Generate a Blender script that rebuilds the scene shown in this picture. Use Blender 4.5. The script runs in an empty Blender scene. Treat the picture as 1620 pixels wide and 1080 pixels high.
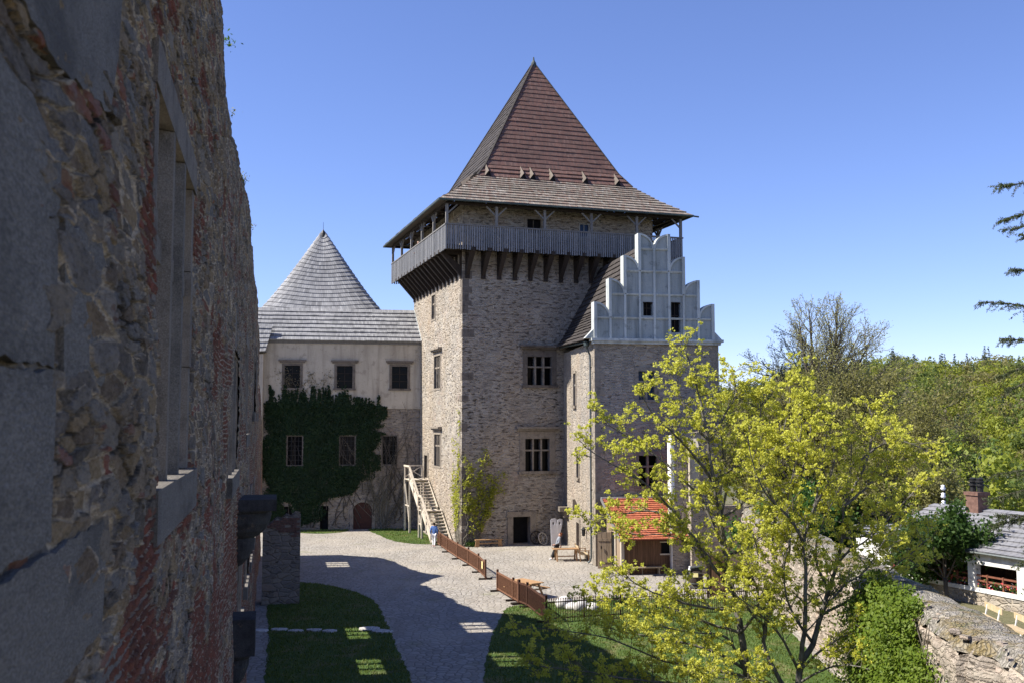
import bpy, bmesh, math, random
import numpy as np
from math import sin, cos, radians, pi, atan, atan2, sqrt, hypot
from mathutils import Vector, Matrix

random.seed(11)
RNG = np.random.default_rng(7)
SC = bpy.context.scene
COL = SC.collection

# ------------------------------------------------------------------ objects
def thing(name, label, cat, loc=(0, 0, 0), rotz=0.0, group=None):
    o = bpy.data.objects.new(name, None)
    COL.objects.link(o)
    o.location = loc
    o.rotation_euler = (0, 0, rotz)
    return tag(o, label, cat, group)

def tag(o, label, cat, group=None, kind='thing'):
    o['label'] = label
    o['category'] = cat
    o['kind'] = kind
    if group:
        o['group'] = group
    return o

def structure(o):
    o['kind'] = 'structure'
    return o

def dup(root, loc, rotz=0.0, label=None, scale=None):
    r = root.copy()
    COL.objects.link(r)
    r.location = loc
    r.rotation_euler = (0, 0, rotz)
    if scale is not None:
        r.scale = (scale, scale, scale) if isinstance(scale, (int, float)) else scale
    if label:
        r['label'] = label
    for ch in list(root.children):
        c = ch.copy()
        COL.objects.link(c)
        c.parent = r
        for g in list(ch.children):
            d = g.copy()
            COL.objects.link(d)
            d.parent = c
    return r

class MB:
    """collects faces (with optional uv in metres), builds ONE mesh object"""
    def __init__(s):
        s.v = []; s.f = []; s.uv = []; s.mi = []; s.m = 0
    def face(s, pts, uv=None):
        b = len(s.v)
        s.v.extend([tuple(p) for p in pts])
        s.f.append(tuple(range(b, b + len(pts))))
        s.uv.append(uv)
        s.mi.append(s.m)
    def box(s, x0, x1, y0, y1, z0, z1):
        p = [(x, y, z) for z in (z0, z1) for y in (y0, y1) for x in (x0, x1)]
        for q in ((0, 2, 3, 1), (4, 5, 7, 6), (0, 1, 5, 4), (2, 6, 7, 3), (0, 4, 6, 2), (1, 3, 7, 5)):
            s.face([p[i] for i in q])
    def obox(s, c, ex, ey, ez):
        """centre and three half-axis vectors"""
        c = Vector(c); ex = Vector(ex); ey = Vector(ey); ez = Vector(ez)
        p = [c + a * ex + b * ey + d * ez for d in (-1, 1) for b in (-1, 1) for a in (-1, 1)]
        for q in ((0, 2, 3, 1), (4, 5, 7, 6), (0, 1, 5, 4), (2, 6, 7, 3), (0, 4, 6, 2), (1, 3, 7, 5)):
            s.face([p[i] for i in q])
    def beam(s, a, b, w, h, up=(0, 0, 1), w2=None, h2=None):
        a = Vector(a); b = Vector(b)
        d = (b - a).normalized()
        up = Vector(up)
        if abs(d.dot(up)) > .99:
            up = Vector((1, 0, 0))
        r = d.cross(up).normalized(); u = r.cross(d).normalized()
        w2 = w if w2 is None else w2; h2 = h if h2 is None else h2
        P = [a + i * r * w / 2 + j * u * h / 2 for j in (-1, 1) for i in (-1, 1)]
        Q = [b + i * r * w2 / 2 + j * u * h2 / 2 for j in (-1, 1) for i in (-1, 1)]
        p = P + Q
        for q in ((0, 2, 3, 1), (4, 5, 7, 6), (0, 1, 5, 4), (2, 6, 7, 3), (0, 4, 6, 2), (1, 3, 7, 5)):
            s.face([p[i] for i in reversed(q)])
    def tube(s, pts, rad, n=6, cap=True):
        pts = [Vector(p) for p in pts]
        if not hasattr(rad, '__len__'):
            rad = [rad] * len(pts)
        base = len(s.v)
        prev = None
        for i, p in enumerate(pts):
            d = (pts[min(i + 1, len(pts) - 1)] - pts[max(i - 1, 0)])
            d = d.normalized() if d.length > 1e-9 else Vector((0, 0, 1))
            if prev is None:
                t = Vector((0, 0, 1)) if abs(d.z) < .9 else Vector((1, 0, 0))
                r = d.cross(t).normalized()
            else:
                r = (prev - prev.dot(d) * d)
                r = r.normalized() if r.length > 1e-6 else d.orthogonal().normalized()
            prev = r
            u = d.cross(r)
            for k in range(n):
                a = 2 * pi * k / n
                s.v.append(tuple(p + rad[i] * (cos(a) * r + sin(a) * u)))
        for i in range(len(pts) - 1):
            for k in range(n):
                k2 = (k + 1) % n
                s.f.append((base + i * n + k, base + i * n + k2, base + (i + 1) * n + k2, base + (i + 1) * n + k))
                s.uv.append(None); s.mi.append(s.m)
        if cap:
            s.f.append(tuple(base + k for k in reversed(range(n)))); s.uv.append(None); s.mi.append(s.m)
            e = base + (len(pts) - 1) * n
            s.f.append(tuple(e + k for k in range(n))); s.uv.append(None); s.mi.append(s.m)
    def lathe(s, prof, c=(0, 0, 0), n=16):
        base = len(s.v)
        for r, z in prof:
            for k in range(n):
                a = 2 * pi * k / n
                s.v.append((c[0] + r * cos(a), c[1] + r * sin(a), c[2] + z))
        for i in range(len(prof) - 1):
            for k in range(n):
                k2 = (k + 1) % n
                s.f.append((base + i * n + k, base + i * n + k2, base + (i + 1) * n + k2, base + (i + 1) * n + k))
                s.uv.append(None); s.mi.append(s.m)
    def prism(s, poly, o, ex, ey, ez):
        """poly (counter-clockwise in ex,ey) pushed from o along ez"""
        o = Vector(o); ex = Vector(ex); ey = Vector(ey); ez = Vector(ez)
        a = [o + x * ex + y * ey for x, y in poly]
        b = [p + ez for p in a]
        s.face(list(reversed(a))); s.face(b)
        n = len(poly)
        for i in range(n):
            j = (i + 1) % n
            s.face([a[i], a[j], b[j], b[i]])
    def build(s, name, mat, parent=None, smooth=False, bevel=0, weld=False, kind=None):
        me = bpy.data.meshes.new(name)
        me.from_pydata(s.v, [], s.f)
        mats = mat if isinstance(mat, (list, tuple)) else [mat]
        for m in mats:
            me.materials.append(m)
        if len(mats) > 1:
            me.polygons.foreach_set('material_index', s.mi)
        if any(u is not None for u in s.uv):
            lay = me.uv_layers.new(name='UVMap')
            k = 0
            buf = []
            for f, u in zip(s.f, s.uv):
                for i in range(len(f)):
                    buf.extend(u[i] if u is not None else (0.0, 0.0))
            lay.data.foreach_set('uv', buf)
        if weld:
            bm = bmesh.new(); bm.from_mesh(me)
            bmesh.ops.remove_doubles(bm, verts=bm.verts, dist=1e-4)
            bm.to_mesh(me); bm.free()
        if smooth:
            me.polygons.foreach_set('use_smooth', [True] * len(me.polygons))
        me.update()
        o = bpy.data.objects.new(name, me)
        COL.objects.link(o)
        if parent is not None:
            o.parent = parent
        if bevel:
            md = o.modifiers.new('bevel', 'BEVEL'); md.width = bevel; md.segments = 1; md.limit_method = 'ANGLE'
        if kind:
            o['kind'] = kind
        return o

def fast_mesh(name, verts, faces_n, mat, parent=None, smooth=False):
    """verts (n*k,3) numpy, every k consecutive verts form one face"""
    nv = len(verts); k = faces_n; nf = nv // k
    me = bpy.data.meshes.new(name)
    me.vertices.add(nv)
    me.vertices.foreach_set('co', np.ascontiguousarray(verts, dtype=np.float32).ravel())
    me.loops.add(nv)
    me.loops.foreach_set('vertex_index', np.arange(nv, dtype=np.int32))
    me.polygons.add(nf)
    me.polygons.foreach_set('loop_start', np.arange(0, nv, k, dtype=np.int32))
    me.polygons.foreach_set('loop_total', np.full(nf, k, dtype=np.int32))
    me.materials.append(mat)
    if smooth:
        me.polygons.foreach_set('use_smooth', np.ones(nf, dtype=bool))
    me.update(calc_edges=True)
    o = bpy.data.objects.new(name, me)
    COL.objects.link(o)
    if parent is not None:
        o.parent = parent
    return o

def leaf_quads(cent, size, flat=0.0, aspect=.7, normal=None):
    """leaf-shaped quads at the centres (n,3), random orientation"""
    n = len(cent)
    a = RNG.normal(size=(n, 3))
    if normal is not None:
        a = a * .6 + np.asarray(normal)
    a[:, 2] += flat
    a /= np.linalg.norm(a, axis=1)[:, None] + 1e-9
    t = RNG.normal(size=(n, 3))
    u = np.cross(a, t); u /= np.linalg.norm(u, axis=1)[:, None] + 1e-9
    w = np.cross(a, u)
    s = (np.asarray(size) * RNG.uniform(.65, 1.3, n))[:, None]
    V = np.empty((n, 4, 3))
    V[:, 0] = cent - u * s
    V[:, 1] = cent + w * s * aspect + a * s * .15
    V[:, 2] = cent + u * s
    V[:, 3] = cent - w * s * aspect + a * s * .15
    return V.reshape(-1, 3)

# ------------------------------------------------------------------ shader helpers
def N(t, typ, ins=None, **at):
    n = t.nodes.new(typ)
    for k, v in at.items():
        setattr(n, k, v)
    for k, v in (ins or {}).items():
        s = n.inputs[k]
        if isinstance(v, bpy.types.NodeSocket):
            t.links.new(v, s)
        else:
            if s.type == 'RGBA' and not hasattr(v, '__len__'):
                v = (v, v, v, 1)
            if s.type == 'RGBA' and len(v) == 3:
                v = (*v, 1)
            s.default_value = v
    return n
def M(t, op, a, b=0.0, c=None, clamp=False):
    n = N(t, 'ShaderNodeMath', {0: a, 1: b}, operation=op, use_clamp=clamp)
    if c is not None:
        if isinstance(c, bpy.types.NodeSocket): t.links.new(c, n.inputs[2])
        else: n.inputs[2].default_value = c
    return n.outputs[0]
def MIX(t, fac, a, b, blend='MIX'):
    return N(t, 'ShaderNodeMix', {0: fac, 6: a, 7: b}, data_type='RGBA', blend_type=blend).outputs[2]
def RAMP(t, fac, stops, interp='LINEAR'):
    n = t.nodes.new('ShaderNodeValToRGB')
    cr = n.color_ramp; cr.interpolation = interp
    while len(cr.elements) < len(stops):
        cr.elements.new(.5)
    for e, (p, c) in zip(cr.elements, stops):
        e.position = p
        e.color = (c, c, c, 1) if not hasattr(c, '__len__') else (*c, 1)
    t.links.new(fac, n.inputs[0])
    return n.outputs[0]
def MAPR(t, v, a, b, c=0.0, d=1.0, smooth=False):
    n = N(t, 'ShaderNodeMapRange', {0: v, 1: a, 2: b, 3: c, 4: d}, clamp=True)
    if smooth: n.interpolation_type = 'SMOOTHSTEP'
    return n.outputs[0]
def NOISE(t, vec, scale, detail=3, rough=.55, out=0):
    return N(t, 'ShaderNodeTexNoise', {'Vector': vec, 'Scale': scale, 'Detail': detail, 'Roughness': rough}).outputs[out]
def VOR(t, vec, scale=1, feature='F1', dim='3D', rnd=1.0):
    return N(t, 'ShaderNodeTexVoronoi', {'Vector': vec, 'Scale': scale, 'Randomness': rnd}, feature=feature, voronoi_dimensions=dim)
def XYZ(t, v):
    n = N(t, 'ShaderNodeSeparateXYZ', {0: v}); return n.outputs
def COMB(t, x=0.0, y=0.0, z=0.0):
    return N(t, 'ShaderNodeCombineXYZ', {0: x, 1: y, 2: z}).outputs[0]
def VM(t, op, a, b):
    return N(t, 'ShaderNodeVectorMath', {0: a, 1: b}, operation=op).outputs[0]
def material(name):
    m = bpy.data.materials.new(name); m.use_nodes = True
    t = m.node_tree
    p = t.nodes['Principled BSDF']
    p.inputs['Roughness'].default_value = .85
    p.inputs['Specular IOR Level'].default_value = .25
    tc = t.nodes.new('ShaderNodeTexCoord')
    return m, t, p, tc
def L(t, a, b): t.links.new(a, b)
def BUMP(t, h, dist=.02, strength=1.0):
    return N(t, 'ShaderNodeBump', {'Height': h, 'Distance': dist, 'Strength': strength}).outputs[0]

MT = {}

def simple(name, c1, c2, scale=6.0, rough=.85, bump=.0, stretch=(1, 1, 1), detail=4, spec=.25, metal=0.0):
    m, t, p, tc = material(name)
    v = VM(t, 'MULTIPLY', tc.outputs['Object'], stretch)
    n = NOISE(t, v, scale, detail)
    c = MIX(t, MAPR(t, n, .32, .68), c1, c2)
    oi = N(t, 'ShaderNodeObjectInfo').outputs['Random']
    hs = N(t, 'ShaderNodeHueSaturation', {'Color': c, 'Value': MAPR(t, oi, 0, 1, .88, 1.12)}).outputs[0]
    L(t, hs, p.inputs['Base Color'])
    p.inputs['Roughness'].default_value = rough
    p.inputs['Specular IOR Level'].default_value = spec
    p.inputs['Metallic'].default_value = metal
    if bump:
        L(t, BUMP(t, n, bump), p.inputs['Normal'])
    MT[name] = m
    return m

def rubble(name, tones, mortar, sx=2.2, sz=5.0, gaps=.6, stain=(.3, .25, .18), stain_amt=.25, bumpd=.05, red=0.0, gapdark=.3, rag=.09):
    """coursed rubble masonry on vertical faces of a building (object space)"""
    m, t, p, tc = material(name)
    o = tc.outputs['Object']
    x, y, z = XYZ(t, o)
    u = M(t, 'ADD', x, y)
    wob = NOISE(t, o, 1.3, 2, out=1)
    u = M(t, 'ADD', u, M(t, 'MULTIPLY', XYZ(t, wob)[0], .25))
    zz = M(t, 'ADD', z, M(t, 'MULTIPLY', XYZ(t, wob)[1], .08))
    P = COMB(t, M(t, 'MULTIPLY', u, sx), M(t, 'MULTIPLY', zz, sz), 0.0)
    P2 = VM(t, 'MULTIPLY', P, (.56, .60, 1))          # zones of larger stones between the small rubble
    zone = M(t, 'GREATER_THAN', NOISE(t, o, .42, 4, .6), .53)
    def two(f, out):
        return MIX(t, zone, VOR(t, P, 1, f, '2D').outputs[out], VOR(t, P2, 1, f, '2D').outputs[out])
    rnd = XYZ(t, two('F1', 'Color'))
    edge = XYZ(t, two('DISTANCE_TO_EDGE', 'Distance'))[0]
    n = len(tones)
    col = RAMP(t, rnd[0], [(i / n, c) for i, c in enumerate(tones)], 'CONSTANT')
    if red > 0:
        rm = M(t, 'MULTIPLY', MAPR(t, NOISE(t, o, .55, 3), .55, .66), M(t, 'GREATER_THAN', rnd[1], .4))
        col = MIX(t, M(t, 'MULTIPLY', rm, red), col, (.30, .13, .085))
    fine = NOISE(t, o, 14, 4, .65)
    col = MIX(t, .35, col, MIX(t, fine, (.06, .055, .05), (.5, .47, .42)))
    mort = MIX(t, NOISE(t, o, 5, 3), tuple(c * .75 for c in mortar), mortar)
    em = MAPR(t, M(t, 'ADD', edge, M(t, 'MULTIPLY', M(t, 'SUBTRACT', fine, .5), rag)), .03, .10)
    col = MIX(t, em, mort, col)
    # short dark horizontal joints where the pointing has fallen out
    gp = COMB(t, M(t, 'MULTIPLY', u, 2.3), M(t, 'MULTIPLY', zz, 7.0), 0.0)
    gn = NOISE(t, gp, 1.0, 3, .6)
    gm = MAPR(t, gn, gaps, gaps + .05)
    big = NOISE(t, o, .35, 3)
    gm = M(t, 'MULTIPLY', gm, MAPR(t, big, .34, .52, .25, 1.0))
    col = MIX(t, M(t, 'MULTIPLY', gm, gapdark), col, (.022, .019, .018))
    col = MIX(t, M(t, 'MULTIPLY', MAPR(t, big, .42, .7), stain_amt), col, stain)
    streak = NOISE(t, COMB(t, M(t, 'MULTIPLY', u, 1.1), M(t, 'MULTIPLY', z, .12), 0.0), 1, 4)
    col = MIX(t, MAPR(t, streak, .5, .75, 0, .4), col, tuple(c * .5 for c in mortar))
    patch = NOISE(t, o, .16, 5, .6)
    col = MIX(t, MAPR(t, patch, .42, .54, 0, .28), col, tuple(c * q for c, q in zip(mortar, (.80, .69, .58))))
    col = MIX(t, MAPR(t, NOISE(t, o, .27, 5, .65), .56, .66, 0, .4), col, tuple(c * .50 for c in mortar))
    L(t, col, p.inputs['Base Color'])
    h = M(t, 'MULTIPLY', MAPR(t, M(t, 'ADD', edge, M(t, 'MULTIPLY', M(t, 'SUBTRACT', fine, .5), rag)), .0, .16, smooth=True), M(t, 'MULTIPLY_ADD', rnd[2], .6, .4))
    h = M(t, 'ADD', h, M(t, 'MULTIPLY', fine, .35 + rag))
    h = M(t, 'SUBTRACT', h, M(t, 'MULTIPLY', gm, .9))
    L(t, BUMP(t, h, bumpd), p.inputs['Normal'])
    p.inputs['Roughness'].default_value = .92
    MT[name] = m
    return m

rubble('tower_stone', [(.39, .345, .28), (.29, .26, .22), (.45, .40, .325), (.22, .195, .168), (.34, .285, .215), (.42, .38, .33)], (.50, .445, .37), 3.0, 6.4, gaps=.565, stain=(.36, .27, .15), stain_amt=.18, bumpd=.06, red=.3, gapdark=.9)
rubble('annex_stone', [(.36, .315, .255), (.28, .25, .215), (.42, .37, .30), (.22, .20, .175), (.32, .27, .21)], (.46, .405, .325), 2.7, 6.0, gaps=.60, stain=(.22, .2, .19), stain_amt=.3, bumpd=.06, red=.25, gapdark=.7)
rubble('cellar_stone', [(.25, .21, .17), (.19, .16, .135), (.30, .25, .19), (.15, .125, .105)], (.30, .255, .20), 2.2, 4.6, gaps=.6, stain=(.22, .16, .1), stain_amt=.3, bumpd=.05, red=.3, gapdark=.6)
rubble('curtain_stone', [(.42, .36, .30), (.33, .28, .235), (.47, .41, .34), (.27, .23, .19), (.40, .31, .25)], (.50, .43, .36), 2.6, 6.4, gaps=.6, stain=(.36, .27, .18), stain_amt=.25, bumpd=.05, red=.3, gapdark=.8, rag=.5)

def near_masonry():
    m, t, p, tc = material('palace_masonry')
    o = tc.outputs['Object']
    x, y, z = XYZ(t, o)
    # the stones are laid flat, so everything is longer along the wall (x) than high
    oa = VM(t, 'MULTIPLY', o, (.38, 1.0, 1.0))
    wob = XYZ(t, NOISE(t, oa, 3.0, 3, out=1))
    wob2 = XYZ(t, NOISE(t, oa, 1.1, 2, out=1))
    u = M(t, 'ADD', x, M(t, 'ADD', M(t, 'MULTIPLY', wob[0], .35), M(t, 'MULTIPLY', wob2[0], .5)))
    zz = M(t, 'ADD', z, M(t, 'ADD', M(t, 'MULTIPLY', wob[1], .09), M(t, 'MULTIPLY', wob2[1], .22)))
    def layer(sx, sz):
        P = COMB(t, M(t, 'MULTIPLY', u, sx), M(t, 'MULTIPLY', zz, sz), 0.0)
        return XYZ(t, VOR(t, P, 1, 'F1', '2D').outputs['Color']), VOR(t, P, 1, 'DISTANCE_TO_EDGE', '2D').outputs['Distance']
    rA, eA = layer(1.75, 6.6)
    rB, eB = layer(3.6, 14.0)
    msk = M(t, 'GREATER_THAN', NOISE(t, oa, 1.5, 3), .46)
    def sel(a, b): return N(t, 'ShaderNodeMix', {0: msk, 2: a, 3: b}, data_type='FLOAT').outputs[0]
    r0, r1, r2 = sel(rA[0], rB[0]), sel(rA[1], rB[1]), sel(rA[2], rB[2])
    e = sel(eA, eB)
    fine = NOISE(t, oa, 42, 6, .78)
    mid = NOISE(t, oa, 9, 5, .68)
    em = M(t, 'ADD', e, M(t, 'ADD', M(t, 'MULTIPLY', M(t, 'SUBTRACT', mid, .5), .16), M(t, 'MULTIPLY', M(t, 'SUBTRACT', fine, .5), .06)))
    tones = [(.18, .17, .165), (.31, .25, .175), (.24, .235, .23), (.10, .09, .08), (.38, .28, .15), (.26, .235, .20), (.33, .31, .28), (.17, .125, .085), (.19, .205, .225), (.28, .20, .115)]
    col = RAMP(t, r0, [(i / len(tones), c) for i, c in enumerate(tones)], 'CONSTANT')
    col = MIX(t, .40, col, MIX(t, mid, (.02, .018, .016), (.34, .30, .25)))
    col = MIX(t, MAPR(t, fine, .48, .70, 0, .5), col, (.36, .32, .265))
    col = MIX(t, MAPR(t, fine, .50, .34, 0, .6), col, (.035, .03, .026))
    # courses of thin brick in noise-shaped zones, commoner low down
    zone = NOISE(t, COMB(t, M(t, 'MULTIPLY', x, .4), 0.0, M(t, 'MULTIPLY', z, .9)), 1.0, 3)
    low = MAPR(t, z, 5.0, 9.0, .13, -.015)
    far = MAPR(t, x, 4.2, 6.5, -.03, .035)
    bz = MAPR(t, M(t, 'ADD', M(t, 'ADD', zone, M(t, 'MULTIPLY', M(t, 'SUBTRACT', mid, .5), .16)), M(t, 'ADD', low, far)), .575, .59)
    bk = N(t, 'ShaderNodeTexBrick', {'Vector': COMB(t, u, zz, 0.0), 'Color1': (.27, .095, .065), 'Color2': (.13, .06, .046), 'Mortar': (.42, .37, .31), 'Scale': 1.0, 'Mortar Size': .013, 'Brick Width': .29, 'Row Height': .08, 'Bias': 0.0})
    bcol = MIX(t, MAPR(t, mid, .40, .66, 0, .7), bk.outputs['Color'], (.15, .10, .08))
    col = MIX(t, M(t, 'MULTIPLY', M(t, 'GREATER_THAN', r1, .90), MAPR(t, mid, .3, .6, .95, .3)), col, (.27, .09, .06))
    mort = MIX(t, MAPR(t, fine, .36, .62), (.24, .205, .155), (.66, .57, .44))
    mort = MIX(t, MAPR(t, NOISE(t, oa, 2.3, 4), .50, .62), mort, (.09, .078, .063))       # pointing lost, deep dark joints
    stone = MAPR(t, em, .065, .12)
    col = MIX(t, stone, mort, col)
    col = MIX(t, bz, col, bcol)
    # remains of grey render, thicker further along the wall
    rn = NOISE(t, oa, 1.2, 6, .66)
    rz = MAPR(t, M(t, 'ADD', M(t, 'ADD', rn, M(t, 'MULTIPLY', M(t, 'SUBTRACT', fine, .5), .07)), MAPR(t, x, 6, 22, -.10, .03)), .635, .645)
    rcol = MIX(t, fine, (.12, .117, .115), (.36, .345, .325))
    col = MIX(t, rz, col, rcol)
    lich = MAPR(t, NOISE(t, oa, 4.1, 5, .7), .60, .70)
    col = MIX(t, M(t, 'MULTIPLY', lich, .55), col, (.27, .19, .085))
    st = NOISE(t, COMB(t, M(t, 'MULTIPLY', x, 1.2), 0.0, M(t, 'MULTIPLY', z, .4)), 1, 4)
    col = MIX(t, MAPR(t, st, .54, .74, 0, .45), col, (.05, .045, .04))
    col = MIX(t, 1.0, col, (.93, .86, .765), 'MULTIPLY')
    L(t, col, p.inputs['Base Color'])
    jd = MAPR(t, NOISE(t, oa, 2.3, 4), .44, .62, .72, .0)          # pointing nearly flush in places, gone in others
    sh = M(t, 'MULTIPLY_ADD', r2, .55, .55)
    h = N(t, 'ShaderNodeMix', {0: MAPR(t, em, .045, .085, smooth=True), 2: M(t, 'MULTIPLY', jd, sh), 3: sh}, data_type='FLOAT').outputs[0]
    hb = M(t, 'MULTIPLY', M(t, 'SUBTRACT', 1.0, bk.outputs['Fac']), .5)
    h = N(t, 'ShaderNodeMix', {0: bz, 2: h, 3: M(t, 'ADD', hb, M(t, 'MULTIPLY', r2, .3))}, data_type='FLOAT').outputs[0]
    h = N(t, 'ShaderNodeMix', {0: rz, 2: h, 3: .85}, data_type='FLOAT').outputs[0]
    h = M(t, 'ADD', h, M(t, 'ADD', M(t, 'MULTIPLY', mid, .75), M(t, 'MULTIPLY', fine, .55)))
    d = N(t, 'ShaderNodeDisplacement', {'Height': h, 'Midlevel': 1.25, 'Scale': .05})
    L(t, d.outputs[0], t.nodes['Material Output'].inputs['Displacement'])
    m.displacement_method = 'BOTH'
    p.inputs['Roughness'].default_value = .95
    p.inputs['Specular IOR Level'].default_value = .1
    MT['palace_masonry'] = m
near_masonry()

def ashlar(name, c1, c2, bumpd=.018, scale=3.0, stretch=(1, 1, 1)):
    m, t, p, tc = material(name)
    o = VM(t, 'MULTIPLY', tc.outputs['Object'], stretch)
    a = NOISE(t, o, scale, 6, .65); f = NOISE(t, o, 40, 4, .7); s = NOISE(t, VM(t, 'MULTIPLY', o, (3, 3, .35)), 1.5, 4)
    c = MIX(t, MAPR(t, a, .3, .7), c1, c2)
    g2 = NOISE(t, o, 110, 4, .8)
    c = MIX(t, MAPR(t, f, .5, .72, 0, .5), c, tuple(q * .5 for q in c1))
    c = MIX(t, MAPR(t, g2, .42, .66, 0, .55), c, tuple(min(1, q * 1.45) for q in c2))
    big = NOISE(t, o, 1.9, 6, .7)
    c = MIX(t, MAPR(t, big, .50, .64, 0, .6), c, tuple(q * .38 for q in c1))
    c = MIX(t, MAPR(t, g2, .58, .40, 0, .4), c, tuple(q * .4 for q in c1))
    c = MIX(t, MAPR(t, s, .55, .75, 0, .4), c, tuple(q * .42 for q in c1))
    c = MIX(t, MAPR(t, NOISE(t, o, 5.5, 5, .7), .62, .72, 0, .6), c, (.20, .14, .085))
    L(t, c, p.inputs['Base Color'])
    h = M(t, 'ADD', M(t, 'MULTIPLY', a, .8), M(t, 'ADD', M(t, 'MULTIPLY', f, .7), M(t, 'MULTIPLY', g2, .5)))
    L(t, BUMP(t, h, bumpd), p.inputs['Normal'])
    p.inputs['Roughness'].default_value = .9
    MT[name] = m
ashlar('ashlar_grey', (.125, .114, .098), (.21, .19, .162), stretch=(.35, 1, 1))
ashlar('ashlar_tan', (.165, .14, .11), (.255, .22, .178))
ashlar('frame_stone', (.22, .185, .145), (.31, .27, .22), scale=2)
ashlar('window_stone', (.13, .108, .088), (.20, .17, .14), scale=2)
ashlar('dark_stone', (.035, .035, .037), (.075, .073, .07))

def plaster(name, c1, c2, dirt):
    m, t, p, tc = material(name)
    o = tc.outputs['Object']
    a = NOISE(t, o, .7, 5, .6); f = NOISE(t, o, 9, 4)
    s = NOISE(t, VM(t, 'MULTIPLY', o, (1.6, 1.6, .16)), 1.0, 5, .62)
    c = MIX(t, MAPR(t, a, .3, .7), c1, c2)
    c = MIX(t, MAPR(t, s, .47, .68, 0, .75), c, dirt)
    c = MIX(t, MAPR(t, NOISE(t, o, 1.6, 6, .68), .57, .63, 0, .45), c, tuple(q * .8 for q in dirt))
    c = MIX(t, MAPR(t, f, .55, .75, 0, .25), c, dirt)
    L(t, c, p.inputs['Base Color'])
    L(t, BUMP(t, f, .015), p.inputs['Normal'])
    MT[name] = m
plaster('wing_plaster', (.40, .35, .275), (.50, .445, .355), (.27, .23, .18))
plaster('gable_panel', (.29, .315, .31), (.38, .40, .385), (.15, .165, .16))
plaster('gable_white', (.44, .465, .45), (.54, .56, .535), (.22, .24, .23))
plaster('white_render', (.70, .69, .66), (.80, .79, .76), (.5, .48, .45))

def shingle(name, tones, moss=None, row=.33, w=.13, edge=.5, grain=1.0):
    m, t, p, tc = material(name)
    uv = tc.outputs['UV']
    u, v, _ = XYZ(t, uv)
    iv = M(t, 'FLOOR', M(t, 'DIVIDE', v, row))
    uu = M(t, 'ADD', M(t, 'DIVIDE', u, w), M(t, 'MULTIPLY', iv, .37))
    iu = M(t, 'FLOOR', uu)
    wn = N(t, 'ShaderNodeTexWhiteNoise', {'Vector': COMB(t, iu, iv, 0.0)}, noise_dimensions='2D')
    n = len(tones)
    c = RAMP(t, wn.outputs['Value'], [(i / max(n - 1, 1), q) for i, q in enumerate(tones)])
    gr = NOISE(t, COMB(t, M(t, 'MULTIPLY', u, 22.0), M(t, 'MULTIPLY', v, 1.6), 0.0), 1.0, 3)
    c = MIX(t, MAPR(t, gr, .4, .7, 0, .35 * grain), c, tuple(q * .4 for q in tones[0]))
    big = NOISE(t, tc.outputs['Object'], .45, 4)
    c = MIX(t, MAPR(t, big, .4, .68, 0, .4), c, tuple(q * .62 for q in tones[0]))
    if moss:
        c = MIX(t, MAPR(t, NOISE(t, tc.outputs['Object'], 1.2, 5), .56, .7, 0, .6), c, moss)
    fu = M(t, 'FRACT', uu)
    gap = M(t, 'LESS_THAN', fu, .07)
    c = MIX(t, M(t, 'MULTIPLY', gap, .6), c, tuple(q * .25 for q in tones[0]))
    L(t, c, p.inputs['Base Color'])
    h = M(t, 'SUBTRACT', M(t, 'MULTIPLY', wn.outputs['Value'], .6), M(t, 'MULTIPLY', gap, 1.0))
    L(t, BUMP(t, M(t, 'ADD', h, M(t, 'MULTIPLY', gr, .4)), .012), p.inputs['Normal'])
    p.inputs['Roughness'].default_value = .8
    MT[name] = m
shingle('shingle_silver', [(.20, .20, .205), (.29, .29, .295), (.36, .36, .36), (.255, .255, .265)], row=.42, w=.16)
shingle('shingle_red', [(.140, .078, .064), (.175, .094, .076), (.118, .074, .064), (.195, .116, .095)], row=.4, w=.15)
shingle('shingle_skirt', [(.21, .175, .14), (.30, .265, .22), (.24, .165, .13), (.36, .325, .28)], moss=(.16, .115, .075), row=.4, w=.17)
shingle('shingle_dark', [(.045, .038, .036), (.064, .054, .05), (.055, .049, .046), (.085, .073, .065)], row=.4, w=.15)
shingle('tile_red', [(.46, .145, .075), (.55, .19, .10), (.40, .12, .065), (.52, .17, .09)], row=.2, w=.18, grain=.4)
shingle('slate_grey', [(.21, .21, .225), (.25, .25, .265), (.23, .23, .24)], row=.35, w=.3, grain=.4)

def planks(name, c1, c2, w=.16, axis=0, rough=.8, grain=2.0):
    """vertical boards: plank index runs along object x+y"""
    m, t, p, tc = material(name)
    o = tc.outputs['Object']
    x, y, z = XYZ(t, o)
    u = M(t, 'ADD', x, y)
    uu = M(t, 'DIVIDE', u, w)
    i = M(t, 'FLOOR', uu)
    wn = N(t, 'ShaderNodeTexWhiteNoise', {'W': i}, noise_dimensions='1D').outputs['Value']
    gr = NOISE(t, COMB(t, M(t, 'MULTIPLY', u, 25.0), M(t, 'MULTIPLY', z, grain), wn), 1.0, 4)
    c = MIX(t, wn, c1, c2)
    c = MIX(t, MAPR(t, gr, .42, .7, 0, .5), c, tuple(q * .5 for q in c1))
    fu = M(t, 'FRACT', uu)
    gap = M(t, 'LESS_THAN', fu, .06)
    c = MIX(t, M(t, 'MULTIPLY', gap, .8), c, tuple(q * .12 for q in c1))
    L(t, c, p.inputs['Base Color'])
    L(t, BUMP(t, M(t, 'SUBTRACT', M(t, 'MULTIPLY', gr, .4), gap), .012), p.inputs['Normal'])
    p.inputs['Roughness'].default_value = rough
    MT[name] = m
planks('board_grey', (.17, .175, .185), (.29, .29, .30), .17)
planks('board_brown', (.11, .062, .036), (.17, .095, .055), .15)
planks('board_pale', (.27, .20, .135), (.36, .28, .20), .2)

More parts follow.
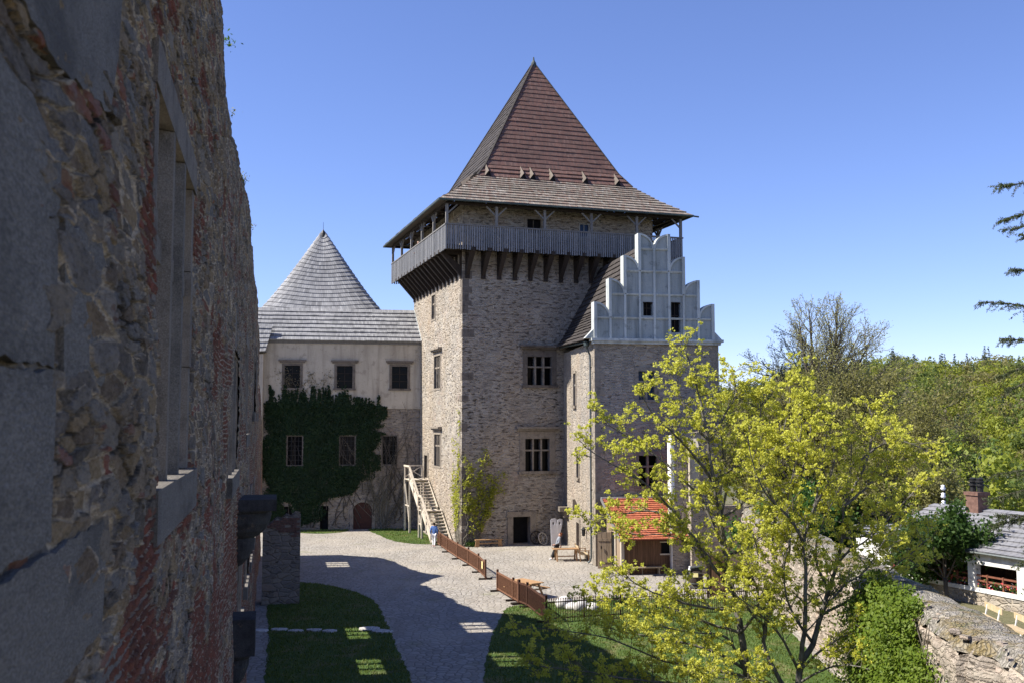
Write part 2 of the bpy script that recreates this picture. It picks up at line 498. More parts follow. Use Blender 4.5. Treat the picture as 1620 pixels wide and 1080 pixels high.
simple('timber_dark', (.022, .017, .014), (.05, .037, .029), 7, .85, .006, (3, 3, .5))
simple('timber_grey', (.13, .125, .12), (.23, .22, .21), 7, .8, .006, (3, 3, .5))
simple('timber_pale', (.42, .36, .28), (.58, .52, .43), 5, .75, .005, (3, 3, .6))
simple('timber_warm', (.30, .17, .085), (.40, .25, .13), 6, .6, .004, (.6, 3, 3))
simple('timber_straw', (.40, .31, .185), (.50, .40, .26), 5, .6, .003)
simple('fence_brown', (.125, .06, .034), (.185, .09, .052), 8, .75, .003)
simple('iron', (.022, .018, .016), (.045, .035, .03), 9, .55, .0, spec=.4)
simple('iron_rust', (.05, .022, .014), (.09, .04, .025), 9, .7)
simple('zinc', (.10, .115, .115), (.16, .175, .17), 6, .45, 0, spec=.5, metal=.6)
simple('copper_gutter', (.03, .045, .045), (.055, .075, .07), 6, .5, 0, spec=.5)
simple('cast_black', (.012, .012, .013), (.03, .03, .03), 6, .5)
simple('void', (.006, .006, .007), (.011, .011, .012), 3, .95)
simple('old_door', (.055, .022, .016), (.085, .035, .025), 6, .7, .004, (4, 4, .5))
simple('window_wood', (.10, .085, .07), (.16, .14, .12), 6, .6)
simple('window_light', (.30, .29, .265), (.38, .365, .33), 6, .6)
simple('white_paint', (.74, .74, .75), (.82, .82, .82), 4, .5)
simple('porcelain', (.75, .76, .78), (.85, .85, .86), 4, .25, spec=.5)
simple('board_white', (.60, .61, .66), (.72, .72, .76), 3, .6)
simple('paper_yellow', (.75, .66, .25), (.85, .78, .42), 9, .6)
simple('chimney_brick', (.10, .055, .043), (.18, .105, .08), 7, .9, .01)
simple('boulder', (.42, .40, .38), (.62, .60, .57), 4, .9, .03)
simple('skin', (.50, .30, .22), (.56, .35, .26), 4, .5)
simple('hair_ginger', (.20, .065, .025), (.30, .10, .04), 9, .6)
simple('hair_dark', (.025, .018, .013), (.05, .035, .025), 9, .6)
simple('cloth_blue', (.055, .115, .30), (.09, .17, .40), 6, .85)
simple('cloth_navy', (.025, .05, .16), (.04, .075, .22), 6, .85)
simple('cloth_white', (.62, .62, .62), (.75, .75, .75), 6, .85)
simple('cloth_black', (.012, .012, .014), (.03, .03, .033), 6, .85)
simple('cloth_slate', (.20, .22, .25), (.30, .32, .36), 6, .85)
simple('cloth_cream', (.50, .45, .36), (.6, .55, .45), 6, .85)
simple('leather_brown', (.10, .05, .03), (.14, .08, .05), 6, .6)
simple('bark_maple', (.075, .068, .058), (.20, .185, .165), 9, .9, .02, (1, 1, .35))
simple('bark_dark', (.05, .042, .034), (.115, .098, .08), 6, .9, .02, (1, 1, .35))
simple('bark_twig', (.11, .098, .075), (.18, .165, .13), 6, .9)
simple('geranium_red', (.50, .05, .06), (.65, .12, .14), 9, .6)
simple('flower_yellow', (.7, .55, .08), (.8, .65, .15), 9, .6)
simple('rail_orange', (.14, .055, .035), (.20, .08, .05), 9, .6)

def glass(name, c, rough=.08):
    m, t, p, tc = material(name)
    n = NOISE(t, tc.outputs['Object'], 1.7, 2)
    L(t, MIX(t, n, tuple(q * .6 for q in c), c), p.inputs['Base Color'])
    L(t, BUMP(t, NOISE(t, tc.outputs['Object'], 2.5, 2), .01), p.inputs['Normal'])
    p.inputs['Roughness'].default_value = rough
    p.inputs['Specular IOR Level'].default_value = .08
    MT[name] = m
glass('dark_glass', (.007, .007, .008))
glass('blue_glass', (.04, .07, .14))

def leaf(name, c1, c2, c3=None, trans=.45, rough=.55, vary=1.0):
    m, t, p, tc = material(name)
    g = N(t, 'ShaderNodeNewGeometry')
    r = g.outputs['Random Per Island']
    big = NOISE(t, tc.outputs['Object'], .9, 3)
    c = MIX(t, r, c1, c2)
    if c3: c = MIX(t, MAPR(t, big, .4, .62), c, c3)
    oi = N(t, 'ShaderNodeObjectInfo').outputs['Random']
    c = N(t, 'ShaderNodeHueSaturation', {'Color': c, 'Value': MAPR(t, oi, 0, 1, 1 - .2 * vary, 1 + .2 * vary), 'Hue': MAPR(t, oi, 0, 1, .5 - .015 * vary, .5 + .015 * vary)}).outputs[0]
    L(t, c, p.inputs['Base Color'])
    p.inputs['Roughness'].default_value = rough
    tr = N(t, 'ShaderNodeBsdfTranslucent', {'Color': MIX(t, .5, c, (c2[0] * 1.2, c2[1] * 1.2, c2[2] * .7))})
    mx = N(t, 'ShaderNodeMixShader', {0: trans, 1: p.outputs[0], 2: tr.outputs[0]})
    L(t, mx.outputs[0], t.nodes['Material Output'].inputs['Surface'])
    MT[name] = m
leaf('leaf_maple', (.40, .415, .05), (.68, .67, .14), (.53, .53, .085), trans=.5, vary=.0)
leaf('leaf_vine', (.22, .26, .03), (.45, .45, .07), None, vary=0)
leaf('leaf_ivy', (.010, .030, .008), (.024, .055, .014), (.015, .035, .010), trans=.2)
leaf('leaf_hedge', (.10, .19, .02), (.20, .29, .04), None)
leaf('leaf_bush', (.035, .085, .02), (.075, .14, .03), None)
leaf('leaf_olive', (.15, .15, .05), (.26, .245, .085), None)
leaf('leaf_bud', (.30, .30, .11), (.42, .41, .17), None, vary=0)
leaf('leaf_larch', (.04, .065, .025), (.10, .12, .045), None, trans=.3)
leaf('leaf_spruce', (.045, .07, .05), (.08, .11, .075), None, trans=.15)
leaf('leaf_beech', (.20, .26, .035), (.33, .36, .055), None)
leaf('leaf_green', (.10, .15, .035), (.17, .22, .055), None)
leaf('leaf_brown', (.15, .13, .085), (.23, .20, .13), None)
leaf('leaf_grass', (.075, .115, .022), (.15, .19, .045), None, trans=.3)

def ground_materials():
    # cobbles
    m, t, p, tc = material('cobbles')
    o = tc.outputs['Object']
    w = NOISE(t, o, 1.6, 3, out=1)
    P = VM(t, 'ADD', o, VM(t, 'MULTIPLY', w, (.35, .35, 0)))
    x, y, z = XYZ(t, P)
    P2 = COMB(t, M(t, 'MULTIPLY', x, 3.3), M(t, 'MULTIPLY', y, 2.7), 0.0)
    vc = XYZ(t, VOR(t, P2, 1, 'F1', '2D').outputs['Color'])
    e = VOR(t, P2, 1, 'DISTANCE_TO_EDGE', '2D').outputs['Distance']
    fine = NOISE(t, o, 12, 4, .65)
    c = RAMP(t, vc[0], [(0, (.23, .215, .19)), (.35, (.30, .28, .25)), (.7, (.345, .322, .29)), (1, (.27, .246, .215))])
    c = MIX(t, MAPR(t, fine, .4, .7, 0, .35), c, (.24, .22, .19))
    jm = MAPR(t, M(t, 'ADD', e, M(t, 'MULTIPLY', M(t, 'SUBTRACT', fine, .5), .10)), .035, .10)
    c = MIX(t, jm, (.18, .16, .135), c)
    big = NOISE(t, o, .22, 4)
    c = MIX(t, MAPR(t, big, .42, .66, 0, .6), c, (.365, .325, .27))
    c = MIX(t, MAPR(t, NOISE(t, VM(t, 'MULTIPLY', o, (1.6, .35, 1)), .55, 5, .6), .52, .68, 0, .5), c, (.22, .195, .165))
    c = MIX(t, MAPR(t, NOISE(t, o, .6, 5), .6, .72, 0, .5), c, (.20, .20, .12))
    L(t, c, p.inputs['Base Color'])
    h = M(t, 'ADD', MAPR(t, e, 0, .2, smooth=True), M(t, 'MULTIPLY', M(t, 'ADD', fine, vc[1]), .35))
    L(t, BUMP(t, h, .02), p.inputs['Normal'])
    p.inputs['Roughness'].default_value = .85
    MT['cobbles'] = m
    # lawn
    m, t, p, tc = material('turf')
    o = tc.outputs['Object']
    a = NOISE(t, o, .5, 5); f = NOISE(t, o, 14, 4, .7)
    c = MIX(t, MAPR(t, a, .3, .7), (.055, .105, .018), (.085, .135, .028))
    c = MIX(t, MAPR(t, f, .4, .7, 0, .55), c, (.03, .055, .012))
    c = MIX(t, MAPR(t, NOISE(t, o, .9, 5), .52, .66, 0, .8), c, (.17, .145, .065))
    c = MIX(t, MAPR(t, NOISE(t, o, .33, 4), .5, .65, 0, .6), c, (.035, .07, .014))
    L(t, c, p.inputs['Base Color'])
    L(t, BUMP(t, f, .06), p.inputs['Normal'])
    MT['turf'] = m
    # rough ground outside
    m, t, p, tc = material('earth')
    o = tc.outputs['Object']
    a = NOISE(t, o, .12, 5); f = NOISE(t, o, 4, 4, .7)
    c = MIX(t, MAPR(t, a, .35, .65), (.08, .09, .03), (.17, .15, .09))
    c = MIX(t, MAPR(t, f, .45, .7, 0, .5), c, (.05, .06, .02))
    L(t, c, p.inputs['Base Color'])
    L(t, BUMP(t, f, .1), p.inputs['Normal'])
    MT['earth'] = m
    # moss and gravel on the broad wall top
    m, t, p, tc = material('wall_cap')
    o = tc.outputs['Object']
    P = VM(t, 'MULTIPLY', VM(t, 'ADD', o, VM(t, 'MULTIPLY', NOISE(t, o, 3, 3, out=1), (.5, .5, .5))), (8, 7, 7))
    vc = XYZ(t, VOR(t, P, 1, 'F1').outputs['Color']); e = VOR(t, P, 1, 'DISTANCE_TO_EDGE').outputs['Distance']
    a = NOISE(t, o, .8, 5); f = NOISE(t, o, 9, 5, .7)
    c = MIX(t, vc[0], (.24, .22, .19), (.38, .35, .31))
    c = MIX(t, MAPR(t, e, .0, .05, .75, 1.0), (.15, .13, .10), c)
    c = MIX(t, MAPR(t, a, .46, .56), c, (.20, .155, .075))
    c = MIX(t, MAPR(t, NOISE(t, o, 1.7, 5), .56, .66), c, (.085, .095, .03))
    c = MIX(t, MAPR(t, f, .45, .7, 0, .6), c, (.33, .31, .27))
    L(t, c, p.inputs['Base Color'])
    L(t, BUMP(t, M(t, 'ADD', f, MAPR(t, e, 0, .15)), .05), p.inputs['Normal'])
    MT['wall_cap'] = m
ground_materials()

CAM_H = 8.6
def smooth01(a, b, v):
    q = np.clip((v - a) / (b - a), 0, 1); return q * q * (3 - 2 * q)

def xin(y): return 8.45 + .078 * y           # inner face of the curtain wall
def xout(y): return xin(y) + 1.7

def terrain_height(x, y):
    x = np.asarray(x, float); y = np.asarray(y, float)
    qx = np.maximum(np.maximum(x - (xout(np.clip(y, 0, 60))), -46 - x), 0)
    qy = np.maximum(np.maximum(y - 112, -25 - y), 0)
    q = np.hypot(qx, qy)
    right = x > xout(np.clip(y, 0, 60)) - 1.0
    base = np.where(right, 1.0, -.06)
    drop = np.where(right, smooth01(14, 130, q), smooth01(2, 90, q)) * 24
    z = np.where((qx <= 0) & (qy <= 0), -.06, base - drop)
    az = np.degrees(np.arctan2(x, np.maximum(y, 1)))
    crest = 8 + 17 * smooth01(8, 20, az) - 3 * smooth01(24, 34, az) + 1.6 * np.sin(az * 1.3) + .8 * np.sin(az * 3.1)
    h = smooth01(200, 610, np.hypot(x, y))
    hill = -22.6 + h * (22.6 + crest)
    far = np.hypot(x, y) > 180
    z = np.where(far & (y > 0), np.maximum(z, hill), z)
    return z

def build_ground():
    xs = np.concatenate([np.linspace(-900, -60, 12), np.linspace(-50, 60, 111), np.linspace(70, 420, 60), np.linspace(450, 1500, 16)])
    ys = np.concatenate([np.linspace(-300, -40, 6), np.linspace(-30, 120, 101), np.linspace(128, 700, 90), np.linspace(750, 2200, 12)])
    X, Y = np.meshgrid(xs, ys)
    Z = terrain_height(X, Y)
    nx, ny = len(xs), len(ys)
    mb = MB()
    mb.v = [tuple(p) for p in np.stack([X, Y, Z], -1).reshape(-1, 3)]
    for j in range(ny - 1):
        for i in range(nx - 1):
            a = j * nx + i
            mb.f.append((a, a + 1, a + nx + 1, a + nx)); mb.uv.append(None); mb.mi.append(0)
    structure(mb.build('terrain', MT['earth'], smooth=True))

def sheet(name, outline, z, mat, step=1.0, jitter=0.0):
    """flat ground sheet with a soft wavy outline"""
    pts = []
    n = len(outline)
    for i in range(n):
        a = outline[i]; b = outline[(i + 1) % n]
        k = max(1, int(hypot(b[0] - a[0], b[1] - a[1]) / .35)) if jitter else 1
        for q in range(k):
            f = q / k
            pts.append((a[0] + (b[0] - a[0]) * f + random.uniform(-jitter, jitter), a[1] + (b[1] - a[1]) * f + random.uniform(-jitter, jitter)))
    me = bpy.data.meshes.new(name)
    bm = bmesh.new()
    vs = [bm.verts.new((x, y, z)) for x, y in pts]
    bm.faces.new(vs)
    bmesh.ops.triangulate(bm, faces=bm.faces[:])
    for f in bm.faces:
        if f.normal.z < 0: f.normal_flip()
    bm.to_mesh(me); bm.free()
    me.materials.append(mat)
    o = bpy.data.objects.new(name, me); COL.objects.link(o)
    return structure(o)

def spline2(pts, k=6):
    """closed catmull-rom through the points"""
    out = []
    n = len(pts)
    for i in range(n):
        p0, p1, p2, p3 = (np.array(pts[(i + d) % n]) for d in (-1, 0, 1, 2))
        for q in range(k):
            t = q / k
            out.append(tuple(.5 * ((2 * p1) + (-p0 + p2) * t + (2 * p0 - 5 * p1 + 4 * p2 - p3) * t * t + (-p0 + 3 * p1 - 3 * p2 + p3) * t ** 3)))
    return out

build_ground()
sheet('courtyard_paving', [(-34, -12), (9, -12), (xin(58) + .2, 58), (xin(58) + .2, 100), (-34, 100)], 0.0, MT['cobbles'])
LAWN_L = spline2([(-12.6, 55.6), (-10.6, 55.9), (-8.4, 53.6), (-6.7, 50.4), (-5.3, 44.5), (-4.2, 39), (-3.2, 34), (-2.6, 27), (-3, 12), (-4, 2), (-2.2, 1), (-5, 20), (-7.4, 31), (-9.8, 42), (-11.6, 49.4)])
LAWN_R = spline2([(-.9, 39.5), (-.75, 43), (-.45, 46.5), (-.2, 48.6), (.9, 49.6), (2.2, 50.3), (5.5, 51), (9, 51), (11.9, 50.4), (11.5, 44), (10.9, 34), (10.2, 22), (9, 4), (1, 3), (-.4, 20), (-.9, 32)])
LAWN_S = spline2([(-11.6, 83.9), (-10.2, 79.5), (-8.6, 75.6), (-7, 73.9), (-5.7, 73.6), (-4.6, 74.5), (-5.4, 77), (-6.6, 80), (-7.7, 83.8), (-9.5, 84.3)])
LAWN_D = spline2([(-17.5, 84), (-17, 81.6), (-15, 80.6), (-13.4, 81.6), (-13.2, 83.6), (-15, 84.6)])
sheet('lawn', LAWN_L, .012, MT['turf'], jitter=.07)
sheet('lawn', LAWN_R, .012, MT['turf'], jitter=.07)
sheet('lawn', LAWN_S, .012, MT['turf'], jitter=.07)
sheet('lawn', LAWN_D, .012, MT['turf'], jitter=.07)

def inside(poly, x, y):
    r = np.zeros(len(x), bool); n = len(poly)
    for i in range(n):
        (x1, y1), (x2, y2) = poly[i], poly[(i + 1) % n]
        c = ((y1 > y) != (y2 > y)) & (x < (x2 - x1) * (y - y1) / (y2 - y1 + 1e-12) + x1)
        r ^= c
    return r

def build_grass():
    V = []
    for poly, dens, ymin in ((LAWN_L, 150, 30), (LAWN_R, 150, 30), (LAWN_S, 110, 70), (LAWN_D, 60, 70)):
        P = np.array(poly)
        lo, hi = P.min(0), P.max(0); lo[1] = max(lo[1], ymin)
        k = int((hi - lo).prod() * dens)
        x = RNG.uniform(lo[0], hi[0], k); y = RNG.uniform(lo[1], hi[1], k)
        q = inside(poly, x, y); x, y = x[q], y[q]
        n = len(x)
        a = RNG.uniform(0, 2 * pi, n); h = RNG.uniform(.04, .11, n); w = RNG.uniform(.012, .03, n)
        lx, ly = RNG.normal(0, .03, n), RNG.normal(0, .03, n)
        T = np.empty((n, 3, 3))
        T[:, 0] = np.stack([x - np.cos(a) * w, y - np.sin(a) * w, np.full(n, .01)], -1)
        T[:, 1] = np.stack([x + np.cos(a) * w, y + np.sin(a) * w, np.full(n, .01)], -1)
        T[:, 2] = np.stack([x + lx, y + ly, h], -1)
        V.append(T.reshape(-1, 3))
    o = fast_mesh('grass', np.concatenate(V), 3, MT['leaf_grass'])
    tag(o, 'short mown grass blades on the courtyard lawns', 'grass', kind='stuff')
build_grass()

# flat stepping stones across the shaded lawn
_c = [(-11.3, 43.35), (-10.45, 43.2), (-9.7, 43.42), (-8.95, 43.15), (-8.2, 43.3), (-7.5, 43.1), (-5.95, 43.55), (-5.4, 43.05)]
_ordinal = ['nearest the palace wall', 'second from the palace wall', 'third from the palace wall', 'fourth from the palace wall', 'fifth from the palace wall', 'beside the near sunlit patch', 'upper of the paving edge pair', 'broad one at the paving edge']
for i, (x, y) in enumerate(_c):
    r = .36 if i < 6 else .5
    mb = MB()
    k = 9; pr = [r * random.uniform(.75, 1.1) for _ in range(k)]
    poly = [(pr[j] * cos(2 * pi * j / k), .75 * pr[j] * sin(2 * pi * j / k)) for j in range(k)]
    mb.prism(poly, (0, 0, .005), (1, 0, 0), (0, 1, 0), (0, 0, .055))
    o = mb.build('stepping_stone', MT['boulder'], bevel=.015)
    o.location = (x, y, 0)
    tag(o, 'flat grey stepping stone in the shaded lawn, ' + _ordinal[i], 'stepping stone', 'stepping stones across the shaded lawn')

# ------------------------------------------------------------------ the ruined palace wall
WAZ = radians(-13.07)
WORG = (-.7013, -.1628, 0)
palace = thing('ruined_palace_wall', 'tall dark rubble and brick palace wall filling the left side, with empty stone windows', 'palace wall', WORG, pi / 2 - WAZ)
THK = 1.2
_tp = [(0, 14.6), (8, 14.3), (11.9, 13.75), (14.5, 13.95), (18.5, 13.6), (24, 14.05), (30, 14.3), (36, 14.15), (41, 13.55), (44.6, 13.1), (46.5, 12.5), (47.8, 10.6), (49.2, 10.2), (53, 9.7), (56.3, 9.0), (57.5, 9.7), (59.1, 10.85), (60.6, 9.6), (63, 9.0), (65.5, 8.7), (67.6, 7.8), (68.8, 5.6)]
def wall_top(s):
    t = np.interp(s, [p[0] for p in _tp], [p[1] for p in _tp])
    return t + .10 * np.sin(s * 3.1) + .07 * np.sin(s * 7.7 + 1) + .06 * np.sin(s * 17.3)
# (s0, s1, sill, head, kind)
PWIN = [(6.55, 9.2, 8.21, 10.62), (17.9, 21.3, 7.68, 9.80), (27.2, 29.9, 8.3, 10.6), (37.05, 39.3, 8.98, 11.38), (43.15, 45.35, 8.98, 11.38),
        (25.0, 27.5, 3.88, 6.1), (31.0, 33.4, 3.88, 6.1), (36.45, 38.8, 3.88, 6.1), (42.4, 44.65, 3.88, 6.1), (63.4, 65.7, 4.1, 6.9)]

def palace_mesh():
    s = [1.0]
    while s[-1] < 69.0:
        q = s[-1]
        s.append(q + (.02 if q < 10 else .03 if q < 14 else .07 if q < 30 else .14))
    s = np.array(s)
    vv = []; ff = []
    # three bands with their own height steps
    bands = [(0, 10.2, 5.2, 14.8, .013), (10.2, 14.2, 4.4, 14.8, .02), (14.2, 30.5, 0, 15, .05), (30.5, 69.2, 0, 15, .11)]
    for s0, s1, z0, z1, dz in bands:
        ss = s[(s >= s0 - 1e-6) & (s <= s1 + .16)]
        zz = np.arange(z0, z1 + dz, dz)
        S, Z = np.meshgrid(ss, zz)
        top = wall_top(S)
        Zc = np.minimum(Z, top)
        ok = (Z < top + dz)
        for a, b, c, d in PWIN:                     # keep the masonry out of the openings (stone frames overlap this edge)
            ok &= ~((S > a - .02) & (S < b + .02) & (Z > c - .02) & (Z < d + .02))
        n0 = sum(len(q) for q in vv)
        yy = -.22 * np.exp(-np.clip(S - 1, 0, 9)) * 0 + .03 * np.sin(S * .9) + .04 * np.sin(Z * 1.1 + S * .35)
        tb = np.clip((Zc - (top - .5)) / .5, 0, 1)
        yy = yy + .16 * tb ** 2
        vv.append(np.stack([S, yy, Zc], -1).reshape(-1, 3))
        nx = len(ss); nz = len(zz)
        I = np.arange(nx * nz).reshape(nz, nx)
        qok = ok[:-1, :-1] & ok[1:, :-1] & ok[:-1, 1:] & ok[1:, 1:]
        A = I[:-1, :-1][qok]; B = I[:-1, 1:][qok]; C = I[1:, 1:][qok]; D = I[1:, :-1][qok]
        ff.append(np.stack([A, B, C, D], -1) + n0)
    V = np.concatenate(vv); F = np.concatenate(ff)
    used = np.unique(F); remap = -np.ones(len(V), int); remap[used] = np.arange(len(used))
    V = V[used]; F = remap[F]
    me = bpy.data.meshes.new('masonry')
    me.vertices.add(len(V)); me.vertices.foreach_set('co', V.astype(np.float32).ravel())
    me.loops.add(F.size); me.loops.foreach_set('vertex_index', F.astype(np.int32).ravel())
    me.polygons.add(len(F)); me.polygons.foreach_set('loop_start', np.arange(0, F.size, 4, dtype=np.int32)); me.polygons.foreach_set('loop_total', np.full(len(F), 4, np.int32))
    me.polygons.foreach_set('use_smooth', np.ones(len(F), bool))
    me.materials.append(MT['palace_masonry'])
    me.update(calc_edges=True)
    o = bpy.data.objects.new('masonry', me); COL.objects.link(o); o.parent = palace
palace_mesh()

def wall_sheet(mb, p0, p1, z0, z1, ops=(), depth=.4, uvs=False):
    """upright sheet p0->p1 (outside on the right hand), rectangular openings with reveals going in"""
    p0 = Vector((p0[0], p0[1], 0)); p1 = Vector((p1[0], p1[1], 0))
    ln = (p1 - p0).length; d = (p1 - p0) / ln; out = Vector((d.y, -d.x, 0))
    us = sorted({0.0, ln, *[q for o in ops for q in o[:2]]}); zs = sorted({z0, z1, *[q for o in ops for q in o[2:4]]})
    def P(u, z, k=0.0):
        q = p0 + d * u - out * k; return (q.x, q.y, z)
    for i in range(len(us) - 1):
        for j in range(len(zs) - 1):
            um = (us[i] + us[i + 1]) / 2; zm = (zs[j] + zs[j + 1]) / 2
            if any(o[0] < um < o[1] and o[2] < zm < o[3] for o in ops): continue
            mb.face([P(us[i], zs[j]), P(us[i + 1], zs[j]), P(us[i + 1], zs[j + 1]), P(us[i], zs[j + 1])])
    for a, b, c, e in [o[:4] for o in ops]:
        mb.face([P(a, c), P(a, e), P(a, e, depth), P(a, c, depth)][::-1])
        mb.face([P(b, c), P(b, c, depth), P(b, e, depth), P(b, e)][::-1])
        mb.face([P(a, c), P(a, c, depth), P(b, c, depth), P(b, c)][::-1])
        mb.face([P(a, e), P(b, e), P(b, e, depth), P(a, e, depth)][::-1])

# back face and top of the wall
mb = MB()
ss = np.arange(1.0, 69.0, 1.0)
for a in ss:
    b = a + 1.0
    ta, tb = float(wall_top(a)), float(wall_top(b))
    hit = [w for w in PWIN if w[0] < b and w[1] > a]
    cuts = sorted({a, b, *[q for w in hit for q in w[:2] if a < q < b]})
    for i in range(len(cuts) - 1):
        u, v = cuts[i], cuts[i + 1]; mid = (u + v) / 2
        tu, tv = float(wall_top(u)), float(wall_top(v))
        zs = [0.0]
        for w in sorted([w for w in hit if w[0] < mid < w[1]], key=lambda w: w[2]):
            zs += [w[2], w[3]]
        for k in range(0, len(zs), 2):
            lo = zs[k]
            if k + 1 < len(zs):
                h1 = h2 = zs[k + 1]
            else:
                h1, h2 = tu - .15, tv - .15
            mb.face([(v, THK, lo), (u, THK, lo), (u, THK, h1), (v, THK, h2)])
        mb.face([(u, .14, tu), (v, .14, tv), (v, THK, tv - .15), (u, THK, tu - .15)])
mb.face([(69, 0, 0), (69, THK, 0), (69, THK, 5.4), (69, 0, 5.4)])
mb.face([(1, THK, 0), (1, 0, 0), (1, 0, 14.5), (1, THK, 14.5)])
mb.build('rear_masonry', MT['cellar_stone'], palace)

def palace_window(a, b, c, e, near):
    fm = MT['ashlar_tan']
    w = MB()
    # jambs, lintel and sill as blocks around the opening, reveals through the wall
    jw = .20
    m = MB(); m.box(a - jw - .06, b + jw + .06, -.012, .5, e + .004, e + .29); m.box(a - .1, b + .1, .5, THK - .02, e + .004, e + .3)
    win = m.build('window', fm, palace, bevel=.025)          # the lintel carries the rest of the frame
    for u0, u1 in ((a - jw, a), (b, b + jw)):
        w = MB()
        zz = [c, c + (e - c) * .36, c + (e - c) * .70, e]
        for i in range(3):
            w.box(u0, u1, .004 - .008 * (i % 2), .55, zz[i] + .004, zz[i + 1] - .004)
        w.box(u0 + .03, u1 - .0 if u1 <= a else u1 - .03, .55, THK - .02, c, e)
        w.build('jamb', fm, win, bevel=.012)
    m = MB(); m.box(a - jw - .03, b + jw + .03, -.075, THK - .02, c - .33, c - .004)
    m.build('sill', MT['ashlar_grey'], win, bevel=.02)
    for k in (1, 2):
        u = a + (b - a) * k / 3
        m = MB()
        m.prism([(u - .06, -.01), (u + .06, -.01), (u + .11, .09), (u + .11, .26), (u - .11, .26), (u - .11, .09)], (0, 0, c - .002), (1, 0, 0), (0, 1, 0), (0, 0, e - c))
        m.build('mullion', MT['ashlar_grey'] if k == 2 else fm, win, bevel=.006)
    zt = c + (e - c) * .64
    m = MB()
    for k in range(3):
        u0 = a + (b - a) * k / 3 + (.11 if k else 0); u1 = a + (b - a) * (k + 1) / 3 - (.11 if k < 2 else 0)
        m.box(u0 + .002, u1 - .002, .05, .26, zt - .08, zt + .08)
    m.build('transom', fm, win, bevel=.006)
for k, w in enumerate(PWIN):
    palace_window(*w, k == 0)

def slab(poly, y0, y1, mat, name='stone_block'):
    """squared block in the wall face with slightly broken edges"""
    pts = []
    n = len(poly)
    for i in range(n):
        a = poly[i]; b = poly[(i + 1) % n]
        k = max(2, int(hypot(b[0] - a[0], b[1] - a[1]) / .07))
        for q in range(k):
            f = q / k
            pts.append((a[0] + (b[0] - a[0]) * f + random.uniform(-.012, .012), a[1] + (b[1] - a[1]) * f + random.uniform(-.012, .012)))
    m = MB(); m.prism(pts, (0, y0, 0), (1, 0, 0), (0, 0, 1), (0, y1 - y0, 0))
    o = m.build(name, mat, palace, bevel=.012)
    return o
slab([(2.4, 8.77), (3.42, 8.77), (3.44, 9.42), (3.1, 9.5), (2.4, 9.5)], -.05, .05, MT['ashlar_grey'])
slab([(2.4, 8.22), (3.43, 8.24), (3.43, 8.75), (2.4, 8.74)], -.06, .05, MT['ashlar_grey'])
slab([(3.55, 8.73), (4.28, 8.74), (4.42, 8.82), (4.36, 9.18), (4.16, 9.31), (3.9, 9.28), (3.49, 9.24)], -.058, .05, MT['ashlar_grey'])
slab([(2.5, 7.68), (4.46, 7.78), (4.56, 8.21), (2.5, 8.19)], -.062, .05, MT['ashlar_grey'])
slab([(4.40, 6.9), (5.18, 6.95), (5.16, 7.76), (4.5, 7.74)], -.05, .05, MT['ashlar_grey'])
slab([(2.4, 9.75), (3.35, 9.71), (3.8, 9.78), (4.38, 9.86), (4.55, 10.15), (4.62, 10.6), (4.3, 11.4), (2.4, 11.4)], -.046, .05, MT['ashlar_grey'], 'render_patch')
slab([(5.05, 8.62), (5.5, 8.66), (5.55, 8.98), (5.1, 9.0)], -.045, .05, MT['ashlar_grey'])
slab([(5.7, 8.55), (6.12, 8.58), (6.15, 8.86), (5.72, 8.9)], -.048, .05, MT['ashlar_grey'])

# big dark rounded corbels that once carried a bay
def corbel(s0, prof, label, slab_=None):
    m = MB(); m.lathe(prof, (s0, .02, 0), 20)
    o = m.build('corbel', MT['dark_stone'], palace, smooth=False, bevel=.008)
    o['label'] = label
    if slab_:
        b = MB(); b.box(s0 - slab_[0], s0 + slab_[0], -slab_[1], .1, slab_[2], slab_[3]); b.build('corbel_slab', MT['dark_stone'], o, bevel=.03)
corbel(24.7, [(0, 5.3), (.08, 5.34), (.24, 5.5), (.34, 5.72), (.38, 5.92), (.36, 5.97), (.46, 6.02), (.60, 6.14), (.70, 6.32), (.74, 6.5), (.72, 6.55), (.78, 6.58), (.78, 6.62), (0, 6.62)], 'dark rounded stone corbel with a moulded rim', (.84, .82, 6.625, 6.88))
corbel(22.4, [(0, 3.1), (.10, 3.15), (.24, 3.35), (.33, 3.6), (.34, 3.75), (.40, 3.8), (.40, 3.86), (0, 3.86)], 'smaller dark stone corbel low on the wall', (.5, .43, 3.865, 4.6))
# tufts of weed growing on the ragged wall top
for (s, y, z, k, col) in ((14.75, -.12, 13.6, 40, 'leaf_bush'), (17.0, -.05, 13.3, 16, 'leaf_olive'), (22.5, -.1, 13.5, 40, 'leaf_olive'), (31, -.05, 14.1, 30, 'leaf_olive')):
    z = float(wall_top(s)) - .08; c = RNG.normal(0, 1, (k, 3)) * (.10, .05, .06) + (s, .0, z)
    fast_mesh('weed_tuft', leaf_quads(c, .032, aspect=.4), 4, MT[col], palace)

# pier of broken brick and rubble standing out from the wall further on
pier = thing('broken_wall_pier', 'short ruined rubble pier with a broken red brick top against the dark palace wall', 'pier', (-10.58 + .3, 49.6, 0), pi / 2 - WAZ)
mb = MB()
n = 9
topz = [4.25, 4.3, 4.1, 4.2, 4.0, 4.05, 3.85, 3.7, 3.6]
for i in range(n - 1):
    y0, y1 = .22 * i - .15, .22 * (i + 1) - .15
    a, b = topz[i], topz[i + 1]
    mb.face([(0, y0, 0), (0, y0, a), (0, y1, b), (0, y1, 0)])
    mb.face([(1.1, y0, 0), (1.1, y1, 0), (1.1, y1, b), (1.1, y0, a)])
    mb.face([(0, y0, a), (1.1, y0, a - .1), (1.1, y1, b - .1), (0, y1, b)])
mb.face([(0, -.15, 0), (1.1, -.15, 0), (1.1, -.15, 4.15), (0, -.15, 4.25)])
mb.build('masonry', MT['cellar_stone'], pier)
mb = MB()
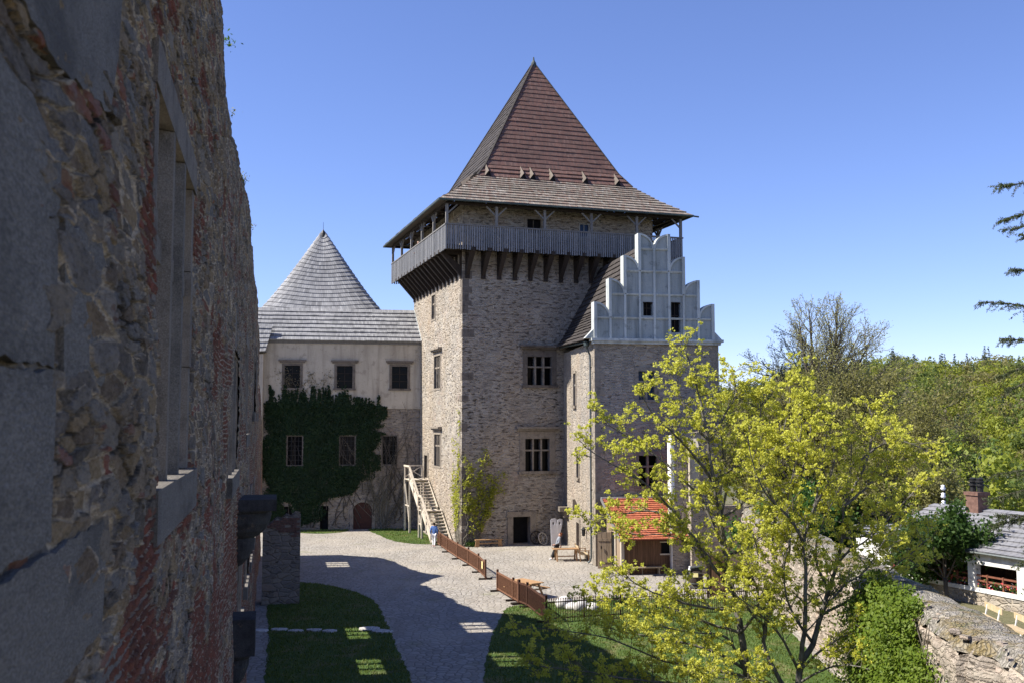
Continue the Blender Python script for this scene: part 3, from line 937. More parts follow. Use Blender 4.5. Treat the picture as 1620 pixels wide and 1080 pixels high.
for r in range(9):
    for q in range(6):
        y = .02 + q * .28 + (.14 if r % 2 else 0)
        z = 3.05 + r * .115
        if z + .1 > np.interp(y, [.22 * i - .15 for i in range(n)], topz) + .03 or random.random() < .12 or z < 3.05 + y * .42: continue
        mb.box(-.035 - random.random() * .02, .08, y - .13, y + .13, z, z + .10)
mb.build('brick_facing', MT['chimney_brick'], pier)

# ------------------------------------------------------------------ windows shared by all buildings
def window(parent, org, d, u0, u1, z0, z1, frame='frame_stone', fw=.22, mull=1, trans=1, depth=.32, hood=0.0, sill=.0, glass='dark_glass', bars=None, proud=.04, arch=False, name='window', lintel=None, deepglass=.05, mat_bar=None):
    """stone-framed window in a wall sheet that starts at org and runs along d (2d unit), outside on the right"""
    O = Vector((org[0], org[1], 0)); D = Vector((d[0], d[1], 0)); OUT = Vector((D.y, -D.x, 0)); Z = Vector((0, 0, 1))
    def P(u, k, z): return O + D * u + OUT * k + Z * z
    def blk(m, a, b, k0, k1, c, e):
        m.obox(P((a + b) / 2, (k0 + k1) / 2, (c + e) / 2), D * (b - a) / 2, OUT * (k1 - k0) / 2, Z * (e - c) / 2)
    m = MB()
    h = lintel if lintel is not None else fw
    blk(m, u0 - fw, u1 + fw, -depth, proud + .003, z1, z1 + h)
    w = m.build(name, MT[frame], parent, bevel=.012)
    for a, b in ((u0 - fw, u0 + .012), (u1 - .012, u1 + fw)):
        m = MB(); blk(m, a, b, -depth, proud, z0, z1); m.build('jamb', MT[frame], w, bevel=.012)
    m = MB(); blk(m, u0 - fw - sill * .4, u1 + fw + sill * .4, -depth, proud + .01 + sill * .5, z0 - max(.14, sill), z0); m.build('sill', MT[frame], w, bevel=.012)
    g = MB(); blk(g, u0 - .01, u1 + .01, -depth - .04, -depth + deepglass, z0 - .01, z1 + .01)
    g.build('pane', MT[glass], w)
    bw = .065
    mb_ = mat_bar or frame
    if mull or trans:
        for i in range(1, mull + 1):
            u = u0 + (u1 - u0) * i / (mull + 1)
            m = MB(); blk(m, u - bw, u + bw, -depth + .06, -.05, z0, z1); m.build('mullion', MT[mb_], w)
        zt = [z0 + (z1 - z0) * (.64 if trans == 1 else (i / (trans + 1))) for i in range(1, trans + 1)]
        for z in zt:
            m = MB()
            for i in range(mull + 1):
                a = u0 + (u1 - u0) * i / (mull + 1) + (bw if i else 0); b = u0 + (u1 - u0) * (i + 1) / (mull + 1) - (bw if i < mull else 0)
                blk(m, a, b, -depth + .08, -.07, z - .055, z + .055)
            m.build('transom', MT[mb_], w)
    if bars:
        nx, nz, bm_ = bars
        m = MB()
        for i in range(1, nx):
            u = u0 + (u1 - u0) * i / nx; blk(m, u - .022, u + .022, -depth + .055, -depth + .10, z0, z1)
        for i in range(1, nz):
            z = z0 + (z1 - z0) * i / nz; blk(m, u0, u1, -depth + .1, -depth + .13, z - .02, z + .02)
        m.build('glazing_bars', MT[bm_], w)
    if hood:
        m = MB()
        blk(m, u0 - fw - .28, u1 + fw + .28, -.05, hood, z1 + h + .16, z1 + h + .30)
        blk(m, u0 - fw - .18, u1 + fw + .18, -.05, hood * .6, z1 + h + .04, z1 + h + .16)
        m.build('hood', MT[frame], w, bevel=.01)
    return w

def roof_plane(mb, a, b, c, d, rows, thick=.05, lift=.035, sag=0.0, u0=0.0):
    """stepped shingle courses on the plane a-b (eave) d-c (top); a,b,c,d counter-clockwise seen from outside"""
    a, b, c, d = map(Vector, (a, b, c, d))
    nrm = (b - a).cross(d - a)
    if nrm.length < 1e-6: nrm = (c - b).cross(d - b)
    nrm.normalize()
    sl = ((a + b) / 2 - (c + d) / 2).length
    v = 0.0
    L0 = (b - a).length
    for i in range(rows):
        t0 = i / rows; t1 = min(1.0, (i + 1.0) / rows)
        p0 = a.lerp(d, t0); p1 = b.lerp(c, t0); q1 = b.lerp(c, t1); q0 = a.lerp(d, t1)
        o = nrm * (thick + lift * random.uniform(.7, 1.25)); o2 = nrm * .012
        va, vb = t0 * sl, t1 * sl
        ua = (a - d).length * 0
        w0 = (p1 - p0).length; w1 = (q1 - q0).length
        x0 = u0 + (L0 - w0) / 2; x1 = u0 + (L0 - w1) / 2
        k = max(1, int(w0 / .9))
        for j in range(k):
            f0, f1 = j / k, (j + 1) / k
            jit = nrm * random.uniform(-.012, .016) + (p0 - q0).normalized() * random.uniform(-.02, .03)
            A = p0.lerp(p1, f0) + o + jit; B = p0.lerp(p1, f1) + o + jit; Cc = q0.lerp(q1, f1) + o2; Dd = q0.lerp(q1, f0) + o2
            mb.face([A, B, Cc, Dd], [(x0 + w0 * f0, va + .01), (x0 + w0 * f1, va + .01), (x1 + w1 * f1, vb - .01), (x1 + w1 * f0, vb - .01)])
            mb.face([p0.lerp(p1, f0), p0.lerp(p1, f1), B, A], [(x0 + w0 * f0, va), (x0 + w0 * f1, va), (x0 + w0 * f1, va), (x0 + w0 * f0, va)])

# ------------------------------------------------------------------ the great tower
TROT = radians(17.9)
TX, TY = -3.52, 72.2
tower = thing('great_tower', 'huge square rubble stone keep with a timber gallery and tall red-brown shingle pyramid roof', 'castle tower', (TX, TY, 0), TROT)
TW, TD, TH = 14.9, 15.9, 24.2
front_ops = [(4.85, 6.75, 11.3, 13.35), (4.68, 6.55, 5.15, 7.45), (3.75, 5.05, 0.0, 1.95), (4.85, 5.95, 22.3, 23.35), (8.97, 9.67, 22.3, 23.2), (10.66, 11.06, 17.1, 18.4)]
# left wall runs from the far corner towards the camera: u = TD - y
left_y = [(8.1, 9.3, 16.7, 18.6), (6.35, 8.35, 11.25, 13.75), (6.2, 8.15, 5.3, 7.7), (10.35, 11.45, 4.2, 6.0)]
left_ops = [(TD - b, TD - a, c, e) for a, b, c, e in left_y]
mb = MB()
wall_sheet(mb, (0, 0), (TW, 0), 0, TH, front_ops, .6)
wall_sheet(mb, (0, TD), (0, 0), 0, TH, left_ops, .6)
wall_sheet(mb, (TW, 0), (TW, TD), 0, TH)
wall_sheet(mb, (TW, TD), (0, TD), 0, TH)
mb.build('stone_walls', MT['tower_stone'], tower)
# dressed corner stones
mb = MB()
z = 0.0; k = 0
while z < 19.3:
    h = random.uniform(.38, .62)
    a, b = (.75, .4) if k % 2 else (.42, .72)
    a *= random.uniform(.85, 1.15); b *= random.uniform(.85, 1.15)
    if random.random() < .42 or z > 16:
        mb = MB(); mb.box(-.014, a, -.014, b, z + .012, z + h - .012); mb.build('corner_stone', MT['window_stone'], tower, bevel=.015)
    z += h; k += 1
F0, FD = (0, 0), (1, 0)
window(tower, F0, FD, *front_ops[0], frame='window_stone', mat_bar='frame_stone', fw=.34, mull=2, trans=1, depth=.5, hood=.42, lintel=.5, sill=.2)
window(tower, F0, FD, *front_ops[1], fw=.42, mull=2, trans=1, depth=.5, hood=.36, lintel=.55, sill=.22)
window(tower, F0, FD, *front_ops[3], fw=.2, mull=0, trans=0, depth=.3, glass='void', bars=(2, 1, 'window_wood'))
window(tower, F0, FD, *front_ops[4], fw=.06, mull=0, trans=0, depth=.12, glass='blue_glass', frame='window_light', bars=(2, 1, 'window_light'))
window(tower, F0, FD, *front_ops[5], fw=.16, mull=0, trans=0, depth=.1, glass='dark_stone', proud=.02)
L0, LD = (0, TD), (0, -1)
window(tower, L0, LD, *left_ops[0], fw=.16, mull=1, trans=1, depth=.35, frame='frame_stone', proud=.03)
window(tower, L0, LD, *left_ops[1], fw=.2, mull=2, trans=1, depth=.24, hood=.34, lintel=.3, proud=.03)
window(tower, L0, LD, *left_ops[2], fw=.2, mull=2, trans=1, depth=.24, hood=.34, lintel=.3, proud=.03)
# main door: stone surround, dark room behind
m = MB()
m.box(3.35, 3.76, -.10, .5, 0, 1.95); m.box(5.04, 5.47, -.10, .5, 0, 1.95); m.box(3.30, 5.52, -.11, .5, 1.95, 2.32); m.box(3.6, 5.2, -.25, .5, -.02, .06)
dr = m.build('doorway', MT['frame_stone'], tower, bevel=.03)
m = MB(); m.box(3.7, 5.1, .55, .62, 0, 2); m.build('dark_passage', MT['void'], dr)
m = MB()
m.obox((5.03, .95, .97), (.03, 0, 0), (0, .42, 0), (0, 0, .95))
m.build('open_door_leaf', MT['timber_dark'], dr)
# stair door on the lit side
ya, yb = 10.35, 11.45
m = MB()
m.box(-.06, .4, ya - .2, ya, 4.2, 6.0); m.box(-.06, .4, yb, yb + .2, 4.2, 6.0); m.box(-.065, .4, ya - .2, yb + .2, 6.0, 6.22)
dr = m.build('side_doorway', MT['frame_stone'], tower, bevel=.02)
m = MB(); m.box(.16, .24, ya, yb, 4.2, 6.0); m.build('door', MT['timber_dark'], dr)
# stone corbel table and timber brackets that carry the gallery
G = 1.66; GZ = 20.83; GT = 22.27
def bracket(c, o):
    """c on the wall plane (x,y), o unit outward"""
    c = Vector((c[0], c[1], 0)); o = Vector((o[0], o[1], 0)); s = Vector((-o.y, o.x, 0))
    m = MB()
    m.obox(c + o * (G - .25) / 2 + Vector((0, 0, GZ - .17)), s * .13, o * ((G + .3) / 2), Vector((0, 0, .13)))
    a = c + o * .06; b = c + o * (G - .2)
    for w0, w1, za, zb in ((.20, .40, 18.95, GZ - .3),):
        P = [a + s * -w0 / 2 + Vector((0, 0, za)), a + s * w0 / 2 + Vector((0, 0, za)), b + s * w1 / 2 + Vector((0, 0, zb)), b - s * w1 / 2 + Vector((0, 0, zb))]
        Q = [p + o * .06 + Vector((0, 0, .34)) for p in P]
        Q[0] = a + s * -w0 / 2 + Vector((0, 0, za + .75)); Q[1] = a + s * w0 / 2 + Vector((0, 0, za + .75)); 
        m.face([P[0], P[3], P[2], P[1]]); m.face([Q[0], Q[1], Q[2], Q[3]])
        m.face([P[0], P[1], Q[1], Q[0]]); m.face([P[1], P[2], Q[2], Q[1]]); m.face([P[2], P[3], Q[3], Q[2]]); m.face([P[3], P[0], Q[0], Q[3]])
    m.obox(c + Vector((0, 0, 19.75)) + o * .05, s * .16, o * .06, Vector((0, 0, .95)))
    return m
for i in range(13):
    bracket((.35 + i * (TW - .7) / 12, 0), (0, -1)).build('bracket', MT['timber_dark'], tower)
for i in range(14):
    bracket((0, .35 + i * (TD - .7) / 13), (-1, 0)).build('bracket', MT['timber_dark'], tower)
for i in range(8):
    bracket((TW, .35 + i * (TD - .7) / 7), (1, 0)).build('bracket', MT['timber_dark'], tower)
gx0, gx1, gy0, gy1 = -G, TW + G, -G, TD + G
m = MB()
m.box(gx0, gx1, gy0, 0, GZ - .04, GZ + .06); m.box(gx0, 0, 0, gy1, GZ - .04, GZ + .06); m.box(TW, gx1, 0, gy1, GZ - .04, GZ + .06); m.box(0, TW, TD, gy1, GZ - .04, GZ + .06)
m.build('gallery_floor', MT['timber_dark'], tower)
m = MB()
def para(m, p, q, nrm):
    n = int(hypot(q[0] - p[0], q[1] - p[1]) / .17)
    for i in range(n):
        a = i / n; b = (i + 1) / n - .004
        k = random.uniform(0, .025); lo = GZ - .22 - random.uniform(0, .06)
        x0, y0 = p[0] + (q[0] - p[0]) * a, p[1] + (q[1] - p[1]) * a; x1, y1 = p[0] + (q[0] - p[0]) * b, p[1] + (q[1] - p[1]) * b
        cx, cy = (x0 + x1) / 2 + nrm[0] * (k - .05) / 2, (y0 + y1) / 2 + nrm[1] * (k - .05) / 2
        m.obox((cx, cy, (lo + GT) / 2), ((x1 - x0) / 2 * 1.02, (y1 - y0) / 2 * 1.02, 0), (nrm[0] * (k + .05) / 2, nrm[1] * (k + .05) / 2, 0), (0, 0, (GT - lo) / 2))
para(m, (gx0, gy0), (gx1, gy0), (0, -1)); para(m, (gx0, gy1), (gx0, gy0), (-1, 0)); para(m, (gx1, gy0), (gx1, gy1), (1, 0)); para(m, (gx1, gy1), (gx0, gy1), (0, 1))
m.build('gallery_parapet', MT['board_grey'], tower)
m = MB()
m.box(gx0 - .06, gx1 + .06, gy0 - .05, gy0 + .12, GT, GT + .09); m.box(gx0 - .05, gx0 + .12, gy0 + .12, gy1, GT, GT + .09); m.box(gx1 - .12, gx1 + .05, gy0 + .12, gy1, GT, GT + .09); m.box(gx0, gx1, gy1 - .12, gy1 + .05, GT + .002, GT + .088)
m.build('gallery_rail', MT['timber_grey'], tower)
EZ = 23.93
def post(x, y, ax):
    m = MB()
    m.box(x - .09, x + .09, y - .09, y + .09, GT + .09, EZ - .1)
    p = m.build('gallery_post', MT['timber_grey'], tower)
    m = MB()
    for s in (-1, 1):
        e = (x + s * .75 * ax[0], y + s * .75 * ax[1])
        if not (gx0 - .01 <= e[0] <= gx1 + .01 and gy0 - .01 <= e[1] <= gy1 + .01): continue
        m.beam((x + s * .06 * ax[0], y + s * .06 * ax[1], EZ - .85), (e[0], e[1], EZ - .2), .1, .1)
    if m.f: m.build('brace', MT['timber_grey'], p)
for i in range(6):
    post(gx0 + .1 + (gx1 - gx0 - .2) * i / 5, gy0 + .1, (1, 0))
for i in range(1, 6):
    post(gx0 + .1, gy0 + .1 + (gy1 - gy0 - .2) * i / 5, (0, 1)); post(gx1 - .1, gy0 + .1 + (gy1 - gy0 - .2) * i / 5, (0, 1))
m = MB()
m.box(gx0, gx1, gy0, gy0 + .2, EZ - .2, EZ - .02); m.box(gx0, gx0 + .2, gy0 + .2, gy1, EZ - .2, EZ - .02); m.box(gx1 - .2, gx1, gy0 + .2, gy1, EZ - .2, EZ - .02); m.box(gx0 + .2, gx1 - .2, gy1 - .2, gy1, EZ - .2, EZ - .02)
m.build('wall_plate', MT['timber_dark'], tower)
# roof: flared skirt then steep red pyramid
EO = 2.25
ap = Vector((8.05, 7.7, 37.95))
def ring(t, z):
    c = [(-EO, -EO), (TW + EO, -EO), (TW + EO, TD + EO), (-EO, TD + EO)]
    return [Vector((x + (ap.x - x) * t, y + (ap.y - y) * t, z)) for x, y in c]
R = [ring(0, EZ), ring(.20, 25.30), ring(.36, 26.62), ring(.445, 27.75), ring(.985, 37.72)]
m = MB(); m2 = MB()
for i in range(4):
    j = (i + 1) % 4
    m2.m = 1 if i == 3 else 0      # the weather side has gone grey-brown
    roof_plane(m, R[0][i], R[0][j], R[1][j], R[1][i], 5)
    roof_plane(m, R[1][i], R[1][j], R[2][j], R[2][i], 6)
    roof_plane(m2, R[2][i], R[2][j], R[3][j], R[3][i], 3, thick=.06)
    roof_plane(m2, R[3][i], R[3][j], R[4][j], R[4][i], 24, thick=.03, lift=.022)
    # underside
    m.face([R[0][j], R[0][i], Vector((R[0][i].x * .0 + (gx0 + .1 if R[0][i].x < 5 else gx1 - .1), gy0 + .1 if R[0][i].y < 5 else gy1 - .1, EZ + .1)), Vector((gx0 + .1 if R[0][j].x < 5 else gx1 - .1, gy0 + .1 if R[0][j].y < 5 else gy1 - .1, EZ + .1))])
sk = m.build('roof_skirt', MT['shingle_skirt'], tower)
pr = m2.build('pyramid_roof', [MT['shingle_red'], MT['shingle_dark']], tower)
m = MB(); m.lathe([(.0, .55), (.05, .5), (.08, .25), (.22, .0), (.24, -.35)], tuple(ap), 10); m.build('finial', MT['copper_gutter'], pr)
m = MB()
for i in range(4):
    j = (i + 1) % 4
    a, b = R[0][i], R[0][j]
    m.tube([a + (a - b).normalized() * .05 + Vector((0, 0, -.03)), b + Vector((0, 0, -.03))], .075, 8)
g = R[0][1]
m.beam(g + Vector((-.1, 0, -.03)), g + Vector((.45, -.05, -.08)), .1, .1)
m.build('gutter', MT['copper_gutter'], tower)
# hip boards
m = MB()
for i in range(4):
    for a, b in ((R[2][i], R[3][i]), (R[3][i], R[4][i])):
        m.beam(a + Vector((0, 0, .08)), b + Vector((0, 0, .08)), .16, .05)
m.build('hip_boards', MT['shingle_dark'], pr)
# small boarded hatches along the foot of the steep roof
def hatch(side, f):
    a, b = R[2][side], R[2][(side + 1) % 4]; c, d = R[3][(side + 1) % 4], R[3][side]
    p = a.lerp(d, .5).lerp(b.lerp(c, .5), f); al = (b - a).normalized(); up = (d.lerp(c, .5) - a.lerp(b, .5)).normalized(); n = al.cross(up).normalized()
    m = MB()
    q = p - up * .75; r = p + up * .95
    h = .40; w = .30
    A, B = q - al * w, q + al * w; T = q + n * h + up * .25
    m.face([A, T, r]); m.face([T, B, r])
    o = m.build('roof_hatch', MT['shingle_skirt'], tower)
    m = MB(); m.face([A + n * .02, B + n * .02, T - n * .08]); m.build('hatch_opening', MT['void'], o)
for f in (.035, .27, .335, .47, .70, .93): hatch(0, f)
for f in (.3, .7): hatch(3, f)

# ------------------------------------------------------------------ annex with the stepped white gable
AROT = radians(10)
AX, AY = 5.05, 62.44
annex = thing('gabled_annex', 'stone annex with a stepped white scalloped gable in front of the keep', 'castle annex', (AX, AY, 0), AROT)
def a_loc(wx, wy):
    dx, dy = wx - AX, wy - AY
    return (dx * cos(AROT) + dy * sin(AROT), -dx * sin(AROT) + dy * cos(AROT))
inn = a_loc(TX + 7.65 * cos(TROT), TY + 7.65 * sin(TROT))
inn = (inn[0] + .02, inn[1] + .3)
AW = 7.95; AZ = 13.6
wl = hypot(*inn)
al_ops = [(6.85, 7.75, 9.75, 11.95), (5.75, 6.6, 4.95, 6.75), (5.6, 6.75, 0, 2.0)]
al_ops2 = [(wl - b, wl - a, c, e) for a, b, c, e in al_ops]
af_ops = [(2.75, 3.8, 10.0, 11.75), (2.72, 3.92, 4.75, 6.6)]
m = MB()
wall_sheet(m, inn, (0, 0), 0, AZ, al_ops2, .5)
wall_sheet(m, (0, 0), (AW, 0), 0, AZ, af_ops, .5)
wall_sheet(m, (AW, 0), (AW, 12.5), 0, AZ)
m.build('stone_walls', MT['annex_stone'], annex)
m = MB(); mr = MB(); z = 0; k = 0
while z < AZ - .5:
    h = random.uniform(.34, .55); a, b = (.62, .36) if k % 2 else (.36, .6)
    m.box(-.018, a, -.016, b, z + .01, z + h - .01); mr.box(AW - b, AW + .016, -.016, a, z + .01, z + h - .01)
    z += h; k += 1
m.build('corner_stones', MT['frame_stone'], annex, bevel=.012); mr.build('corner_stones', MT['frame_stone'], annex, bevel=.012)
ad = (-inn[0] / wl, -inn[1] / wl)
window(annex, inn, ad, *al_ops2[0], fw=.16, mull=1, trans=1, depth=.14, sill=.18, proud=.05, mat_bar='window_light')
window(annex, inn, ad, *al_ops2[1], fw=.16, mull=1, trans=1, depth=.14, sill=.16, proud=.05, mat_bar='window_light')
window(annex, (0, 0), (1, 0), *af_ops[0], fw=.25, mull=1, trans=1, depth=.4, glass='blue_glass', proud=.03)
window(annex, (0, 0), (1, 0), *af_ops[1], fw=.28, mull=1, trans=1, depth=.4, proud=.03)
def along(u, k, z):   # point on the annex left wall: u from the front corner, k outwards
    return Vector((inn[0] * u / wl, inn[1] * u / wl, z)) + Vector((-inn[1] / wl, inn[0] / wl, 0)) * k
dirL = Vector((inn[0] / wl, inn[1] / wl, 0)); outL = Vector((-inn[1] / wl, inn[0] / wl, 0))
m = MB()
for a, b, z0, z1 in ((5.38, 5.61, 0, 2.0), (6.74, 6.97, 0, 2.0), (5.38, 6.97, 2.0, 2.28)):
    m.obox(along((a + b) / 2, -.16, (z0 + z1) / 2), dirL * (b - a) / 2, outL * .21, Vector((0, 0, (z1 - z0) / 2)))
dr = m.build('side_doorway', MT['frame_stone'], annex, bevel=.015)
m = MB(); m.obox(along(6.18, -.28, 1.0), dirL * .58, outL * .03, Vector((0, 0, 1.0))); m.build('door', MT['board_brown'], dr)
m = MB()
m.obox(along(10.7, .28, 2.55), dirL * .75, outL * .38, Vector((0, 0, .16))); m.obox(along(10.7, .1, 2.2), dirL * .5, outL * .2, Vector((0, 0, .22)))
m.build('stone_ledge', MT['ashlar_tan'], annex, bevel=.02)
m = MB(); m.prism([(-.0, 0), (.35, .02), (.42, .10), (.02, .34)], along(7.4, .02, 2.7), -dirL * 3.2, Vector((0, 0, 2.2)), outL * .16)
m.build('dripstone', MT['timber_dark'], annex)
m = MB(); m.lathe([(0, 0), (.10, .03), (.13, .38), (.17, .42), (.05, .55), (.0, .6)], tuple(along(3.1, .2, 1.45)), 8); m.beam(along(3.1, .0, 2.0), along(3.1, .22, 2.0), .04, .04)
m.build('wall_lantern', MT['cast_black'], annex)
# eave, gutter, downpipe on the left side
m = MB(); m.tube([along(12.4, .30, 14.02), along(8, .33, 13.86), along(4, .36, 13.68), along(.7, .40, 13.56)], .075, 8)
gt = m.build('gutter', MT['copper_gutter'], annex)
m = MB()
m.tube([along(.75, .40, 13.5), along(.75, .40, 13.25), along(.8, .16, 12.8), along(.8, .13, 12.4), along(.8, .13, .45), along(.8, .22, .2), along(.8, .34, .1)], .065, 8)
dp = m.build('downpipe', MT['zinc'], annex)
m = MB(); m.lathe([(.06, 0), (.17, .12), (.19, .34), (.15, .36)], tuple(along(.78, .36, 13.2)), 10)
m.build('hopper', MT['copper_gutter'], dp)
m = MB()
for z in (2, 4.5, 7, 9.5, 12): m.obox(along(.8, .08, z), dirL * .09, outL * .09, Vector((0, 0, .02)))
m.build('pipe_clips', MT['iron'], dp)
# roof with a flared left slope; ridge runs back into the keep
gc = 3.79
def rp(x, z, y): return Vector((x, y, z))
prof = [(-.55, 13.62), (.35, 14.55), (1.3, 15.9), (gc, 20.0)]
m = MB()
for i in range(3):
    (xa, za), (xb, zb) = prof[i], prof[i + 1]
    sk = [0.75, .5, .25, 0]
    ya, yb = .25, 13.0
    # the left wall leans outwards towards the keep, so the eave does too
    dxa, dxb = inn[0] * (1 - i / 3), inn[0] * (1 - (i + 1) / 3)
    roof_plane(m, rp(xa + dxa, za + .42 * (1 - i / 3), inn[1] + .4), rp(xa, za, ya), rp(xb, zb, ya), rp(xb + dxb, zb + .42 * (1 - (i + 1) / 3), inn[1] + .4), 3 + i * 3, thick=.05)
    (xa, za), (xb, zb) = (2 * gc - prof[i][0], prof[i][1]), (2 * gc - prof[i + 1][0], prof[i + 1][1])
    roof_plane(m, rp(xa, za, ya), rp(xa, za, yb), rp(xb, zb, yb), rp(xb, zb, ya), 3 + i * 3, thick=.05)
m.build('roof', MT['shingle_dark'], annex)
# stepped gable: eight bays topped by quarter discs
cw = .943; gz = 13.72
bz = [14.98, 16.45, 17.90, 19.30]
m = MB(); rib = MB(); bans = [MB() for _ in range(4)]; arc = MB()
T0, T1 = -.12, .42          # front / back plane of the panel
def bay(j):
    k = j if j < 4 else 7 - j
    x0 = .02 + j * cw; x1 = x0 + cw
    top = bz[k]
    op = {3: [(3.06 - x0 + .02, 3.68 - x0, 15.15, 16.0)], 5: [(4.87 - x0, 5.48 - x0, 14.15, 16.02)]}.get(j, [])
    wall_sheet(m, (x0, T0), (x1, T0), gz, top, op, .35)
    m.face([(x1, T1, gz), (x0, T1, gz), (x0, T1, top), (x1, T1, top)])
    r = cw; n = 10
    cx = x0 if j < 4 else x1; s = 1 if j < 4 else -1
    arcp = [(cx + s * r * sin(a), top + r * 1.03 * cos(a)) for a in [pi / 2 * i / n for i in range(n + 1)]]
    pf = [(cx, T0, top)] + [(x, T0, z) for x, z in arcp]
    if s > 0: pf = pf[::-1]
    m.face(pf if s > 0 else pf)
    m.face([(p[0], T1, p[2]) for p in pf][::-1])
    for i in range(n):
        (xa, za), (xb, zb) = arcp[i], arcp[i + 1]
        # moulded rim over the quarter disc
        ca = (cx + (xa - cx) * .88, top + (za - top) * .88); cb = (cx + (xb - cx) * .88, top + (zb - top) * .88)
        q = [(xa, za), (xb, zb), cb, ca]
        F = [(x, T0 - .08, z) for x, z in q]; Bk = [(x, T1 + .03, z) for x, z in q]
        if s < 0: F = F[::-1]; Bk = Bk[::-1]
        arc.face(F[::-1]); arc.face(Bk)
        arc.face([F[0], F[1], Bk[1], Bk[0]]); arc.face([F[2], F[3], Bk[3], Bk[2]])
    # outer pilaster of the step
    e = x0 if j < 4 else x1
    rib.box(e - .10 if j < 4 else e - .09, e + .09 if j < 4 else e + .10, T0 - .12, T1 + .02, gz if k == 0 else bz[k - 1] + .06, top + r * 1.03 if True else top)
    for kk in range(k + 1):
        ban = bans[kk]
        ban.box(x0 + .07, x1 - .07, T0 - .07, T0 + .02, bz[kk] - .055, bz[kk] + .04)
        ban.box(x0 + .07, x1 - .07, T0 - .12, T0 - .06, bz[kk] + .012, bz[kk] + .055)
    return
for j in range(8): bay(j)
for j in range(1, 8):
    k = min(j, 8 - j) - 1
    x = .02 + j * cw
    rib.box(x - .068, x + .068, T0 - .09, T0 + .02, gz, bz[k] - .0)
rib.box(.02 + 4 * cw - .069, .02 + 4 * cw + .069, T0 - .092, T0 + .02, bz[3] + .002, bz[3] + .25)
gb = m.build('gable', MT['gable_panel'], annex)
rib.build('pilaster', MT['gable_white'], gb, bevel=.012); [b_.build('string_course', MT['gable_white'], gb) for b_ in bans]; arc.build('scallop_rims', MT['gable_white'], gb)
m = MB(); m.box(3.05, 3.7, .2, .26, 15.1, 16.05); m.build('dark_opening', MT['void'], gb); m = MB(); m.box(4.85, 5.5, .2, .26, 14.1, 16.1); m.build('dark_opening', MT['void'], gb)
m = MB()
for j in (3, 5):
    x0, x1, z0, z1 = (3.06, 3.68, 15.15, 16.0) if j == 3 else (4.87, 5.48, 14.15, 16.02)
    m.prism([(x0, z1), (x1, z1)][::-1] + [(x0 + (x1 - x0) * i / 6, z1 - .10 * (1 - (2 * i / 6 - 1) ** 2) * 0 - .10 * (2 * i / 6 - 1) ** 2) for i in range(7)], (0, T0 - .01, 0), (1, 0, 0), (0, 0, 1), (0, .3, 0))
    m.box((x0 + x1) / 2 - .025, (x0 + x1) / 2 + .025, .12, .16, z0, z1); m.box(x0, x1, .12, .15, z0 + (z1 - z0) * .55, z0 + (z1 - z0) * .55 + .05)
m.build('opening_trim', MT['timber_dark'], gb)
m = MB(); m.box(-.25, AW + .25, -.34, .4, 13.56, 13.72); m.box(-.12, AW + .12, -.2, .3, 13.40, 13.56)
m.prism([(-.62, 13.72), (-.02, 13.72), (-.02, 14.35)], (0, -.1, 0), (1, 0, 0), (0, 0, 1), (0, .5, 0)); m.prism([(7.58, 13.72), (8.2, 13.72), (7.58, 14.35)], (0, -.1, 0), (1, 0, 0), (0, 0, 1), (0, .5, 0))
m.build('cornice', MT['gable_white'], annex, bevel=.02)

# ------------------------------------------------------------------ plastered wing at the back
BROT = radians(10)
BX, BY = -7.6, 84.8
wing = thing('plastered_wing', 'cream plastered wing with dark windows and silver shingle pyramid roof behind the courtyard', 'castle wing', (BX, BY, 0), BROT)
b_hi = [(-11.0, -9.75), (-6.82, -5.54), (-2.35, -1.05)]
b_lo = [(-10.66, -9.5), (-6.48, -5.3), (-3.06, -1.87)]
X0 = -13.6
hi_ops = [(a - X0, b - X0, 11.4, 13.22) for a, b in b_hi]
lo_ops = [(a - X0, b - X0, 5.2, 7.5) for a, b in b_lo]
m = MB(); wall_sheet(m, (X0, -.05), (.3, -.05), 9.75, 15.2, hi_ops, .4); m.face([(X0, -.05, 9.75), (X0, .05, 9.75), (.3, .05, 9.75), (.3, -.05, 9.75)])
wall_sheet(m, (X0, 9), (X0, -.05), 0, 15.2)
m.build('plaster_wall', MT['wing_plaster'], wing)
m = MB(); wall_sheet(m, (X0, 0), (.3, 0), 0, 9.9, lo_ops + [(-5.35 - X0, -3.85 - X0, 0, 2.15), (-8.0 - X0, -7.35 - X0, .0, 1.9), (-10.9 - X0, -10.2 - X0, 0, 1.9)], .5)
m.build('rubble_wall', MT['cellar_stone'], wing)
for o in hi_ops:
    window(wing, (X0, -.05), (1, 0), *o, fw=.2, mull=0, trans=0, depth=.28, hood=.16, lintel=.16, sill=.16, bars=(2, 3, 'timber_dark'), proud=.04, frame='window_stone')
for o in lo_ops:
    window(wing, (X0, 0), (1, 0), *o, fw=.10, mull=0, trans=0, depth=.3, lintel=.12, bars=(4, 6, 'cast_black'), proud=.02, frame='window_stone')
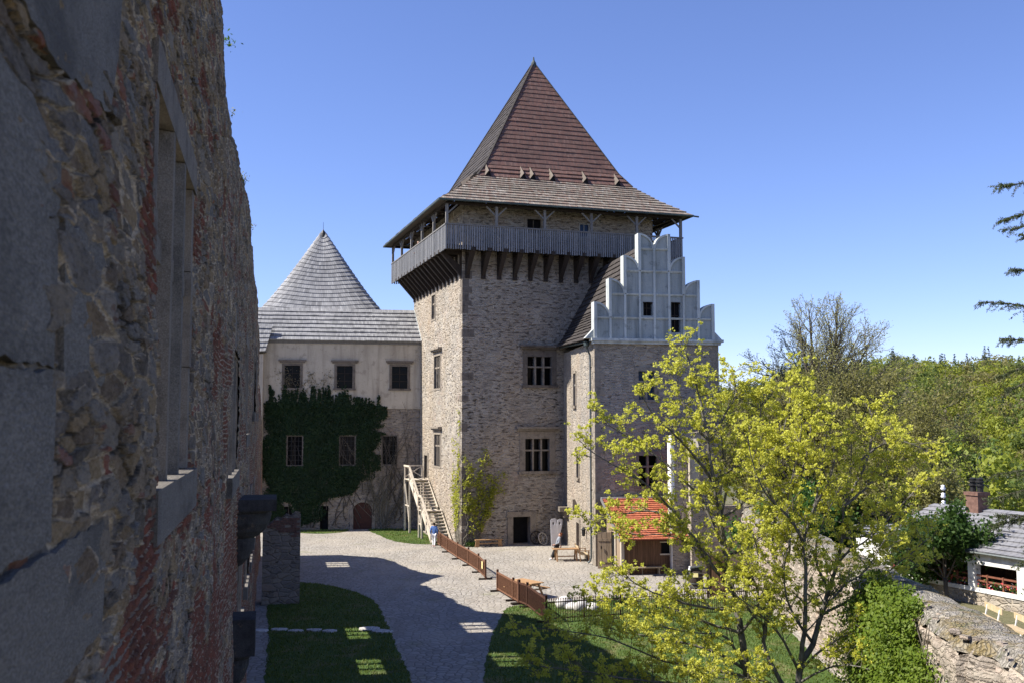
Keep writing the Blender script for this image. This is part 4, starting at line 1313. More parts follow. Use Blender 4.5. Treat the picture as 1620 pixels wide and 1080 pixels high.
# arched cellar door and two dark niches
xa, xb = -5.35, -3.85; xm = (xa + xb) / 2
m = MB()
for i in range(9):
    a0, a1 = pi * i / 9, pi * (i + 1) / 9
    q = [(xm + r * cos(a) * .75 * 1.0, 1.55 + r * sin(a) * .62) for r, a in ((1.0, a0), (1.36, a0), (1.36, a1), (1.0, a1))]
    m.prism(q, (0, .03, 0), (1, 0, 0), (0, 0, 1), (0, -.09, 0))
m.box(xa - .25, xa, -.06, .05, 0, 1.55); m.box(xb, xb + .25, -.06, .05, 0, 1.55)
dr = m.build('cellar_doorway', MT['frame_stone'], wing)
m = MB(); m.box(xa - .01, xb + .01, .08, .14, 0, 2.16); m.build('door', MT['old_door'], dr)
m = MB()
for i in range(8):
    a0, a1 = pi * i / 8, pi * (i + 1) / 8
    q = [(xm + .76 * cos(a0), 1.55 + .62 * sin(a0)), (xm + .76 * cos(a1), 1.55 + .62 * sin(a1)), (xm + .76 * cos(a1), 2.3), (xm + .76 * cos(a0), 2.3)]
    m.prism(q[::-1], (0, .0, 0), (1, 0, 0), (0, 0, 1), (0, .06, 0))
m.build('arch_spandrel', MT['cellar_stone'], dr)
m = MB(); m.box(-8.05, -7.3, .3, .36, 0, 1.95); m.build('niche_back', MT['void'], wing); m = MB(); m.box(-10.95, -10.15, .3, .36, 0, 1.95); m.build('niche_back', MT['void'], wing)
m = MB(); m.box(X0 - .1, .25, -.28, .1, 15.14, 15.28); m.box(X0 - .05, .2, -.14, .05, 15.0, 15.14); m.build('eaves_board', MT['timber_grey'], wing)
# silver shingle roof: lower slope then a rounded pyramid
m = MB()
roof_plane(m, (X0 - .3, -.42, 15.22), (.15, -.42, 15.22), (-.25, 2.6, 18.15), (X0 - .3, 2.6, 18.15), 8, thick=.05, lift=.05)
roof_plane(m, (.1, 8, 15.2), (X0 - .3, 8, 15.2), (X0 - .3, 2.6, 18.15), (-.25, 2.6, 18.15), 8)
rf = m.build('roof', MT['shingle_silver'], wing)
m = MB(); m.beam((.12, -.42, 15.3), (-.28, 2.6, 18.25), .18, .12); m.build('verge_board', MT['gable_white'], rf)
PCX, PCY = -8.15, 7.6
def sup(t, rx, ry, z, p=2.9):
    out = []
    n = 48
    for k in range(n):
        a = 2 * pi * k / n
        q = (abs(cos(a)) ** p + abs(sin(a)) ** p) ** (-1 / p)
        out.append(Vector((PCX + rx * q * cos(a), PCY + ry * q * sin(a), z)))
    return out
prof = [(5.3, 17.3), (5.0, 17.9), (4.72, 18.5)]
rows = 22
z0, z1 = 17.0, 25.4
m = MB()
prev = None
for i in range(rows):
    t0, t1 = i / rows, (i + 1) / rows
    def rad(t): return 5.35 * (1 - t) ** .98 + .5 * (1 - t) ** 5 + .07
    za, zb = z0 + (z1 - z0) * t0, z0 + (z1 - z0) * t1
    # courses dip slightly at the corners as on the real roof
    pp = 6.5 - 2.6 * t0
    A = sup(0, rad(t0) + .06, rad(t0) + .06, za, pp); Bq = sup(0, rad(t1), rad(t1), zb, 6.5 - 2.6 * t1); C0 = sup(0, rad(t0) - .03, rad(t0) - .03, za, pp)
    n = len(A); per = 2 * pi * rad(t0)
    for k in range(n):
        k2 = (k + 1) % n
        dz = [Vector((0, 0, (.75 * abs(cos(2 * pi * q / n)) ** 2.2 - .1) * (1 - .45 * t0))) for q in (k, k2)]
        u = [(per * q / n + i * .31) for q in (k, k + 1)]
        m.face([A[k] + dz[0], A[k2] + dz[1], Bq[k2] + dz[1] * .95, Bq[k] + dz[0] * .95], [(u[0], i * .42 + .01), (u[1], i * .42 + .01), (u[1], i * .42 + .40), (u[0], i * .42 + .40)])
        m.face([C0[k] + dz[0], C0[k2] + dz[1], A[k2] + dz[1], A[k] + dz[0]], [(u[0], i * .42), (u[1], i * .42), (u[1], i * .42), (u[0], i * .42)])
pr = m.build('pyramid_roof', MT['shingle_silver'], wing)
m = MB(); m.lathe([(.34, -.5), (.2, .0), (.07, .25), (.02, .35), (.012, 1.0), (0, 1.02)], (PCX, PCY, z1 + .1), 10); m.build('finial', MT['cast_black'], pr)
# small flared side roof where the wing turns the corner on the left
m = MB()
A, B_, C_, D_ = Vector((-15.5, -1.35, 14.0)), Vector((-12.45, -1.35, 14.25)), Vector((-11.95, .05, 16.5)), Vector((-15.5, .05, 16.6))
roof_plane(m, A, B_, C_, D_, 6, thick=.05)
m.face([B_, Vector((-12.3, .2, 15.2)), C_]); m.face([A, Vector((-15.5, 0, 14)), Vector((-12.4, 0, 14.2)), B_])
m.build('side_roof', MT['shingle_silver'], wing)
m = MB(); m.box(-15.4, -12.62, -1.15, -.06, 0, 14.05); m.build('side_turret', MT['wing_plaster'], wing)

# ------------------------------------------------------------------ wooden stair on the sunlit side of the keep
stair = thing('wooden_staircase', 'pale weathered wooden staircase in two flights climbing the sunlit side of the keep', 'staircase', (TX, TY, 0), TROT)
sx0, sx1 = -1.62, -.12
def flight(y0, y1, z0, z1, n):
    for i in range(n):
        f = (i + .5) / n
        y = y0 + (y1 - y0) * f; z = z0 + (z1 - z0) * (i + 1) / n
        m = MB(); m.box(sx0 + .08, sx1 - .08, y - .17, y + .17, z - .07, z); m.build('tread', MT['timber_pale'], stair)
    for x in (sx0 + .04, sx1 - .04):
        m = MB(); m.beam((x, y0 - .1, z0 + .05), (x, y1 + .1, z1 - .02), .08, .30); m.build('stringer', MT['timber_pale'], stair)
    m = MB(); m.beam((sx0, y0 - .1, z0 + 1.05), (sx0, y1 + .1, z1 + 1.02), .10, .14); m.build('handrail', MT['timber_pale'], stair)
    m = MB(); m.beam((sx0, y0, z0 + .6), (sx0, y1, z1 + .55), .05, .10); m.build('rail', MT['timber_pale'], stair)
    for f in (.02, .5, .98):
        y = y0 + (y1 - y0) * f; z = z0 + (z1 - z0) * f
        m = MB(); m.box(sx0 - .05, sx0 + .05, y - .05, y + .05, z - .1, z + 1.03); m.build('baluster', MT['timber_pale'], stair)
flight(2.3, 5.4, 0, 2.1, 10)
flight(6.5, 9.7, 2.1, 4.15, 10)
for y0, y1, z in ((5.4, 6.5, 2.1), (9.7, 11.7, 4.15)):
    m = MB()
    k = int((sx1 - sx0) / .19)
    for i in range(k): m.box(sx0 + .19 * i, sx0 + .19 * i + .18, y0, y1, z - .06, z)
    m.box(sx0, sx1, y0 - .02, y0 + .06, z - .26, z - .06); m.box(sx0, sx1, y1 - .08, y1, z - .26, z - .06)
    m.build('landing', MT['timber_pale'], stair)
    m = MB(); m.beam((sx0, y0, z + 1.03), (sx0, y1, z + 1.03), .10, .12); m.build('handrail', MT['timber_pale'], stair)
    for y in (y0 + .06, y1 - .06):
        for x in (sx0 + .06, sx1 - .1):
            m = MB(); m.box(x - .07, x + .07, y - .07, y + .07, 0, z - .06); m.build('post', MT['timber_pale'], stair)
    m = MB(); m.beam((sx0 + .06, y0 + .1, .5), (sx0 + .06, y1 - .1, z - .4), .07, .09); m.beam((sx0 + .06, y0 + .13, z * .5), (sx0 + .06, y1 - .13, z * .5), .07, .08); m.build('cross_brace', MT['timber_pale'], stair)
m = MB(); m.box(sx0, sx1, 11.62, 11.7, 5.1, 5.2); m.beam((sx0 + .1, 11.66, 4.3), (sx1 - .1, 11.66, 5.1), .05, .07); m.beam((sx0 + .1, 11.67, 5.1), (sx1 - .1, 11.67, 4.3), .05, .07); m.box(sx0, sx0 + .1, 11.6, 11.7, 4.15, 5.1); m.box(sx1 - .1, sx1, 11.6, 11.7, 4.15, 5.1)
m.build('end_rail', MT['timber_pale'], stair)

# ------------------------------------------------------------------ low brown courtyard fences
def fence_run(pts, label, hgt, mat='fence_brown', notice=False, dense=.05):
    x0, y0 = pts[0]
    t = thing('wooden_fence', label, 'fence', (x0, y0, 0))
    L_ = [(x - x0, y - y0) for x, y in pts]
    for i, (x, y) in enumerate(L_):
        a = L_[max(i - 1, 0)]; b = L_[min(i + 1, len(L_) - 1)]
        d = Vector((b[0] - a[0], b[1] - a[1], 0)).normalized(); s = Vector((-d.y, d.x, 0))
        m = MB(); m.obox((x, y, hgt / 2 + .06), d * .05, s * .05, (0, 0, hgt / 2 + .06)); m.face([(x + .05, y - .05, hgt + .12), (x + .05, y + .05, hgt + .12), (x, y, hgt + .18)]); m.face([(x - .05, y + .05, hgt + .12), (x - .05, y - .05, hgt + .12), (x, y, hgt + .18)])
        p = m.build('post', MT[mat], t)
        m = MB(); m.beam(Vector((x, y, .05)) - s * .38, Vector((x, y, .05)) + s * .38, .09, .08); m.build('foot', MT['timber_dark'], p)
    for i in range(len(L_) - 1):
        a = Vector((*L_[i], 0)); b = Vector((*L_[i + 1], 0)); d = (b - a).normalized(); ln = (b - a).length
        for z in (.16, hgt - .04):
            m = MB(); m.beam(a + Vector((0, 0, z)), b + Vector((0, 0, z)), .06, .075); m.build('rail', MT[mat], t)
        m = MB()
        k = int(ln / dense)
        for j in range(1, k):
            q = a + d * ln * j / k
            m.beam(q + Vector((0, 0, .19)), q + Vector((0, 0, hgt - .06)), dense * .62, .018, up=(d.x, d.y, 0))
        m.build('slat_infill', MT[mat], t)
    if notice:
        a = Vector((*L_[-2], 0)); b = Vector((*L_[-1], 0)); d = (b - a).normalized(); s = Vector((-d.y, d.x, 0))
        c = a.lerp(b, .68) + Vector((0, 0, .68))
        m = MB(); m.obox(c + s * .06 * (1 if s.x < 0 else -1), d * .16, s * .006, (0, 0, .2)); m.build('notice_sheet', MT['paper_yellow'], t)
    return t
fence_run([(-5.2, 72.9), (-4.29, 69.06), (-3.43, 65.6), (-2.63, 62.7), (-1.93, 59.8), (-1.46, 57.2)], 'long run of brown slatted fence panels on feet from the stair into the courtyard', .98, notice=True)
fence_run([(-.74, 53.2), (.06, 50.4), (.30, 49.6)], 'short brown slatted fence beside the picnic table at the lawn corner', 1.0)
fence_run([(.34, 49.45), (.72, 48.6), (1.47, 45.0)], 'dark brown fence panel in the shade at the lawn edge', 1.05, mat='iron_rust')
# railing of thin iron bars across the lawn
rail = thing('iron_railing', 'low dark iron railing of thin upright bars across the sunny lawn', 'railing', (1.5, 45.0, 0))
ra, rb = Vector((0, 0, 0)), Vector((9.9, 3.2, 0))
rd = rb - ra; k = 96
for z in (.18, .86):
    m = MB(); m.beam(ra + Vector((0, 0, z)), rb + Vector((0, 0, z)), .035, .045); m.build('rail', MT['iron_rust'], rail)
for i in range(k + 1):
    q = ra + rd * i / k
    m = MB(); big = i % 16 == 0
    m.tube([q, q + Vector((0, 0, 1.12 if big else .98))], .035 if big else .014, 5); m.lathe([(.03 if not big else .05, 0), (.03, .03), (0, .09)], tuple(q + Vector((0, 0, 1.1 if big else .96))), 5)
    m.build('post' if big else 'bar', MT['iron_rust'], rail)

# ------------------------------------------------------------------ tables and benches
def picnic_table(loc, rz, label, seats=True, mat='timber_grey', leg='timber_warm'):
    t = thing('picnic_table', label, 'table', loc, rz)
    m = MB()
    for i in range(5): m.box(-.85, .85, -.40 + i * .162, -.40 + i * .162 + .15, .72, .76)
    m.build('tabletop', MT[mat], t, bevel=.006)
    for x in (-.62, .62):
        for s in (-1, 1):
            m = MB(); m.beam((x, s * .55 if seats else s * .36, 0), (x, s * .2, .72), .07, .09, up=(1, 0, 0)); m.build('leg', MT[leg], t)
        m = MB(); m.box(x - .03, x + .03, -.36, .36, .63, .72); m.build('crossbar', MT[leg], t)
        if seats:
            m = MB(); m.box(x - .035, x + .035, -.78, .78, .37, .43); m.build('seat_bearer', MT[leg], t)
    if seats:
        for s in (-1, 1):
            m = MB(); m.box(-.85, .85, s * .68 - .13, s * .68 + .13, .43, .47); m.build('seat', MT[mat], t, bevel=.006)
    else:
        m = MB(); m.box(-.6, .6, -.03, .03, .25, .31); m.build('stretcher', MT[leg], t)
    return t
picnic_table((.74, 51.75, 0), radians(128), 'wooden picnic table with benches on the lit cobbles behind the short fence', mat='timber_warm')
picnic_table((3.38, 64.95, 0), radians(8), 'small plain wooden table next to the slatted bench by the annex door', seats=False, mat='timber_warm')
# slatted bench with a back, by the annex
t = thing('garden_bench', 'wooden garden bench with backrest and armrests against the annex wall', 'bench', (4.45, 65.1, 0), radians(96 + 180))
m = MB()
for i in range(4): m.box(-.68, .68, -.26 + i * .13, -.26 + i * .13 + .11, .42, .455)
m.build('seat', MT['timber_straw'], t, bevel=.005)
m = MB()
for i in range(3): m.beam((-.66, -.29 - i * .035, .58 + i * .14), (.66, -.29 - i * .035, .58 + i * .14), .03, .11)
m.build('backrest', MT['timber_straw'], t)
for x in (-.64, .64):
    m = MB(); m.beam((x, -.25, 0), (x, -.38, .98), .06, .06); m.build('leg', MT['timber_warm'], t)
    m = MB(); m.box(x - .03, x + .03, .22, .28, 0, .66); m.build('leg', MT['timber_warm'], t)
    m = MB(); m.box(x - .035, x + .035, -.33, .30, .66, .70); m.build('armrest', MT['timber_warm'], t)
m = MB(); m.box(-.62, .62, .20, .24, .34, .42); m.build('apron', MT['timber_warm'], t)
# plain bench under the climbing plant
t = thing('plain_bench', 'plain backless wooden bench along the keep wall left of the dark door', 'bench', (-1.62, 72.15, 0), TROT)
m = MB(); m.box(-.98, .98, -.17, .17, .46, .52); m.build('seat', MT['timber_warm'], t, bevel=.008)
for x in (-.8, .8):
    m = MB(); m.beam((x * 1.06, 0, 0), (x, 0, .46), .3, .06, up=(0, 1, 0), w2=.24); m.build('leg', MT['timber_warm'], t)
m = MB(); m.box(-.85, .85, -.02, .02, .2, .28); m.build('stretcher', MT['timber_warm'], t)

# two old cart wheels leaning by the door
def wheel(loc, rz, tilt, r, mat, label):
    t = thing('cart_wheel', label, 'wheel', loc, rz, 'cart wheels leaning by the keep door')
    ring_ = [(r * cos(2 * pi * i / 28), 0, r * sin(2 * pi * i / 28)) for i in range(28)]
    def tr(p): return (p[0], p[1] * cos(tilt) + (p[2] + r) * sin(tilt), (p[2] + r) * cos(tilt) - p[1] * sin(tilt) + .04)
    m = MB(); m.tube([tr(p) for p in ring_ + ring_[:2]], .042, 6, cap=False); m.build('rim', MT[mat], t, smooth=True)
    for i in range(10):
        a = 2 * pi * i / 10
        m = MB(); m.tube([tr((.07 * cos(a), 0, .07 * sin(a))), tr((r * cos(a), 0, r * sin(a)))], .02, 5); m.build('spoke', MT[mat], t)
    m = MB(); m.tube([tr((0, -.12, 0)), tr((0, -.05, 0)), tr((0, .06, 0))], [.06, .09, .08], 8); m.build('hub', MT[mat], t)
wheel((2.28, 73.2, 0), TROT + .5, .32, .42, 'timber_pale', 'pale spoked cart wheel standing right of the dark keep door')
wheel((1.78, 73.45, 0), TROT, .25, .45, 'timber_dark', 'dark brown cart wheel leaning on the wall behind the pale wheel')

# painted photo board with face holes, leaning in the corner
t = thing('photo_board', 'white two-lobed photo board with face holes leaning in the shaded wall corner', 'photo board', (3.08, 72.6, 0), TROT + .15)
def board(outline, hole, dy, tilt):
    me = bpy.data.meshes.new('panel'); bm = bmesh.new()
    ov = [bm.verts.new((x, 0, z)) for x, z in outline]; hv = [bm.verts.new((hole[0] + hole[2] * cos(2 * pi * i / 12), 0, hole[1] + hole[2] * 1.25 * sin(2 * pi * i / 12))) for i in range(12)]
    es = [bm.edges.new((v[i], v[(i + 1) % len(v)])) for v in (ov, hv) for i in range(len(v))]
    bmesh.ops.triangle_fill(bm, use_beauty=True, edges=es)
    r = bmesh.ops.extrude_face_region(bm, geom=bm.faces[:])
    bmesh.ops.translate(bm, vec=(0, .025, 0), verts=[g for g in r['geom'] if isinstance(g, bmesh.types.BMVert)])
    bmesh.ops.recalc_face_normals(bm, faces=bm.faces[:])
    bm.to_mesh(me); bm.free(); me.materials.append(MT['board_white'])
    o = bpy.data.objects.new('panel', me); COL.objects.link(o); o.parent = t; o.location = (0, dy, 0); o.rotation_euler = (-tilt, 0, 0)
board([(-.36, 0), (.17, 0), (.17, 1.84), (.05, 1.93), (-.18, 1.9), (-.30, 1.8), (-.33, 1.2)], (-.10, 1.56, .085), 0, .12)
board([(.19, 0), (.40, 0), (.44, .9), (.62, 1.45), (.66, 1.82), (.45, 1.86), (.26, 1.78), (.19, 1.4)], (.42, 1.55, .08), .05, .10)
m = MB(); m.beam((-.2, .05, .02), (-.2, .55, .02), .05, .05); m.beam((.3, .05, .02), (.3, .55, .02), .05, .05); m.build('prop_foot', MT['timber_dark'], t)

# ------------------------------------------------------------------ shed with the red tile roof
SRX, SRY = 5.35, 62.25
shed = thing('tiled_shed', 'lean-to wooden shed with bright orange-red tile roof against the annex', 'shed', (SRX, SRY, 0), radians(10))
# local: y=0 at the annex wall, -y towards the camera
sw, sd = 5.35, 3.35
m = MB()
wall_sheet(m, (0.35, -sd), (sw, -sd), 0, 2.3, [(2.3, 3.2, 1.15, 1.75)], .1)
m.build('plank_front', MT['board_brown'], shed)
m = MB()
def side(x, out):
    P = [(x, 0, 0), (x, -sd, 0), (x, -sd, 2.3), (x, -.02, 4.0)]
    return P if out else P[::-1]
m.face([(0.35, -.3, 0), (.35, -1.0, 0), (.35, -1.0, 3.4), (.35, -.3, 3.8)]); m.face([(.35, -1.0, 2.2), (.35, -2.05, 2.2), (.35, -2.05, 2.95), (.35, -1.0, 3.4)]); m.face([(.35, -2.05, 0), (.35, -sd, 0), (.35, -sd, 2.3), (.35, -2.05, 2.95)]); m.face([(.35, -.02, 0), (.35, -.3, 0), (.35, -.3, 3.8), (.35, -.02, 4.0)])
m.face([(sw, -sd, 0), (sw, -.02, 0), (sw, -.02, 4.0), (sw, -sd, 2.3)])
m.build('side_boards', MT['board_pale'], shed)
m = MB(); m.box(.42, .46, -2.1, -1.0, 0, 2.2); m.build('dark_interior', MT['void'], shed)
m = MB(); m.obox((-.02, -.82, 1.08), (.38, -.10, 0), (.012, .03, 0), (0, 0, 1.06))
for z in (.45, 1.7): m.obox((-.03, -.855, z), (.36, -.095, 0), (.006, .02, 0), (0, 0, .08))
dl = m.build('door', MT['board_pale'], shed)
m = MB(); m.obox((-.22, -.86, 1.25), (.04, 0, 0), (0, .02, 0), (0, 0, .08)); m.build('latch', MT['iron'], dl)
for x, y in ((.35, -2.12), (.35, -sd), (sw, -sd)):
    m = MB(); m.box(x - .09, x + .09, y - .09, y + .09, 0, 2.32 if y == -sd else 2.9); m.build('post', MT['timber_pale'] if x < 1 else MT['timber_dark'], shed)
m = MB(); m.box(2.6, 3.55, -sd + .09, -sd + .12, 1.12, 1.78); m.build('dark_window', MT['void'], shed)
m = MB(); m.box(2.58, 3.58, -sd - .05, -sd, 1.06, 1.14); m.box(2.58, 3.58, -sd - .04, -sd, 1.76, 1.82); m.build('window_trim', MT['timber_pale'], shed)
m = MB(); m.box(.5, 2.6, -sd - .35, -sd - .02, .38, .44); m.box(.6, .68, -sd - .3, -sd - .05, 0, .38); m.box(2.4, 2.48, -sd - .3, -sd - .05, 0, .38); m.build('plank_seat', MT['timber_straw'], shed)
m = MB()
roof_plane(m, (.0, -sd - .75, 2.02), (sw + .35, -sd - .75, 2.02), (sw + .35, .0, 4.05), (.0, .0, 4.05), 20, thick=.05, lift=.02)
m.face([(.0, -sd - .75, 1.98), (.0, 0, 3.98), (sw + .35, 0, 3.98), (sw + .35, -sd - .75, 1.98)])
m.build('roof', MT['tile_red'], shed)
m = MB(); m.beam((.0, -sd - .78, 2.0), (.0, 0, 4.04), .05, .2); m.build('verge_board', MT['timber_grey'], shed); m = MB(); m.beam((sw + .35, -sd - .78, 2.0), (sw + .35, 0, 4.04), .05, .2); m.build('verge_board', MT['timber_grey'], shed)
m = MB(); m.box(0, sw + .3, -.12, -.01, 4.03, 4.13); m.build('flashing', MT['gable_white'], shed)

# barrel, with bottles and a yellow card on it
t = thing('wooden_barrel', 'dark wooden barrel with hoops and a yellow card standing right of the tiled shed', 'barrel', (9.6, 54.3, 0))
m = MB(); m.lathe([(.0, 0), (.31, 0), (.385, .25), (.40, .45), (.385, .65), (.32, .9), (.0, .9)], (0, 0, 0), 16); m.build('staves', MT['timber_dark'], t, smooth=True)
for z, r in ((.1, .35), (.28, .395), (.62, .395), (.8, .352)):
    m = MB(); m.lathe([(r, -.025), (r + .012, -.025), (r + .012, .025), (r, .025)], (0, 0, z), 16); m.build('hoop', MT['zinc'], t)
m = MB(); m.obox((-.08, -.40, .72), (.13, .0, 0), (0, .006, 0), (0, .02, .1)); m.build('card', MT['paper_yellow'], t)
t = thing('dark_tray', 'dark tray with a slanted lid lying on the barrel', 'tray', (9.6, 54.3, .9))
m = MB(); m.box(-.3, .3, -.25, .25, .005, .12); m.build('tray_base', MT['cast_black'], t); m = MB(); m.obox((0, 0, .2), (.34, 0, .05), (0, .28, 0), (-.006, 0, .02)); m.build('lid', MT['zinc'], t)
t = thing('white_jug', 'small white jug standing on the barrel beside the tray', 'jug', (9.27, 54.12, .90))
m = MB(); m.lathe([(0, .002), (.06, .002), (.09, .1), (.05, .2), (.06, .25), (0, .25)], (0, 0, 0), 10); m.build('jug_body', MT['porcelain'], t, smooth=True)
# plank gate leaf beside the railing
t = thing('plank_gate', 'dark brown plank gate leaf standing by the iron railing behind the maple', 'gate', (9.75, 51.3, 0), radians(-12))
m = MB(); m.box(0, .85, -.03, .03, .06, 2.05); m.build('plank_panel', MT['board_brown'], t)
m = MB(); m.box(0, .85, -.06, -.03, .35, .47); m.box(0, .85, -.06, -.03, 1.55, 1.67); m.build('ledges', MT['timber_dark'], t)
m = MB(); m.box(-.14, -.01, -.07, .07, 0, 2.1); m.build('post', MT['timber_dark'], t)

# pale boulders at the corner of the railing
for i, (x, y, r, lab) in enumerate(((2.35, 48.5, .42, 'pale rounded boulder on the lawn by the fence corner, left one'), (3.15, 47.9, .36, 'pale boulder behind the iron railing, middle one of the row'), (3.75, 47.7, .33, 'smaller pale boulder behind the iron railing, right end of the row'), (2.72, 48.05, .26, 'small low grey boulder between the two larger pale ones'))):
    bm = bmesh.new(); bmesh.ops.create_icosphere(bm, subdivisions=3, radius=r)
    for v in bm.verts:
        f = 1 + .22 * sin(v.co.x * 7 / r * .3 + i) * cos(v.co.y * 5 / r * .4 + i * 2) + random.uniform(-.02, .02)
        v.co = Vector((v.co.x * f, v.co.y * f, v.co.z * .8 * f + r * .5))
    me = bpy.data.meshes.new('boulder'); bm.to_mesh(me); bm.free(); me.materials.append(MT['boulder'])
    me.polygons.foreach_set('use_smooth', [True] * len(me.polygons))
    o = bpy.data.objects.new('boulder', me); COL.objects.link(o); o.location = (x, y, 0); o.rotation_euler = (0, 0, i * 1.3)
    tag(o, lab, 'boulder', 'boulders by the iron railing')

# ------------------------------------------------------------------ tall ruined wall right of the shed
rw = thing('ruined_wall', 'tall rubble wall stub with a sunlit white plastered edge beside the tiled shed', 'ruined wall', (9.15, 59.2, 0), radians(8))
m = MB()
W_, D_, H_ = 3.0, .58, 8.05
tops = [(0, 7.4), (.12, 7.85), (.5, 8.05), (1.2, 8.0), (2.0, 8.12), (2.6, 7.95), (3.0, 7.7)]
for i in range(len(tops) - 1):
    (a, za), (b, zb) = tops[i], tops[i + 1]
    m.face([(a, 0, 0), (b, 0, 0), (b, 0, zb), (a, 0, za)]); m.face([(b, D_, 0), (a, D_, 0), (a, D_, za), (b, D_, zb)]); m.face([(a, 0, za), (b, 0, zb), (b, D_, zb), (a, D_, za)])
m.face([(3, 0, 0), (3, D_, 0), (3, D_, 7.7), (3, 0, 7.7)])
m.build('masonry', MT['curtain_stone'], rw)
m = MB(); m.box(-.05, 0, -.03, D_, 0, 7.42); m.prism([(-.05, 7.42), (.0, 7.42), (.13, 7.88), (.06, 7.86)], (0, -.03, 0), (1, 0, 0), (0, 0, 1), (0, D_ + .03, 0)); m.box(0, .16, -.05, 0, 4.2, 7.3)
m.build('plastered_edge', MT['white_render'], rw)
m = MB(); m.box(1.0, 1.55, -.35, 0, 3.9, 7.2); m.prism([(-.35, 7.2), (0, 7.2), (0, 7.7)], (1.0, 0, 0), (0, 1, 0), (0, 0, 1), (.55, 0, 0)); m.box(.98, 1.02, -.37, -.02, 3.9, 7.2)
m.build('buttress', MT['wing_plaster'], rw)
m = MB(); m.box(.9, 4.0, -.75, -.02, 0, 3.75); m.box(.85, 4.0, -.8, -.02, 3.75, 3.9); m.build('lower_wall', MT['annex_stone'], rw)

# ------------------------------------------------------------------ broad curtain wall along the right
cw_ = thing('curtain_wall', 'broad low castle wall with a mossy gravel top running down the right side', 'castle wall', (xin(0), 0, 0), -atan(.078))
def noise1(a, b): return .5 * sin(a * 1.7 + b) + .3 * sin(a * 4.3 + 2 * b) + .2 * sin(a * 9.1 + b * 3)
m = MB(); top = MB()
ys = np.arange(6, 62.01, .35)
def edge_in(y):
    """broken inner edge: bites out of the wall near the camera"""
    e = .07 * noise1(y, 1)
    if 18 < y < 24.2: e += .35 + .25 * noise1(y * 1.6, 2)
    return e
prof_n = 7
def topz(y, f): return 3.6 + .10 * noise1(y * .8, 3) * (1) + .05 * noise1(y * 1.9, f * 7) + .16 * sin(pi * f) - (.22 + .15 * noise1(y * 2.2, 5)) * (f == 0)
for i in range(len(ys) - 1):
    y0, y1 = ys[i], ys[i + 1]
    e0, e1 = edge_in(y0), edge_in(y1)
    m.face([(1.72, y0, -1.0), (1.72, y1, -1.0), (1.72, y1, topz(y1, 1)), (1.72, y0, topz(y0, 1))])
    for k in range(prof_n):
        f0, f1 = k / prof_n, (k + 1) / prof_n
        def X(f, e, y): return (e + .04 * noise1(y * 2, 4)) * (1 - f) + 1.72 * f
        top.face([(X(f0, e0, y0), y0, topz(y0, f0)), (X(f1, e0, y0), y0, topz(y0, f1)), (X(f1, e1, y1), y1, topz(y1, f1)), (X(f0, e1, y1), y1, topz(y1, f0))])
# rough inner face, fine enough for stones to stand out and holes to gape
fy = np.concatenate([np.arange(6, 34, .085), np.arange(34, 62.3, .3)]); nz = 44
rr = np.random.default_rng(5)
def face_pt(y, k):
    f = k / nz; e = edge_in(y); zt = topz(y, 0)
    return f, e, zt
cell = {}
def relief(y, z):
    # coursed stones: each a little in or out, some missing
    row = int(z / .17); off = (row * .37) % 1 * .5; q = (row, int((y + off + .06 * sin(z * 9)) / (.30 + .12 * ((row * 7) % 3))))
    if q not in cell: cell[q] = rr.normal(0, .028) + (.16 if rr.random() < .05 else 0)
    return cell[q]
V = []
for y in fy:
    e = edge_in(y); zt = topz(y, 0)
    for k in range(nz + 1):
        f = k / nz; z = zt * f
        x = e * f ** 1.5 + .04 * noise1(y * 2, 4 * f) + relief(y, z) * (1 if 0 < k < nz else .3) + (.12 * max(0, f - .93) / .07)
        V.append((x, y, z))
n1 = nz + 1; b0 = len(m.v); m.v.extend(V)
for i in range(len(fy) - 1):
    for k in range(nz):
        a = b0 + i * n1 + k
        m.f.append((a + n1, a, a + 1, a + n1 + 1)); m.uv.append(None); m.mi.append(0)
m.face([(0, 6, 0), (1.72, 6, 0), (1.72, 6, 3.5), (0, 6, 3.5)])
m.build('masonry', MT['curtain_stone'], cw_)
top.build('mossy_top', MT['wall_cap'], cw_, smooth=True, weld=True)
# loose stones along the broken edge
m = MB()
for i in range(90):
    y = random.uniform(17, 40); s = random.uniform(.04, .11)
    x = edge_in(y) + random.uniform(-.02, .45) + .05
    a = random.uniform(0, pi)
    m.obox((x, y, topz(y, .15) + s * .15), (cos(a) * s, sin(a) * s, 0), (-sin(a) * s * .7, cos(a) * s * .7, random.uniform(-.02, .02)), (0, 0, s * .45))
m.build('loose_stones', MT['curtain_stone'], cw_, bevel=.02)['kind'] = 'stuff'

# ------------------------------------------------------------------ the house beyond the wall
HAZ = radians(-22)
hd = Vector((-sin(radians(22)) * 1, cos(radians(22)), 0))       # runs away from the camera
hr = Vector((cos(radians(22)), sin(radians(22)), 0))
hp = Vector((21.3, 39.0, 1.2))
house = thing('grey_roofed_house', 'white house with a grey roof and open flower veranda beyond the castle wall', 'house', tuple(hp), radians(22))
